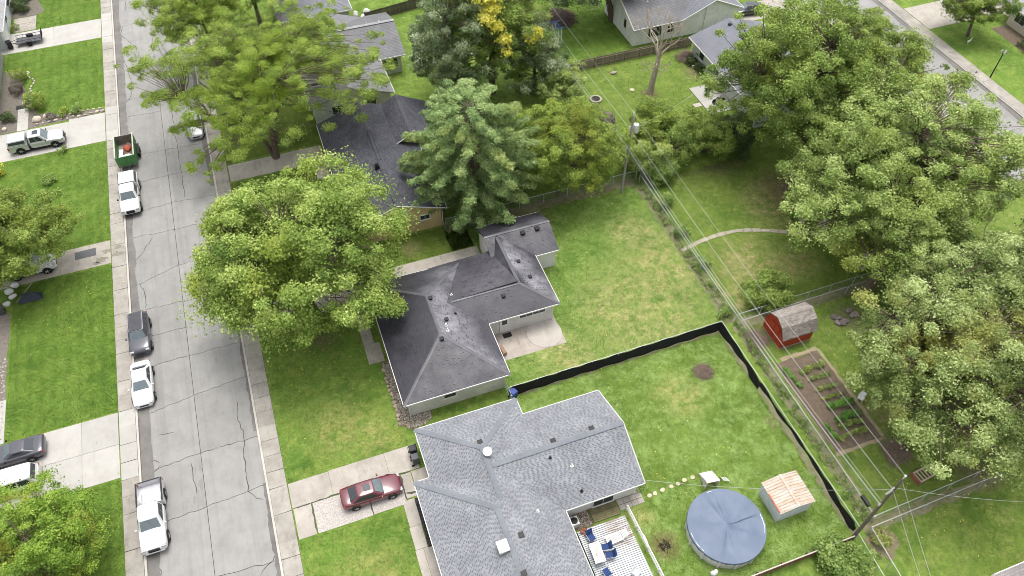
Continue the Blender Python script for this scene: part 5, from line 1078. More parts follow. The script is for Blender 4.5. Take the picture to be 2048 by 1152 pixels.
for i in range(NR+1):
    k = i/NR; r = (pr_+.07)*k
    for j in range(NA):
        th = 2*PI*j/NA; z = 1.22+.16*(1-k)
        q = max([n for n, a_ in enumerate(seams) if a_ <= th], default=-1); lo = seams[q] if q >= 0 else seams[-1]-2*PI; hi = seams[q+1] if q+1 < len(seams) else seams[0]+2*PI
        f = (th-lo)/(hi-lo); z -= (.09+.08*math.sin(q*2.3))*math.sin(PI*f)**.8*min(1, k*2.2)*(1-k**6)
        z += .016*math.sin(th*34+3*math.sin(th*5))*max(0, k-.72)*3.5*(1-k**8)
        x, y = r*math.cos(th), r*math.sin(th); dx, dy = x-.75, y+.15; d2 = dx*dx/.35+dy*dy/.6; z -= .17*math.exp(-d2*d2); z += .012*math.sin(math.atan2(dy, dx)*17)*math.exp(-(math.sqrt(d2)-1.1)**2*3)
        vs.append((x, y, z))
for j in range(NA): th = 2*PI*j/NA; vs.append(((pr_+.1)*math.cos(th), (pr_+.1)*math.sin(th), 1.02+.05*math.sin(j*1.7)))
for i in range(NR+1):
    for j in range(NA): q = (j+1) % NA; fs.append((i*NA+j, (i+1)*NA+j, (i+1)*NA+q, i*NA+q))
MB().add(vs, fs).build('pool_cover', COV, t, smooth=True)
GREYW = M('grey_step_wood', (.60, .57, .53), (.45, .43, .40), scale=4, fine=.2, rnd=.12)
t = thing('pool_steps', 'weathered wooden steps leaning on the covered pool', 'steps', (24.2, 20.35, 0), R(-8))
for k in range(5): MB().box(-.55, .55, .1+k*.26, .34+k*.26, 1.02-k*.2, 1.06-k*.2).build('tread', GREYW, t)
for s_ in (-1, 1): MB().add([(s_*.5-.03, 1.42, 0), (s_*.5-.03, .08, 0), (s_*.5-.03, .08, 1.01), (s_*.5-.03, .36, 1.01), (s_*.5-.03, 1.42, .2), (s_*.5+.03, 1.42, 0), (s_*.5+.03, .08, 0), (s_*.5+.03, .08, 1.01), (s_*.5+.03, .36, 1.01), (s_*.5+.03, 1.42, .2)], [(0, 1, 2, 3, 4), (9, 8, 7, 6, 5), (0, 5, 6, 1), (1, 6, 7, 2), (2, 7, 8, 3), (3, 8, 9, 4), (4, 9, 5, 0)]).build('stringer', GREYW, t)
t = thing('ladder', 'white ladder lying against the pool steps', 'ladder', (25.2, 20.1, 0), R(-25))
for s_ in (-.2, .2): MB().tube([(s_, .9, .05), (s_, .0, 1.2)], .03, 5).build('rail', WHITE, t)
for k in range(5): MB().tube([(-.2, .8-k*.17, .18+k*.22), (.2, .8-k*.17, .18+k*.22)], .02, 5).build('rung', WHITE, t)
STN = M('stepping_stone', (.52, .46, .34), (.40, .35, .25), scale=5, rnd=.15)
for i, (x, y) in enumerate([(19.31, 21.51), (19.81, 21.53), (20.5, 21.6), (21.3, 21.61), (21.9, 21.66), (22.54, 21.75), (23.25, 21.74)]):
    tag(MB().prism(ragged(0, 0, .19, .17, 8, .15, i), .0, .055).build('stepping_stone', STN), 'square stepping stone in the row between the pavers and the pool steps', 'stone', 'stepping stones in the pool yard').location = (x, y, 0)
# deck
t = thing('deck', 'low deck of pale worn painted boards behind the grey shingled house', 'deck', (12.7, 16, 0)); of = (12.7, 16, 0)
tt = NT('worn_deck_paint'); oi = tt.n('ObjectInfo'); vm = tt.n('VectorMath', operation='DISTANCE'); tt.l(tt.geo.outputs['Position'], vm.inputs[0]); vm.inputs[1].default_value = (16.4, 19.9, .4)
wn = tt.mul(tt.rng(vm.outputs['Value'], 1.0, 2.6, 1, 0), tt.rng(tt.noise(2.2, 7, .75, stretch=(.35, 2.4, 1)), .42, .58, 0, 1))
a = tt.mix(wn, tt.ramp(tt.noise(2, 5, .7), [(.3, (.40, .42, .45, 1)), (.6, (.54, .56, .58, 1))]), (.27, .20, .14, 1)); tt.base(a); tt.set(.6, .3); DECKP = tt.m
MB().box(12.7, 16.6, 12.6, 20.62, .1, .27).build('deck_frame', DWD, t, of)
bd = mesh_of(MB().box(0, 3.98, 0, .122, .302, .34), 'deck_board', DECKP)
for k in range(51): piece('deck_board', bd, t, (0, 12.6+k*.157-16, 0))
t2 = thing('wooden_platform', 'mossy brown wooden platform beside the paving', 'platform', (14.3, 20.9, 0)); MOSS = M('mossy_boards', (.21, .175, .10), (.12, .12, .055), scale=2.5, fine=.25, rnd=.2)
bd = mesh_of(MB().box(0, 2.25, 0, .145, .06, .12), 'plank', MOSS)
for k in range(9): piece('plank', bd, t2, (0, k*.155, 0))
MB().box(0, 2.25, .02, 1.4, 0, .058).build('joists', MOSS, t2)
PAV = concrete('grey_paver', (.42, .38, .35), (.30, .27, .25), .5); rp = None
for i in range(4):
    for j in range(3):
        m = MB().box(16.65+i*.53, 17.15+i*.53, 21.15+j*.46, 21.57+j*.46, -.02, .045)
        if rp is None: rp = struct(m.build('paving', PAV), 'square concrete pavers at the corner of the grey shingled house')
        else: m.build('paver', PAV, rp)
PEB = M('pebble', (.42, .37, .30), (.22, .19, .15), scale=8, fine=.3, rnd=.3)
def pebbles(name, label, poly_fn, n, s0, s1, m, seed, z=.0):
    g = np.random.default_rng(seed); V = []
    base = np.array([[1, 0, 0], [0, 1, 0], [-1, 0, 0], [0, -1, 0], [0, 0, 1.0]])
    cnt = 0; F = [(0, 1, 4), (1, 2, 4), (2, 3, 4), (3, 0, 4)]; tint = []
    while cnt < n:
        x, y = poly_fn(g); s_ = g.uniform(s0, s1); a = g.uniform(0, PI); sc = np.array([s_*g.uniform(.7, 1.3), s_, s_*g.uniform(.5, .9)]); b = base*sc; c_, q = math.cos(a), math.sin(a)
        P = np.c_[b[:, 0]*c_-b[:, 1]*q+x, b[:, 0]*q+b[:, 1]*c_+y, b[:, 2]+z]; tv = g.random()
        for f in F: V += [P[i] for i in f]; tint.append(tv)
        cnt += 1
    o = np_mesh(name, np.array(V), 3, m, tint, kind='stuff'); o['label'] = label; o['category'] = 'gravel'; return o
PEBT = leafmat('pebble_mix', [(0, (.16, .14, .115)), (.4, (.29, .26, .215)), (.8, (.41, .38, .325)), (1, (.52, .49, .44))], trans=0.)
sheet('gravel_bed', ragrect(12.2, 14.2, 20.8, 22.3, .05, .4, 3), .02, SOIL); pebbles('gravel', 'tan pebbles between the house corner and the platform', lambda g: (g.uniform(12.3, 14.15), g.uniform(20.85, 22.2)), 700, .02, .06, PEBT, 5, .02)
t = thing('air_conditioner', 'white air conditioning unit in the pebble corner by the deck', 'air conditioner', (12.75, 21.35, .02))
MB().box(-.36, .36, -.36, .36, 0, .72).build('case', WHITE, t, bevel=.06); MB().lathe([(.28, .721), (.28, .735), (.02, .74)], n=20).build('fan_grille', DARKM, t)
# deck furniture
CH = M('navy_cushion', (.025, .055, .17), var=.15, rough=.8); FR = M('grey_frame', (.45, .46, .48), rough=.4)
def patio_chair(label, x, y, rz, z=.34, group=None):
    t = thing('patio_chair', label, 'chair', (x, y, z), rz, group)
    MB().box(-.27, .27, -.26, .26, .36, .43).build('seat', CH, t, bevel=.025); MB().add([(-.27, .24, .44), (.27, .24, .44), (.27, .42, .95), (-.27, .42, .95), (-.27, .31, .42), (.27, .31, .42), (.27, .48, .93), (-.27, .48, .93)], [(0, 1, 2, 3), (7, 6, 5, 4), (0, 4, 5, 1), (1, 5, 6, 2), (2, 6, 7, 3), (3, 7, 4, 0)]).build('backrest', CH, t)
    for s_ in (-1, 1):
        MB().tube([(s_*.3, -.28, .6), (s_*.3, .3, .62)], .022, 5).build('armrest', FR, t)
        for yy in (-.26, .28): MB().tube([(s_*.29, yy, 0), (s_*.3, yy, .6)], .016, 5).build('leg', FR, t)
    return t
patio_chair('navy cushioned patio chair alone near the air conditioner', 13.45, 19.7, R(10)); patio_chair('navy patio chair at the table beside the white lounger', 14.15, 18.65, R(-100)); patio_chair('navy patio chair at the table next to the lounger chair', 14.2, 18.0, R(-100)); patio_chair('navy patio chair at the table end away from the lounger', 13.45, 16.95, R(190))
t = thing('patio_table', 'pale rectangular patio table holding a folded parasol on the deck', 'table', (13.35, 18.4, .34), R(-3))
MB().box(-.42, .42, -.78, .78, .68, .72).build('table_top', M('frosted_table_top', (.60, .61, .64), rough=.15), t, bevel=.015)
for sx in (-1, 1):
    for sy in (-1, 1): MB().tube([(sx*.38, sy*.72, 0), (sx*.38, sy*.72, .68)], .02, 5).build('leg', FR, t)
t = thing('parasol', 'folded orange and white parasol lying across the patio table', 'parasol', (13.35, 18.5, 1.13), R(70)); MB().tube([(-.5, 0, 0), (-.1, 0, .02), (.45, 0, 0)], [.03, .09, .02], 8).build('canopy', M('parasol_cloth', (.62, .36, .26), (.6, .55, .5), scale=6), t, smooth=True); MB().tube([(-.95, 0, -.02), (-.5, 0, 0)], .018, 6).build('pole', FR, t)
t = thing('sun_lounger', 'white plastic sun lounger on the deck', 'sun lounger', (15.25, 19.1, .34), R(3))
for k in range(11): MB().box(-.8+k*.115, -.72+k*.115, -.3, .3, .28, .32).build('slat', WHITE, t)
for k in range(5): MB().add([(.48+k*.09, -.3, .32+k*.07), (.55+k*.09, -.3, .37+k*.07), (.55+k*.09, .3, .37+k*.07), (.48+k*.09, .3, .32+k*.07), (.48+k*.09, -.3, .29+k*.07), (.55+k*.09, -.3, .34+k*.07), (.55+k*.09, .3, .34+k*.07), (.48+k*.09, .3, .29+k*.07)], [(0, 1, 2, 3), (7, 6, 5, 4), (0, 4, 5, 1), (1, 5, 6, 2), (2, 6, 7, 3), (3, 7, 4, 0)]).build('back_slat', WHITE, t)
for s_ in (-1, 1):
    MB().box(-.85, .5, s_*.33-.03, s_*.33+.03, .25, .33).build('side_rail', WHITE, t, bevel=.015)
    for x in (-.7, .45): MB().box(x-.04, x+.04, s_*.33-.03, s_*.33+.03, 0, .25).build('leg', WHITE, t)
t = thing('plastic_chair', 'white plastic chair on the lower part of the deck', 'chair', (15.5, 16.15, .34), R(30))
def plastic_chair(t):
    MB().box(-.24, .24, -.24, .24, .38, .42).build('seat', WHITE, t, bevel=.015); MB().add([(-.24, .2, .42), (.24, .2, .42), (.22, .34, .84), (-.22, .34, .84), (-.24, .23, .42), (.24, .23, .42), (.22, .37, .84), (-.22, .37, .84)], [(0, 1, 2, 3), (7, 6, 5, 4), (0, 4, 5, 1), (1, 5, 6, 2), (2, 6, 7, 3), (3, 7, 4, 0)]).build('backrest', WHITE, t)
    for sx in (-1, 1):
        for sy in (-1, 1): MB().tube([(sx*.25, sy*.25, 0), (sx*.21, sy*.21, .38)], .022, 5).build('leg', WHITE, t)
        MB().tube([(sx*.26, -.22, .62), (sx*.25, .25, .64)], .022, 5).build('armrest', WHITE, t)
plastic_chair(t); t = thing('plastic_chair', 'white plastic garden chair at the edge of the vegetable garden', 'chair', (40.3, 23.3, 0), R(-60)); plastic_chair(t)
t = thing('flower_pots', 'terracotta pots crowded against the wall at the deck corner', 'pots', (13.15, 20.45, .34))
for i, (x, y, r) in enumerate([(-.1, 0, .16), (.2, .08, .13), (.05, -.3, .12)]): MB().lathe([(r*.7, 0), (r, r*1.6), (r*1.1, r*1.6), (r*1.1, r*1.9), (r*.9, r*1.85), (r*.85, r*1.5)], (x, y, 0), 12).build('pot', M('terracotta', (.27, .11, .06)), t)
t = thing('deck_railing', 'white wooden rail fence beside the deck', 'railing', (17.1, 15.4, 0)); of = (17.1, 15.4, 0)
for k in range(6): x = 17.02+k*.045; MB().box(x-.04, x+.04, 21.0-k*1.75-.04, 21.0-k*1.75+.04, 0, 1.0).build('post', WHITE, t, of)
for z in (.45, .93): MB().tube([(17.08, 21.05, z), (17.3, 12.3, z)], .055, 4).build('rail', WHITE, t, of)
tag(rock('towel', None, None, (17.12, 18.05, 1.0), (.13, .45, .16), WHITE, 9), 'white towel bundled over the deck railing', 'towel')
tag(rock('propane_tank', None, None, (21.05, 14.3, .3), (.24, .24, .32), WHITE, 12), 'white tank standing south of the covered pool', 'tank')
# burn spot, brush ring
def sticks(name, label, cat, x, y, rad, n, ln, m, seed, z=.05, hz=.15, r=.015):
    r2 = random.Random(seed); t = thing(name, label, cat, (x, y, 0)); mb = MB()
    for i in range(n):
        a, d, th, l2 = r2.uniform(0, 2*PI), rad*math.sqrt(r2.random()), r2.uniform(0, PI), ln*r2.uniform(.5, 1.2); cx, cy, cz = d*math.cos(a), d*math.sin(a), z+hz*r2.random()*(1-d/rad/1.3)
        mb.tube([(cx-math.cos(th)*l2/2, cy-math.sin(th)*l2/2, max(.02, cz-r2.uniform(0, .1))), (cx+math.cos(th)*l2/2, cy+math.sin(th)*l2/2, cz+r2.uniform(0, .12))], r*r2.uniform(.6, 1.4), 4)
    o = mb.build('sticks', m, t); o['kind'] = 'stuff'; return t
STK = M('dry_sticks', (.27, .20, .16), (.15, .11, .09), scale=5); CHAR = M('charred_wood', (.04, .035, .03), scale=5); PURP = M('purple_brush', (.16, .11, .115), (.10, .07, .07), scale=3)
sticks('brush_pile', 'round pile of grey-brown twigs in the pool yard lawn', 'brush pile', 29.0, 30.4, .75, 170, .8, STK, 1, .04, .35); sticks('fire_remains', 'charred sticks on the scorched spot near the deck', 'fire remains', 18.6, 17.45, .4, 40, .5, CHAR, 2, .03, .1)
sticks('brush_pile', 'brown branch pile in the fence corner beside the red shed', 'brush pile', 35.3, 31.9, .9, 120, 1.3, STK, 3, .05, .5, .02); sticks('brush_pile', 'large dark purple-brown brush heap by the climbing frame', 'brush pile', 38.3, 87.5, 2.0, 420, 2.0, PURP, 4, .1, 1.6, .022); sticks('brush_pile', 'grey branch tangle beside the timber rack', 'brush pile', 40.0, 18.0, 1.1, 160, 1.3, STK, 6, .05, .5, .02)
sticks('brush_pile', 'bare twigs heaped at the wooden fence end by the green house', 'brush pile', 50.2, 73.6, 1.1, 200, 1.5, STK, 7, .1, 1.2, .02); sticks('brush_pile', 'branch heap along the alley fence north of the red shed', 'brush pile', 34.75, 31.2, .5, 90, .9, STK, 8, .05, .5, .018)
# timber rack
t = thing('timber_rack', 'low red-brown timber rack with pale slats under the big tree edge', 'rack', (40.9, 15.6, 0), R(6)); RT = M('red_timber', (.30, .12, .075), scale=3)
for y in (-.42, .42): MB().box(-1.0, 1.0, y-.05, y+.05, .3, .42).build('side_beam', M('pale_timber', (.55, .44, .36), scale=3), t)
for k in range(7): MB().box(-.95+k*.3, -.86+k*.3, -.48, .48, .421, .45).build('slat', MATS['pale_timber'], t)
MB().box(-1.12, -1.0, -.5, .5, 0, .5).build('end_board', RT, t)
for x in (-.9, .9):
    for y in (-.42, .42): MB().box(x-.05, x+.05, y-.05, y+.05, 0, .3).build('leg', RT, t)
# ------------------------------------------------------------------ vegetable garden
sheet('garden_bed', ragrect(35.4, 39.85, 19.7, 29.0, .1, .5, 9), .03, SOIL, 'bare brown soil of the vegetable garden')
sheet('garden_edge', ragrect(39.85, 40.15, 19.7, 29.2, .08, .5, 10), .024, M('dry_edge', (.34, .28, .18), scale=3)); sheet('garden_edge', ragrect(35.3, 40.1, 19.35, 19.7, .08, .5, 11), .0245, MATS['dry_edge']); sheet('garden_edge', ragrect(36.2, 40, 29.0, 29.4, .08, .5, 12), .025, MATS['dry_edge'])
# ------------------------------------------------------------------ far yards
t = thing('climbing_frame', 'blue and white ladder climbing frame on the lawn', 'climbing frame', (36.2, 83.2, 0), R(2)); BLU = M('blue_tube', (.09, .22, .50), rough=.4)
for y in (-.8, .85): MB().tube([(-.85, y, 2.15), (.85, y, 2.15)], .045, 6).build('cross_bar', BLU, t)
for s_ in (-.22, .22):
    MB().tube([(s_, -.8, 2.1), (s_, .85, 2.1)], .035, 6).build('rail', BLU, t)
    for y, y2 in ((-.8, -1.25), (.85, 1.2)): MB().tube([(s_, y, 2.1), (s_*1.1, y2, 0)], .032, 6).build('leg', WHITE, t)
for k in range(6): MB().tube([(-.22, -.8+k*.33, 2.1), (.22, -.8+k*.33, 2.1)], .025, 5).build('bar', BLU, t)
for k in range(6):
    for y, y2 in ((-.8, -1.25), (.85, 1.2)): u = .15+k*.14; MB().tube([(-.23, y+(y2-y)*(1-u), 2.1*u), (.23, y+(y2-y)*(1-u), 2.1*u)], .02, 5).build('rung', WHITE, t)
t = thing('fire_ring', 'pale stone fire ring with dark ash', 'fire ring', (35.85, 69.65, 0)); me = mesh_of(MB().box(-.15, .15, -.1, .1, 0, .22), 'ring_stone', M('pale_block', (.46, .41, .37), scale=4, rnd=.15), bevel=.03)
for k in range(13): a = 2*PI*k/13; piece('ring_stone', me, t, (.62*math.cos(a), .62*math.sin(a), 0), (0, 0, a+PI/2))
MB().lathe([(.5, .0), (.5, .06), (.2, .1), (.02, .1)], n=16).build('ash', CHAR, t)
tag(MB().lathe([(.32, 0), (.3, .12), (.1, .13), (.02, .13)], (0, 0, 0), 14).build('tree_stump', M('cut_stump', (.55, .5, .36), scale=6)), 'pale cut stump in the lawn by the dead tree', 'stump').location = (40.8, 69.9, 0)
rock('lawn_rock', 'pinkish-grey rock on the lawn near the wooden fence', 'rock', (40.1, 73.9, .1), (.42, .3, .16), M('pink_rock', (.34, .28, .25), scale=5), 21)
t = thing('raised_bed', 'black edged raised bed near the alley hedge', 'raised bed', (32.75, 79, 0)); 
for x in (-.55, .55): MB().box(x-.04, x+.04, -1.5, 1.5, 0, .3).build('side_board', DARKM, t)
MB().box(-.5, .5, -1.45, 1.45, 0, .22).build('soil', SOIL, t)
t = thing('fire_bowl', 'dark fire bowl standing on the pale patio', 'fire bowl', (48.9, 65.9, .1)); MB().lathe([(.3, 0), (.08, .1), (.08, .5), (.36, .72), (.38, .72), (.3, .6), (.02, .56)], n=14).build('bowl', DARKM, t); MB().tube([(0, 0, .7), (.1, .1, 1.3)], .02, 5).build('poker', STEEL, t)
for i, (x, y) in enumerate([(48.6, 63.6), (49.3, 63.3), (49.9, 63.9), (49.5, 64.3)]):
    t = thing('metal_chair', 'dark wire patio chair huddled at the patio corner', 'chair', (x, y, .1), i*1.3, 'wire chairs on the pale patio'); MB().box(-.22, .22, -.22, .22, .4, .43).build('seat', DARKM, t); MB().box(-.22, .22, .2, .23, .45, .85).build('backrest', DARKM, t)
    for sx in (-1, 1):
        for sy in (-1, 1): MB().tube([(sx*.2, sy*.2, 0), (sx*.2, sy*.2, .4)], .015, 4).build('leg', DARKM, t)
slabs('patio_step', 'stone step at the edge of the pale patio', [rect(46.4, 47.4, 64.2, 64.9)], OLDC, .06, .07)
for i, (x, y) in enumerate([(50.1, 71.5), (50.05, 70), (50.1, 69.1), (50.15, 68.5)]): tag(MB().lathe([(.12, 0), (.17, .28), (.19, .3), (.15, .29)], n=12).build('flower_pot', WHITE if i != 1 else DARKM), 'small pot in the row along the green house wall', 'pot', 'pots along the green house').location = (x, y, .02)
t = thing('lamp_post', 'black lamp post on the lawn across the far street', 'lamp post', (83.95, 57.2, 0)); MB().tube([(0, 0, 0), (0, 0, 2.0), (0, 0, 3.4)], [.09, .07, .06], 8).build('post', DARKM, t)
for a in (0, 2*PI/3, 4*PI/3): MB().tube([(0, 0, 3.3), (.22*math.cos(a), .22*math.sin(a), 3.45)], .025, 5).build('arm', DARKM, t); MB().lathe([(.05, 0), (.11, .08), (.12, .3), (.05, .4), (.01, .42)], (.26*math.cos(a), .26*math.sin(a), 3.42), 8).build('lantern', M('lantern_glass', (.5, .5, .48), rough=.2), t)
MB().tube([(-.05, 0, 2.7), (.2, 0, 2.7)], .02, 5).build('cross_arm', DARKM, t)
t = thing('lawn_ornament', 'pale bird shaped ornament under the small tree across the far street', 'ornament', (86.2, 64.0, 0)); MB().tube([(-.25, 0, .45), (0, 0, .5), (.2, 0, .55), (.3, 0, .9), (.42, 0, .92)], [.03, .14, .1, .04, .03], 7).build('body', WHITE, t, smooth=True)
for s_ in (-.06, .06): MB().tube([(0, s_, .45), (0, s_, 0)], .02, 4).build('leg', WHITE, t)
t = thing('condenser', 'grey air conditioner against the white house wall', 'air conditioner', (57.5, 77.6, 0)); MB().lathe([(.4, 0), (.42, .05), (.42, .75), (.36, .8), (.1, .8)], n=14).build('case', M('condenser_grey', (.33, .35, .34), rough=.5), t); MB().lathe([(.3, .801), (.3, .82), (.02, .83)], n=12).build('fan_grille', DARKM, t)
t = thing('picnic_table', 'grey wooden table glimpsed under the right-hand trees', 'table', (49.8, 36.6, 0), R(20)); 
for k in range(4): MB().box(-.9, .9, -.36+k*.19, -.19+k*.19, .72, .76).build('top_board', GREYW, t)
for s_ in (-1, 1): MB().box(-.9, .9, s_*.75-.12, s_*.75+.12, .42, .46).build('bench_board', GREYW, t); MB().box(s_*.6-.05, s_*.6+.05, -.8, .8, .34, .419).build('bench_support', GREYW, t); MB().box(s_*.6-.05, s_*.6+.05, -.1, .1, 0, .72).build('leg', GREYW, t)
for i, (x, y) in enumerate([(12.6, 97.6), (13.4, 96.6), (14.2, 97.8)]): rock('yard_clutter', ['white covered grill behind the blue-grey roofed house', 'pale garden seat behind the weathered grey house', 'white bundle on the lawn behind the weathered grey house'][i], 'clutter', (x, y, .3), (.4, .35, .4), WHITE, 30+i)
# ------------------------------------------------------------------ planting beds
MUL = M('dark_mulch', (.035, .033, .033), (.018, .017, .017), scale=5, fine=.4, bump=.8, bscale=18, rough=1)
sheet('mulch_bed', ragrect(1.75, 2.35, 23.4, 27.55, .04, .4, 13), .05, MUL, 'black mulch bed beside the grey shingled house', thick=.05)
t = pebbles('mulch_chips', 'black bark chips of the narrow bed by the grey house', lambda g: (g.uniform(1.78, 2.33), g.uniform(23.45, 27.5)), 260, .04, .09, leafmat('mulch_mix', [(0, (.015, .015, .015)), (1, (.06, .058, .06))], trans=0.), 9, .05)
sheet('rock_bed', [(2.3, 41.1), (2.75, 41.1), (3.42, 40.9), (3.42, 34.95), (5.2, 34.85), (5.1, 34.1), (4.3, 33.75), (3.2, 33.6), (2.6, 34.2), (2.35, 35.6), (2.5, 38)], .022, SOIL, 'brown soil bed along the front of the dark roofed house')
def inrb(g):
    while True:
        x, y = g.uniform(2.3, 5.1), g.uniform(33.65, 41)
        if (x < 3.42 and x > 2.45 and y > 34.2) or (y < 34.85 and x > 2.7 and (x-3.9)**2/1.6+(y-34.6)**2/.8 < 1): return x, y
pebbles('gravel', 'tan pebbles in the front bed of the dark roofed house', inrb, 2200, .025, .075, PEBT, 11, .02)
RK = M('tan_rock', (.36, .29, .24), (.22, .17, .14), scale=4, fine=.25, rnd=.2); RKP = M('pale_rock', (.55, .48, .40), (.38, .33, .27), scale=4, fine=.2, rnd=.15)
for i in range(16): rock('border_rock', 'tan rock edging the front bed of the dark roofed house', 'rock', (2.42+random.uniform(-.08, .1)+(.5 if i == 0 else 0), 34.0+i*.44, .08), (random.uniform(.12, .24), random.uniform(.14, .26), .14), RK, 50+i, 'rocks edging the front bed')
MULG = M('grey_mulch', (.20, .175, .155), (.12, .105, .09), scale=4, fine=.35, bump=.6, bscale=20, rough=1)
sheet('planting_bed', [(-31.8, 86.9), (-20.2, 87.35), (-20.1, 88.2), (-24, 88.4), (-27.5, 89.6), (-28.2, 92.5), (-29.3, 96), (-29.6, 99.5), (-31.8, 100)], .02, MULG, 'mulched bed with rocks and shrubs by the grey sided house')
for i in range(24): a = i/23; rock('border_rock', 'pale rock edging the bed above the silver pickup driveway', 'rock', (-27.8+a*7.6, 88.25-.75*(i % 2)+random.uniform(-.1, .1), .08), (random.uniform(.14, .3), random.uniform(.1, .2), .13), RKP, 80+i, 'rocks edging the left house bed')
for i, (x, y, s_) in enumerate([(-27.4, 88.3, .5), (-26.4, 88.5, .42), (-31.0, 87.6, .38)]): rock('boulder', 'rounded pale boulder in the bed beside the pale walk', 'boulder', (x, y, s_*.4), (s_, s_*.8, s_*.6), RKP, 110+i, 'boulders in the left house bed')
me = mesh_of(MB().box(-.16, .16, -.09, .09, 0, .14), 'edging_block', RKP, bevel=.03); eb = thing('block_edging', 'scalloped pale block edging around the round shrubs', 'edging', (-29.2, 96, 0))
for i in range(17): a = -1.2+i*.15; piece('edging_block', me, eb, (math.cos(a*1.3)*.9+.1-.25*math.sin(i*1.1), 3.6*math.sin(a)-.4, 0), (0, 0, a+1.2))
sheet('planting_bed', [(-31.3, 112.8), (-28.3, 112.6), (-27.2, 113.5), (-28.2, 117), (-28.6, 124), (-31.3, 124)], .02, MULG); sheet('planting_bed', ragrect(-32, -29.1, 44, 58.4, .08, .6, 17), .02, MULG, 'stony bed along the left edge of the striped lawn')
pebbles('gravel', 'pale pebbles in the stony bed at the striped lawn', lambda g: (g.uniform(-31.8, -29.2), g.uniform(44.2, 53)), 500, .04, .12, PEBT, 13, .02)
slabs('front_walk', 'pale walk at the edge of the striped lawn', [rect(-30.2, -29.0, 43.8, 46), rect(-30.2, -29.0, 46, 48.3)], NEWC)
t = thing('door_mat', 'dark door mat on the pale walk of the left house', 'mat', (-29.4, 91.6, .035)); MB().box(-.55, .55, -.38, .38, 0, .02).build('mat', DARKM, t)
# tarp heap
t = thing('tarp_heap', 'dark blue-black tarp tented over poles beside the white car', 'tarp', (-27.3, 59.7, 0)); TARP = M('navy_tarp', (.02, .03, .045), var=.3, scale=4, rough=.4)
MB().add([(-1.1, -.5, 0), (1.1, -.45, 0), (.9, .5, 0), (-.9, .6, 0), (-.6, .1, .75), (.3, .15, .7), (0, -.6, .1)], [(0, 6, 4), (6, 5, 4), (6, 1, 5), (1, 2, 5), (2, 3, 4, 5), (3, 0, 4)]).build('tarp', TARP, t); MB().tube([(-1.3, -.2, .1), (.4, .9, 1.0)], .035, 5).build('pole', M('grey_tube', (.3, .3, .3)), t)
for i, (x, y) in enumerate([(-28.9, 60.3), (-29.3, 61.1), (-28.8, 61.7), (-29.4, 59.5)]): rock('white_sack', 'white sack in the heap beside the dark tarp', 'sack', (x, y, .22), (.38, .3, .28), WHITE, 130+i, 'sacks beside the tarp')
# bench on the patio
t = thing('garden_bench', 'small brown bench on the patio of the dark roofed house', 'bench', (12.95, 38.5, .03), R(100)); BW_ = M('bench_wood', (.34, .22, .16), scale=4)
for k in range(3): MB().box(-.5, .5, -.2+k*.14, -.08+k*.14, .4, .44).build('seat_slat', BW_, t)
for k in range(2): MB().box(-.5, .5, .22, .25, .55+k*.16, .67+k*.16).build('back_slat', BW_, t)
for x in (-.45, .45): MB().box(x-.03, x+.03, -.2, .25, 0, .4).build('leg', BW_, t); MB().box(x-.03, x+.03, .251, .29, 0, .85).build('back_post', BW_, t)
tag(MB().box(-.4, .4, -.25, .25, 0, .03).build('door_mat', DARKM), 'dark mat outside the white back door', 'mat').location = (14.0, 40.1, .035)
# ------------------------------------------------------------------ vegetation
def unit(a): return a/np.maximum(np.linalg.norm(a, axis=1, keepdims=True), 1e-9)
def leaf_faces(P, N, size, g, asp=.55, fold=.0):
    """pointed leaves at P facing N"""
    n = len(P); r = unit(g.normal(size=(n, 3))); u = unit(np.cross(N, r)); v = np.cross(N, u); s_ = (size*g.uniform(.6, 1.35, n))[:, None]
    V = np.empty((n, 3, 3)); V[:, 0] = P+u*s_; V[:, 1] = P-u*s_*.7+v*s_*asp*1.36; V[:, 2] = P-u*s_*.7-v*s_*asp*1.36
    return V.reshape(-1, 3)
def crown_leaves(c, rc, nl, size, g, centre, flat=.6, spread=.75, up=.5, asp=.55):
    """leaf sprays over every clump: c (k,3) centres, rc (k,) radii, nl leaves per clump of unit radius"""
    cnt = np.maximum(8, (nl*rc**2).astype(int)); idx = np.repeat(np.arange(len(c)), cnt); n = len(idx)
    d = unit(g.normal(size=(n, 3))); out = unit(c-centre)[idx]; d = unit(d+out*.55+np.array([0, 0, .35]))
    rr = rc[idx]*g.uniform(.35, 1.0, n)**.55*(1+.25*g.normal(size=n)*.6); P = c[idx]+d*rr[:, None]*np.array([1, 1, flat])
    N = unit(d*.7+np.array([0, 0, up])+g.normal(size=(n, 3))*spread); ct = g.normal(0, .16, len(c))
    tint = np.clip(.5+ct[idx]+g.normal(0, .17, n)+.12*d[:, 2], 0, 1)
    return leaf_faces(P, N, size, g, asp), tint
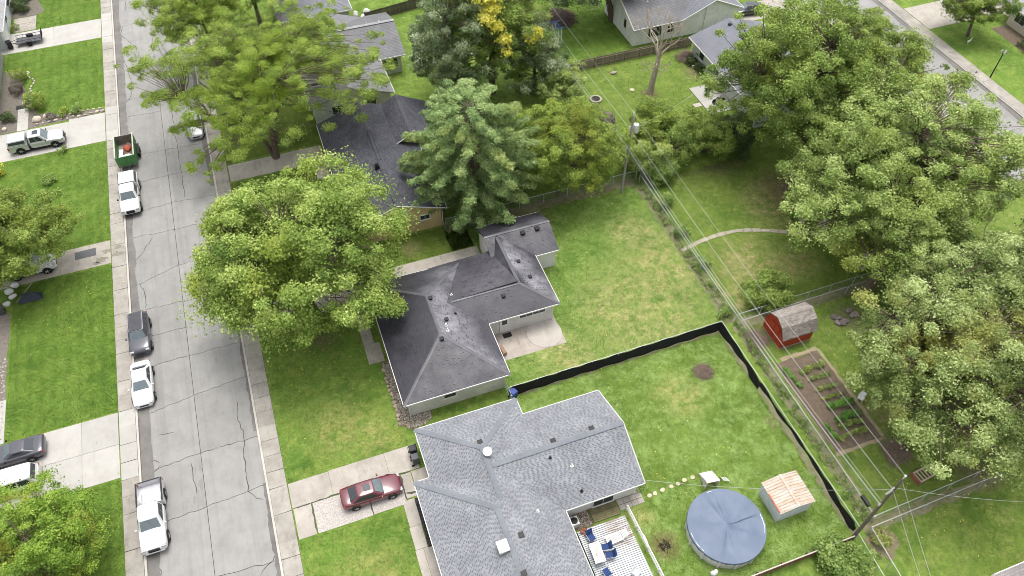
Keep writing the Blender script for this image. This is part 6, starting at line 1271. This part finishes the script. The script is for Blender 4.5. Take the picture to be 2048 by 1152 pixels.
def limbs(mb, base, top, tr, c, rc, g, wig=.4, nmain=6, twig=.03, hstart=.3):
    """tapered trunk, main limbs and a branch to every clump"""
    base, top = np.array(base, float), np.array(top, float); h = top-base
    pts = [base+h*k+np.r_[g.normal(0, wig*.15*k, 2), 0] for k in (0, .15, .35, .6, .85, 1)]; mb.tube([tuple(base-np.array([0, 0, .1]))]+[tuple(p) for p in pts[1:]], [tr*1.35, tr, tr*.85, tr*.6, tr*.35, tr*.15], 9)
    order = g.permutation(len(c)); mains = []
    for j in order[:nmain]:
        k = g.uniform(hstart, .75); s_ = base+h*k; e = c[j]; m1 = s_*.55+e*.45+np.r_[g.normal(0, wig, 2), -.1*np.linalg.norm(e-s_)*.5]
        P = [s_, s_*.8+m1*.2+np.array([0, 0, .1]), m1, m1*.45+e*.55, e]; r0 = tr*.5*(1-k*.5); mb.tube([tuple(p) for p in P], [r0, r0*.85, r0*.6, r0*.4, r0*.15], 6); mains += [m1, m1*.5+e*.5, P[1]]
    src = np.array(mains+[base+h*k for k in (.4, .55, .7, .85, 1.)])
    for j in order[nmain:]:
        e = c[j]; q = src[np.argmin(np.linalg.norm(src-e, axis=1)+np.maximum(0, src[:, 2]-e[2])*1.5)]; m1 = (q+e)/2+np.r_[g.normal(0, wig*.5, 2), .15]; r0 = max(twig, tr*.14)
        mb.tube([tuple(q), tuple(m1), tuple(e)], [r0, r0*.7, r0*.3], 4, cap=False)
def clumps(g, centre, rad, n, rmin, rmax, shell=.38, low=-.55, lobes=9, lob=.28):
    d = unit(g.normal(size=(n*4, 3))); d = d[d[:, 2] > low][:n]; L = unit(g.normal(size=(lobes, 3))); L[:, 2] *= .6
    f = .80+lob*1.35*np.max(np.clip(d@unit(L).T, 0, 1)**7, axis=1)+g.normal(0, .055, len(d)); rr = g.uniform(0, 1, len(d))**shell
    c = np.array(centre)+d*np.array(rad)*(f*rr)[:, None]; rc = (rmin*.75+(rmax*1.1-rmin*.75)*g.beta(1.6, 2.2, len(d)))*(1.1-.2*rr)
    return c, rc
def broadleaf(name, label, x, y, centre, rad, n, m, leaf=.2, nl=170, rc=(.9, 1.7), tr=.3, seed=0, group=None, flat=.6, trunk=True, fork=False, extra=None, low=-.55, cat='tree', shell=.33, up=.7, lob=.30, spread=.7, base_z=0., nmain=7, bark=None):
    g = np.random.default_rng(seed); t = thing(name, label, cat, (x, y, 0), 0, group); ctr = np.array(centre)-np.array([x, y, 0])
    c, r_ = clumps(g, ctr, rad, int(n*2.3) if trunk else n, *([q*.66 for q in rc] if trunk else rc), shell=shell, low=low, lob=lob)
    if extra is not None: c = np.vstack([c, np.array([[e[0]-x, e[1]-y, e[2]] for e in extra])]); r_ = np.r_[r_, [e[3] for e in extra]]
    c[:, 2] = np.maximum(c[:, 2], .35)
    V, ti = crown_leaves(c, r_, nl*1.4*(1.85 if trunk else 1.3), leaf*(.53 if trunk else .7), g, ctr, flat, up=up, spread=spread); V[:, 2] = np.maximum(V[:, 2], .03)
    if trunk:   # loose leaves between the sprays
        sel = g.permutation(len(c))[:len(c)//5]; V2, t2 = crown_leaves(c[sel], r_[sel]*2.0, nl*.32, leaf*.53, g, ctr, flat, up=up, spread=spread); V = np.vstack([V, V2]); ti = np.r_[ti, t2]; V[:, 2] = np.maximum(V[:, 2], .03)
    mb = MB()
    if trunk:
        limbs(mb, (0, 0, 0), (ctr[0]*.9, ctr[1]*.9, ctr[2]+rad[2]*.45), tr, c, r_, g, nmain=nmain, wig=min(.5, rad[0]*.06))
        if fork:
            for fx, fy in ((-2.2, .6), (1.9, 1.2), (.4, -1.5)):
                mb.tube([(fx*.06, fy*.06, 0), (fx*.3, fy*.3, 2.4), (fx*.75, fy*.75, 5.2), (fx*1.5, fy*1.5, 8.2), (fx*2.4, fy*2.4, 10.4)], [tr*.85, tr*.65, tr*.5, tr*.32, tr*.12], 8)
    else:
        for j in range(0, len(c)): mb.tube([(g.normal(0, .12), g.normal(0, .12), 0), tuple(c[j]*.5+np.array([0, 0, .1])), tuple(c[j])], [.03, .02, .008], 4, cap=False)
    tk = mb.build('trunk' if trunk else 'stems', bark or BARK, t, smooth=trunk)
    np_mesh('crown', V, 3, m, ti, t); return t
LF = {
 'maple': leafmat('bright_maple_leaves', [(0, (.065, .115, .022)), (.35, (.155, .24, .042)), (.65, (.27, .36, .08)), (1, (.46, .53, .18))], ((.36, .42, .06), .16, .52, .8)),
 'deep': leafmat('deep_green_leaves', [(0, (.055, .095, .02)), (.35, (.125, .19, .036)), (.65, (.215, .295, .062)), (1, (.36, .44, .125))], ((.30, .36, .06), .15, .5, .75)),
 'olive': leafmat('pale_olive_leaves', [(0, (.08, .125, .03)), (.35, (.18, .255, .06)), (.65, (.30, .38, .11)), (1, (.47, .54, .23))], ((.42, .45, .08), .13, .52, .78)),
 'silver': leafmat('silver_green_leaves', [(0, (.04, .07, .028)), (.35, (.095, .145, .055)), (.65, (.18, .24, .10)), (1, (.44, .48, .34))]),
 'locust': leafmat('feathery_locust_leaves', [(0, (.075, .115, .025)), (.35, (.15, .215, .04)), (.65, (.25, .335, .06)), (1, (.38, .46, .11))], ((.30, .42, .04), .09, .48, .68)),
 'pine': leafmat('pine_needles', [(0, (.055, .10, .035)), (.35, (.125, .20, .065)), (.65, (.22, .31, .11)), (1, (.38, .46, .20))], ((.32, .36, .08), .2, .52, .8), trans=.25),
 'gold': leafmat('yellowing_leaves', [(0, (.06, .10, .02)), (.35, (.13, .195, .035)), (.65, (.23, .31, .05)), (1, (.38, .45, .10))], ((.30, .32, .04), .22, .5, .75)),
 'yellow': leafmat('golden_vine_leaves', [(0, (.22, .21, .03)), (.4, (.42, .40, .05)), (.7, (.58, .54, .09)), (1, (.68, .64, .18))]),
 'mixed': leafmat('green_gold_maple_leaves', [(0, (.065, .12, .018)), (.35, (.14, .24, .03)), (.65, (.23, .345, .05)), (1, (.36, .46, .09))], ((.40, .34, .06), .35, .54, .7)),
 'grey': leafmat('grey_green_leaves', [(0, (.065, .095, .03)), (.35, (.15, .205, .058)), (.65, (.26, .33, .105)), (1, (.48, .54, .26))], ((.44, .42, .10), .16, .53, .75)),
 'purple': leafmat('dull_purple_leaves', [(0, (.07, .062, .05)), (.5, (.16, .135, .11)), (1, (.26, .24, .18))]),
 'hedge': leafmat('dark_hedge_leaves', [(0, (.025, .045, .016)), (.5, (.06, .095, .03)), (1, (.13, .18, .055))]),
 'weed': leafmat('weed_leaves', [(0, (.08, .13, .03)), (.5, (.16, .25, .055)), (1, (.31, .39, .13))]),
 'crop': leafmat('crop_leaves', [(0, (.045, .12, .018)), (.5, (.11, .25, .035)), (1, (.21, .38, .08))]),
}
# --- large trees
broadleaf('maple_tree', 'large bright green maple overhanging the dark roof and the street', -2.0, 46.6, (-2.9, 48.9, 8.6), (8.9, 8.2, 6.0), 205, LF['maple'], .21, 150, (1.1, 2.1), .42, 1, extra=[(3.8, 43.2, 5.6, 1.5), (4.6, 42.6, 5.3, 1.1), (4.2, 46.6, 5.8, 1.2), (-9.5, 47.5, 6.2, 1.6), (-10.3, 49.5, 7, 1.5), (6.4, 50.2, 6.0, 1.2), (-3, 43.8, 4.6, 1.5), (-5.2, 44.2, 4.8, 1.4), (-1, 43.3, 4.6, 1.2), (-8.2, 45.8, 5.5, 1.4)])
r2 = random.Random(77); ex = [(10.5, 71.5, 8, 1.0), (12, 73, 8.2, .9), (9, 69.5, 7.4, .9), (6.5, 69, 6.8, .9), (4, 67.8, 6, .8), (7.5, 67.6, 6.4, .8)]
for (e0, e1, n_) in (((-3, 73, 5.5), (-12.2, 74.5, 4.8), 18), ((-3, 73, 5), (-10.8, 69, 3.6), 15), ((-4, 75, 7), (-12.4, 79.5, 6.2), 18), ((-3, 72, 4.5), (-9.6, 66.8, 3.4), 9), ((-5, 77, 8), (-12, 84, 7.6), 14)):
    for q in range(n_): u = .45+.55*(q/n_); ex.append(tuple(e0[k]+(e1[k]-e0[k])*u+r2.gauss(0, .45) for k in range(2))+(e0[2]+(e1[2]-e0[2])*u-.5*u*r2.random()+.2, r2.uniform(.3, .65)))
broadleaf('locust_tree', 'tall spreading honey locust with feathery leaves and forked dark trunk', -2.1, 72.2, (-.6, 75.4, 9.0), (12.0, 9.8, 5.4), 270, LF['locust'], .14, 230, (.8, 1.6), .34, 2, flat=.42, low=-.35, shell=.5, lob=.4, spread=.8, nmain=16, fork=True, extra=ex, up=.7)
broadleaf('maple_tree', 'broad green tree hiding the pale patio corner', 49.0, 48.1, (53.0, 53.4, 10.2), (10.6, 9.2, 7.8), 250, LF['deep'], .2, 150, (1.0, 1.9), .5, 3, low=-.8)
broadleaf('maple_tree', 'huge yellow-green tree over the stone terrace', 54.5, 38.5, (53.8, 40.6, 8.8), (12.0, 9.8, 7.6), 275, LF['olive'], .2, 145, (1.0, 1.9), .5, 4, low=-.8)
broadleaf('maple_tree', 'leaning twin trunk tree behind the rocks near the red shed', 47.6, 32.9, (50.6, 34.4, 6.6), (5.8, 5.2, 4.6), 85, LF['olive'], .19, 160, (.9, 1.6), .5, 5)
broadleaf('maple_tree', 'large grey-green tree at the edge of the vegetable garden', 44.8, 20.4, (44.9, 20.6, 7.4), (8.2, 9.0, 6.6), 210, LF['grey'], .18, 170, (.9, 1.8), .45, 6, low=-.75)
broadleaf('maple_tree', 'grey-green and yellowing tree beside the mown corner yard', 55.5, 24.5, (54.5, 25, 7.6), (7.2, 8.4, 6.2), 130, LF['grey'], .2, 150, (1.0, 1.8), .42, 7, low=-.7, extra=[(47.8, 15.2, 3.2, 1.2), (48.5, 14.4, 2.4, 1.0), (46.9, 15.8, 4, 1.2)])
broadleaf('maple_tree', 'green tree shading the white car on the old patched driveway', -29.2, 63.6, (-28.4, 63.2, 5.4), (6.4, 5.4, 4.6), 150, LF['deep'], .17, 180, (.8, 1.6), .3, 8, extra=[(-30.5, 66, 8.5, 1.3), (-29, 59.5, 3.6, 1.1), (-30.8, 59, 3.2, 1.0)])
broadleaf('maple_tree', 'small dense yellow-tinged maple on the lawn beside the white minivan', -24.6, 31.6, (-24.6, 31.4, 3.9), (4.9, 4.4, 3.5), 120, LF['mixed'], .145, 230, (.7, 1.3), .2, 9, low=-.8)
broadleaf('street_tree', 'yellow-green street tree over the sidewalk near the locust', -6.2, 92.6, (-6.4, 92.2, 7.6), (6.4, 6.2, 4.4), 120, LF['locust'], .17, 150, (.8, 1.5), .24, 10)
broadleaf('street_tree', 'dark leafy tree behind the locust beside the blue-grey roof', .2, 99.5, (0, 99, 7), (5.5, 5, 4.4), 85, LF['deep'], .2, 130, (.9, 1.6), .28, 11)
broadleaf('silver_maple', 'silvery dark tree east of the weathered grey house', 19.2, 73.8, (19.4, 74.6, 8.2), (5.6, 5.6, 6.6), 120, LF['silver'], .18, 160, (.8, 1.5), .35, 12, low=-.8)
broadleaf('silver_maple', 'green tree draped with bright golden vine leaves', 24.6, 75.4, (25.0, 76.0, 9.0), (6.8, 5.8, 7.0), 130, LF['deep'], .19, 160, (.9, 1.7), .38, 13, low=-.8)
t = thing('golden_vine', 'golden yellow vine foliage climbing over the green tree', 'vine', (24.6, 75.3, 0)); g = np.random.default_rng(14)
c = np.array([[23.0, 74.8, 13.6], [23.4, 75.6, 14.4], [22.6, 73.6, 12.4], [23.4, 73.0, 11.3], [24.0, 73.4, 12.4], [23.6, 71.9, 9.8], [24.2, 71.2, 8.6], [22.8, 72.4, 10.6], [24.6, 74.2, 13.4], [27.2, 71.3, 8.0], [28, 71.6, 8.4], [24.2, 70.6, 7.4]])+np.array([.2, -1.0, 1.9])-np.array([24.6, 75.3, 0]); rcs = np.array([1.2, 1.1, 1.2, 1.2, 1.1, 1.0, .9, 1.1, 1., .9, .8, .7])
V, ti = crown_leaves(c, rcs, 200, .17, g, np.array([0, 1., 8])); np_mesh('leaves', V, 3, LF['yellow'], ti, t); mb = MB(); mb.tube([(0, 0, 0), (-.6, -1, 3), (-.8, -2.6, 7), (-1, -2.4, 10), (-1.4, -.6, 13.2)], [.06, .05, .04, .03, .015], 6).build('vine_stem', BARK, t)
broadleaf('silver_maple', 'dense green tree filling the gap beside the alley lines', 29.4, 73.4, (29.2, 73.6, 5.4), (3.8, 5.0, 4.8), 70, LF['silver'], .19, 150, (.8, 1.4), .25, 15, low=-.85)
broadleaf('yard_tree', 'yellow-tinged leafy tree between the pine and the transformer pole', 25.6, 56.2, (26.4, 57.0, 5.8), (6.4, 5.0, 6.0), 195, LF['gold'], .16, 190, (.7, 1.4), .22, 16, low=-.85)
broadleaf('yard_tree', 'rounded light green tree at the hedge by the wooden fence', 31.2, 69.2, (31.0, 69.0, 3.4), (3.0, 2.6, 2.6), 50, LF['olive'], .17, 180, (.6, 1.1), .16, 17, low=-.85)
broadleaf('yard_tree', 'dark green tree beside the white house gable', 45.1, 85.0, (42.4, 85.2, 6.6), (6.4, 4.8, 4.0), 95, LF['silver'], .2, 150, (.9, 1.6), .45, 18)
broadleaf('yard_tree', 'round dark green tree on the lawn across the far street', 87.6, 65.6, (87.2, 66.4, 4.6), (4.3, 3.8, 3.2), 75, LF['deep'], .2, 150, (.8, 1.4), .2, 19, low=-.6)
# pine
t = thing('pine_tree', 'white pine with layered pale needles beside the tan house', 'tree', (16.4, 57.4, 0)); g = np.random.default_rng(20); mb = MB(); mb.tube([(0, 0, -.1), (0, 0, 5), (.1, 0, 10), (0, 0, 13.4)], [.32, .24, .14, .03], 9); cs = []; rr = []
for lv in range(15):
    z = 1.8+lv*.8; R0 = 6.3*math.sqrt(max(.02, 1-((z-5.6)/8.6)**2))+.2; nb = 9 if lv < 10 else 6
    for k in range(nb):
        a = 2*PI*k/nb+lv*.7+g.normal(0, .15); L = R0*g.uniform(.75, 1.1); e = np.array([math.cos(a)*L, math.sin(a)*L, z+.25*L*.4+g.normal(0, .15)]); mb.tube([(0, 0, z), (e[0]*.5, e[1]*.5, z-.05), tuple(e)], [.06, .045, .012], 4, cap=False)
        for q in np.linspace(.42, 1, max(2, int(L/.85))): cs.append(e*q+np.array([0, 0, z*(1-q)+g.normal(0, .1)])); rr.append(.62*(1.15-.3*q)*g.uniform(.8, 1.2))
cs, rr = np.array(cs), np.array(rr); V, ti = crown_leaves(cs, rr, 520, .17, g, np.array([0, 0, 4]), flat=.55, up=.5, spread=.7, asp=.2); mb.build('trunk', BARK, t, smooth=True); np_mesh('crown', V, 3, LF['pine'], ti, t)
broadleaf('pine_tree', 'smaller dark conifer trunk group at the fence behind the garage', 19.6, 57.6, (19.8, 58.2, 4.6), (3.4, 3.0, 4.0), 60, LF['pine'], .17, 170, (.6, 1.1), .18, 21, low=-.85)
# dead tree
t = thing('dead_tree', 'bare dead tree with peeling pale trunk on the lawn', 'tree', (42.6, 68.6, 0)); DEADW = M('dead_wood', (.50, .43, .35), (.30, .25, .2), scale=5, fine=.25, bump=.5, bscale=16, stretch=(1, 1, .3)); r2 = random.Random(9); mb = MB()
def grow(p, d, L, r, depth):
    q = p+d*L*.5+Vector((r2.uniform(-.1, .1), r2.uniform(-.1, .1), 0))*L; e = p+d*L; mb.tube([tuple(p), tuple(q), tuple(e)], [r, r*.82, r*.62], 7 if depth > 3 else 4, cap=False)
    if depth == 0: return
    for k in range(2 if depth > 3 else r2.choice((2, 3, 3))):
        nd = (d+Vector((r2.uniform(-1, 1), r2.uniform(-1, 1), r2.uniform(-.25, .6)))*.62).normalized(); grow(e, nd, L*r2.uniform(.62, .85), r*.6, depth-1)
mb.tube([(0, 0, -.1), (.15, .1, 1.5), (.35, .15, 3.2), (.6, .3, 4.6)], [.46, .36, .33, .27], 10)
for d in ((-.3, .25, 1), (.25, .3, 1.1), (.55, -.1, .8), (-.15, -.35, 1), (.1, .6, .9)): grow(Vector((.6, .3, 4.5)), Vector(d).normalized(), 2.0, .15, 5)
for z in (2.2, 3, 3.6, 4.1): 
    for k in range(2): a = r2.uniform(0, 6.3); grow(Vector((.3, .15, z)), Vector((math.cos(a), math.sin(a), .35)).normalized(), .9, .05, 2)
mb.build('trunk', DEADW, t, smooth=True)
# fallen branch piece lying on the tan roof edge is part of the pine: skip. twigs of dead wood at the maple's underside
# --- shrubs
SH = [('shrub', 'pale green shrub beside the transformer pole', 35.4, 56.4, 3.2, 4.8, 'olive'), ('shrub', 'tall rounded shrub mass in the alley hedge', 39.4, 57.8, 4.6, 6.2, 'deep'), ('shrub', 'broad green shrub at the shaded yard edge', 43.4, 56.8, 3.9, 5.2, 'deep'), ('shrub', 'low shrub at the foot of the transformer pole', 36.8, 54.6, 1.8, 2.4, 'weed'), ('shrub', 'yellow-green bush top in the alley hedge', 38.4, 59.8, 3.0, 6.0, 'gold'),
      ('shrub', 'leafy dark hedge bush under the big green tree', 46.8, 56.4, 3.0, 4.0, 'hedge'), ('shrub', 'dull purple bush beside the yellow-tinged tree', 33.6, 63.4, 1.8, 3.0, 'purple'), ('shrub', 'dark green round shrub behind the red shed fence', 38.8, 35.9, 2.5, 2.6, 'deep'), ('shrub', 'small green shrub at the tan house corner', 13.6, 54.6, 1.1, 1.7, 'silver'), ('shrub', 'second small shrub by the tan house fence', 15.2, 54.9, .9, 1.4, 'silver'),
      ('shrub', 'straggly pale shrub below the red-brown fence end', 30.2, 11.7, 1.9, 1.9, 'weed'), ('shrub', 'grassy pale shrub near the fence corner stones', 31.8, 11.2, 1.2, 1.4, 'olive'), ('shrub', 'green fern clump at the stone terrace', 47.0, 44.2, .7, .8, 'crop'), ('shrub', 'round golden shrub inside the block edging', -29.6, 97.6, 1.0, 1.5, 'gold'), ('shrub', 'bronze dwarf shrub beside the golden shrub', -29.8, 94.8, 1.0, 1.2, 'purple'),
      ('shrub', 'tall red-tipped shrub beside the pale walk', -27.6, 90.8, 1.25, 2.4, 'gold'), ('shrub', 'low yellow shrub on the bed by the lawn corner', -24.6, 88.3, .75, .8, 'gold'), ('shrub', 'low green shrub next to the low yellow shrub', -23.0, 88.5, .8, .8, 'weed'), ('shrub', 'dark flat shrub beside the door mat', -30.7, 89.6, .9, .9, 'hedge'), ('shrub', 'low maroon shrub in the rock bed', -25.9, 88.2, .6, .6, 'purple'),
      ('shrub', 'dark clipped hedge by the pale blue-grey house', -30.0, 118.5, 1.5, 1.6, 'hedge'), ('shrub', 'dark hedge bush before the pale blue-grey house wall', -30.2, 114.6, 1.3, 1.5, 'hedge'), ('shrub', 'small yellow shrub by the trailer driveway corner', -30.6, 109.6, .7, .8, 'gold'), ('shrub', 'yellow leafed sapling at the edge of the lawn', -31.6, 79.4, 1.2, 2.2, 'yellow'), ('shrub', 'dark shrub in the stony bed', -30.6, 51.5, 1.0, 1.0, 'hedge'),
      ('shrub', 'pale flowering weeds at the fence corner by the leaning pole', 34.4, 12.3, .9, .7, 'grey'), ('shrub', 'weedy sapling on the alley fence by the straw patches', 35.4, 50.4, 1.0, 1.5, 'weed'), ('shrub', 'green climber on the alley fence near the path end', 35.0, 46.0, .9, 1.1, 'weed'), ('shrub', 'weeds clinging to the alley fence', 34.9, 41.5, .8, 1.0, 'weed'), ('shrub', 'bushy weeds at the fence meeting behind the black screen', 34.1, 35.2, .8, .9, 'weed'),
      ('shrub', 'dark shrub along the green house wall', 50.4, 72.4, .9, 1.3, 'hedge'), ('shrub', 'second dark shrub along the green house wall', 50.35, 70.8, .8, 1.0, 'hedge'), ('shrub', 'small plant clump on the paving corner', 18.9, 22.35, .45, .6, 'weed'), ('shrub', 'tuft of weeds on the lawn near the silver pickup', -24.6, 81.2, .5, .5, 'weed'), ('shrub', 'leafy sprout on the lawn by the patchy spot', -26.0, 76.5, .8, .5, 'weed'),
      ('shrub', 'dark round shrub beside the white house condenser', 58.9, 77.4, 1.0, 1.2, 'hedge'), ('shrub', 'large leafy bush under the silvery tree by the alley', 33.0, 73.4, 1.8, 2.6, 'silver'), ('shrub', 'bright green bush beside the brown playhouse', 31.5, 86.0, 2.6, 3.4, 'olive'), ('shrub', 'dark hedge bush at the raised bed', 31.2, 80.5, 2.2, 3.2, 'silver'), ('shrub', 'dark shrub in the cream house bed', 92.6, 60.5, 1.1, 1.1, 'hedge'), ('shrub', 'low evergreen in the cream house bed', 93.0, 57.5, 1.0, .9, 'hedge')]
for i, (nm, lab, x, y, r, h, k) in enumerate(SH):
    n = max(8, int(9*r*r+6)); broadleaf(nm, lab, x, y, (x, y, h*.5), (r*.85, r*.85, h*.46), min(n, 70), LF[k], .10 if r < 1.4 else .14, 300 if r < 1.4 else 220, (.28*r+.1, .42*r+.15) if r < 1.4 else (.5, 1.0), seed=200+i, trunk=False, low=-.9, cat='shrub', flat=.8)
sheet('planting_bed', ragrect(91.8, 94.4, 54, 66, .1, .6, 19), .02, SOIL)
# weeds along the alley fence (uncountable)
g = np.random.default_rng(31); n = 420; cy = g.uniform(13.8, 54.2, n); cx = np.where(g.random(n) < .6, g.normal(34.55, .25, n), g.normal(33.0, .25, n)*0+g.normal(34.2, .2, n)); c = np.c_[cx, cy, g.uniform(.05, .35, n)]; V, ti = crown_leaves(c, g.uniform(.12, .32, n), 320, .07, g, np.array([34.4, 30, -5])); V[:, 2] = np.maximum(V[:, 2], .02)
o = np_mesh('fence_weeds', V, 3, LF['weed'], ti, kind='stuff'); o['label'] = 'scattered weeds along the alley fence'; o['category'] = 'weeds'
# crops: each row block of plants is one thing
CR = [('short vivid green bean row beside the alley fence', [(35.9, 28.1), (36.2, 26.1)], .38, 'crop'), ('first pepper row below the red shed', [(37.2, 27.4), (39.2, 27.5)], .42, 'deep'), ('second pepper row below the red shed', [(37.3, 26.5), (39.2, 26.4)], .34, 'weed'), ('thin dark row in the middle of the garden', [(37.4, 25.4), (39.0, 25.3)], .34, 'deep'), ('sparse crop row behind the bright bush row', [(37.4, 24.4), (39.2, 24.3)], .3, 'deep'),
      ('bright bushy crop row in the garden middle', [(37.3, 23.5), (39.4, 23.5)], .5, 'crop'), ('tall leafy crop row beyond the white chair', [(37.3, 22.2), (39.2, 22.2)], .48, 'crop'), ('dark low row next to the tall leafy row', [(37.0, 21.6), (39.0, 21.5)], .36, 'deep'), ('leafy row turning the garden corner', [(36.0, 22.2), (36.2, 20.8)], .34, 'crop'), ('last crop row at the garden end', [(36.4, 20.7), (38.9, 20.7)], .36, 'deep')]
for i, (lab, (p, q), r, k) in enumerate(CR):
    g = np.random.default_rng(300+i); L = math.hypot(q[0]-p[0], q[1]-p[1]); n = int(L/.22)+1; c = np.array([[p[0]+(q[0]-p[0])*j/max(n-1, 1)-p[0], p[1]+(q[1]-p[1])*j/max(n-1, 1)-p[1], r*.6] for j in range(n)])+g.normal(0, .05, (n, 3)); t = thing('crop_row', lab, 'crop', (p[0], p[1], 0)); V, ti = crown_leaves(c, r*g.uniform(.6, 1.0, n), 420, .075, g, np.array([L/2, 0, -1])); V[:, 2] = np.maximum(V[:, 2], .035)
    np_mesh('foliage', V, 3, LF[k], ti, t); mb = MB()
    for j in range(n): mb.tube([(c[j][0], c[j][1], 0), (c[j][0], c[j][1], r*.6)], .012, 4, cap=False)
    mb.build('stems', LF['weed'], t)['kind'] = 'stuff'
# fallen leaves scattered over the lawns
g = np.random.default_rng(91); P = []
for (lx, ly, lr, n_) in ((-2, 45, 7, 260), (-25, 58, 5, 90), (42, 24, 6, 200), (46, 44, 7, 160), (24, 54, 6, 160), (-24, 34, 6, 100), (22, 42, 9, 90), (24, 26, 8, 80), (-4, 64, 6, 90), (40, 15, 5, 100), (-13, 76, 5, 60)):
    q = g.normal(size=(n_, 2))*lr*.55+np.array([lx, ly]); P.append(q)
P = np.vstack(P); P = P[[not any(a < x < b and c_ < y < d_ for a, b, c_, d_ in HOLES) for x, y in P]]; zz = np.where(P[:, 0] < -9.1, -.085, .075); zz = np.where(P[:, 0] < -18.4, .075, zz)
o = np_mesh('fallen_leaves', leaf_faces(np.c_[P, zz], unit(np.array([0, 0, 1.])+g.normal(0, .25, (len(P), 3))), .05, g, .7), 3, LF['yellow'], g.random(len(P)), kind='stuff'); o['label'] = 'scattered yellow fallen leaves on the lawns'; o['category'] = 'leaves'
# rocks by the twin trunk
for i in range(9): rock('garden_rock', 'grey rock in the heap by the twin trunk tree', 'rock', (44.2+random.uniform(-.9, 1.4), 31.3+random.uniform(-.8, .9), .12), (random.uniform(.2, .42), random.uniform(.18, .35), .2), M('grey_rock', (.24, .2, .19), (.14, .12, .11), scale=4, rnd=.2), 160+i, 'rocks by the twin trunk tree')
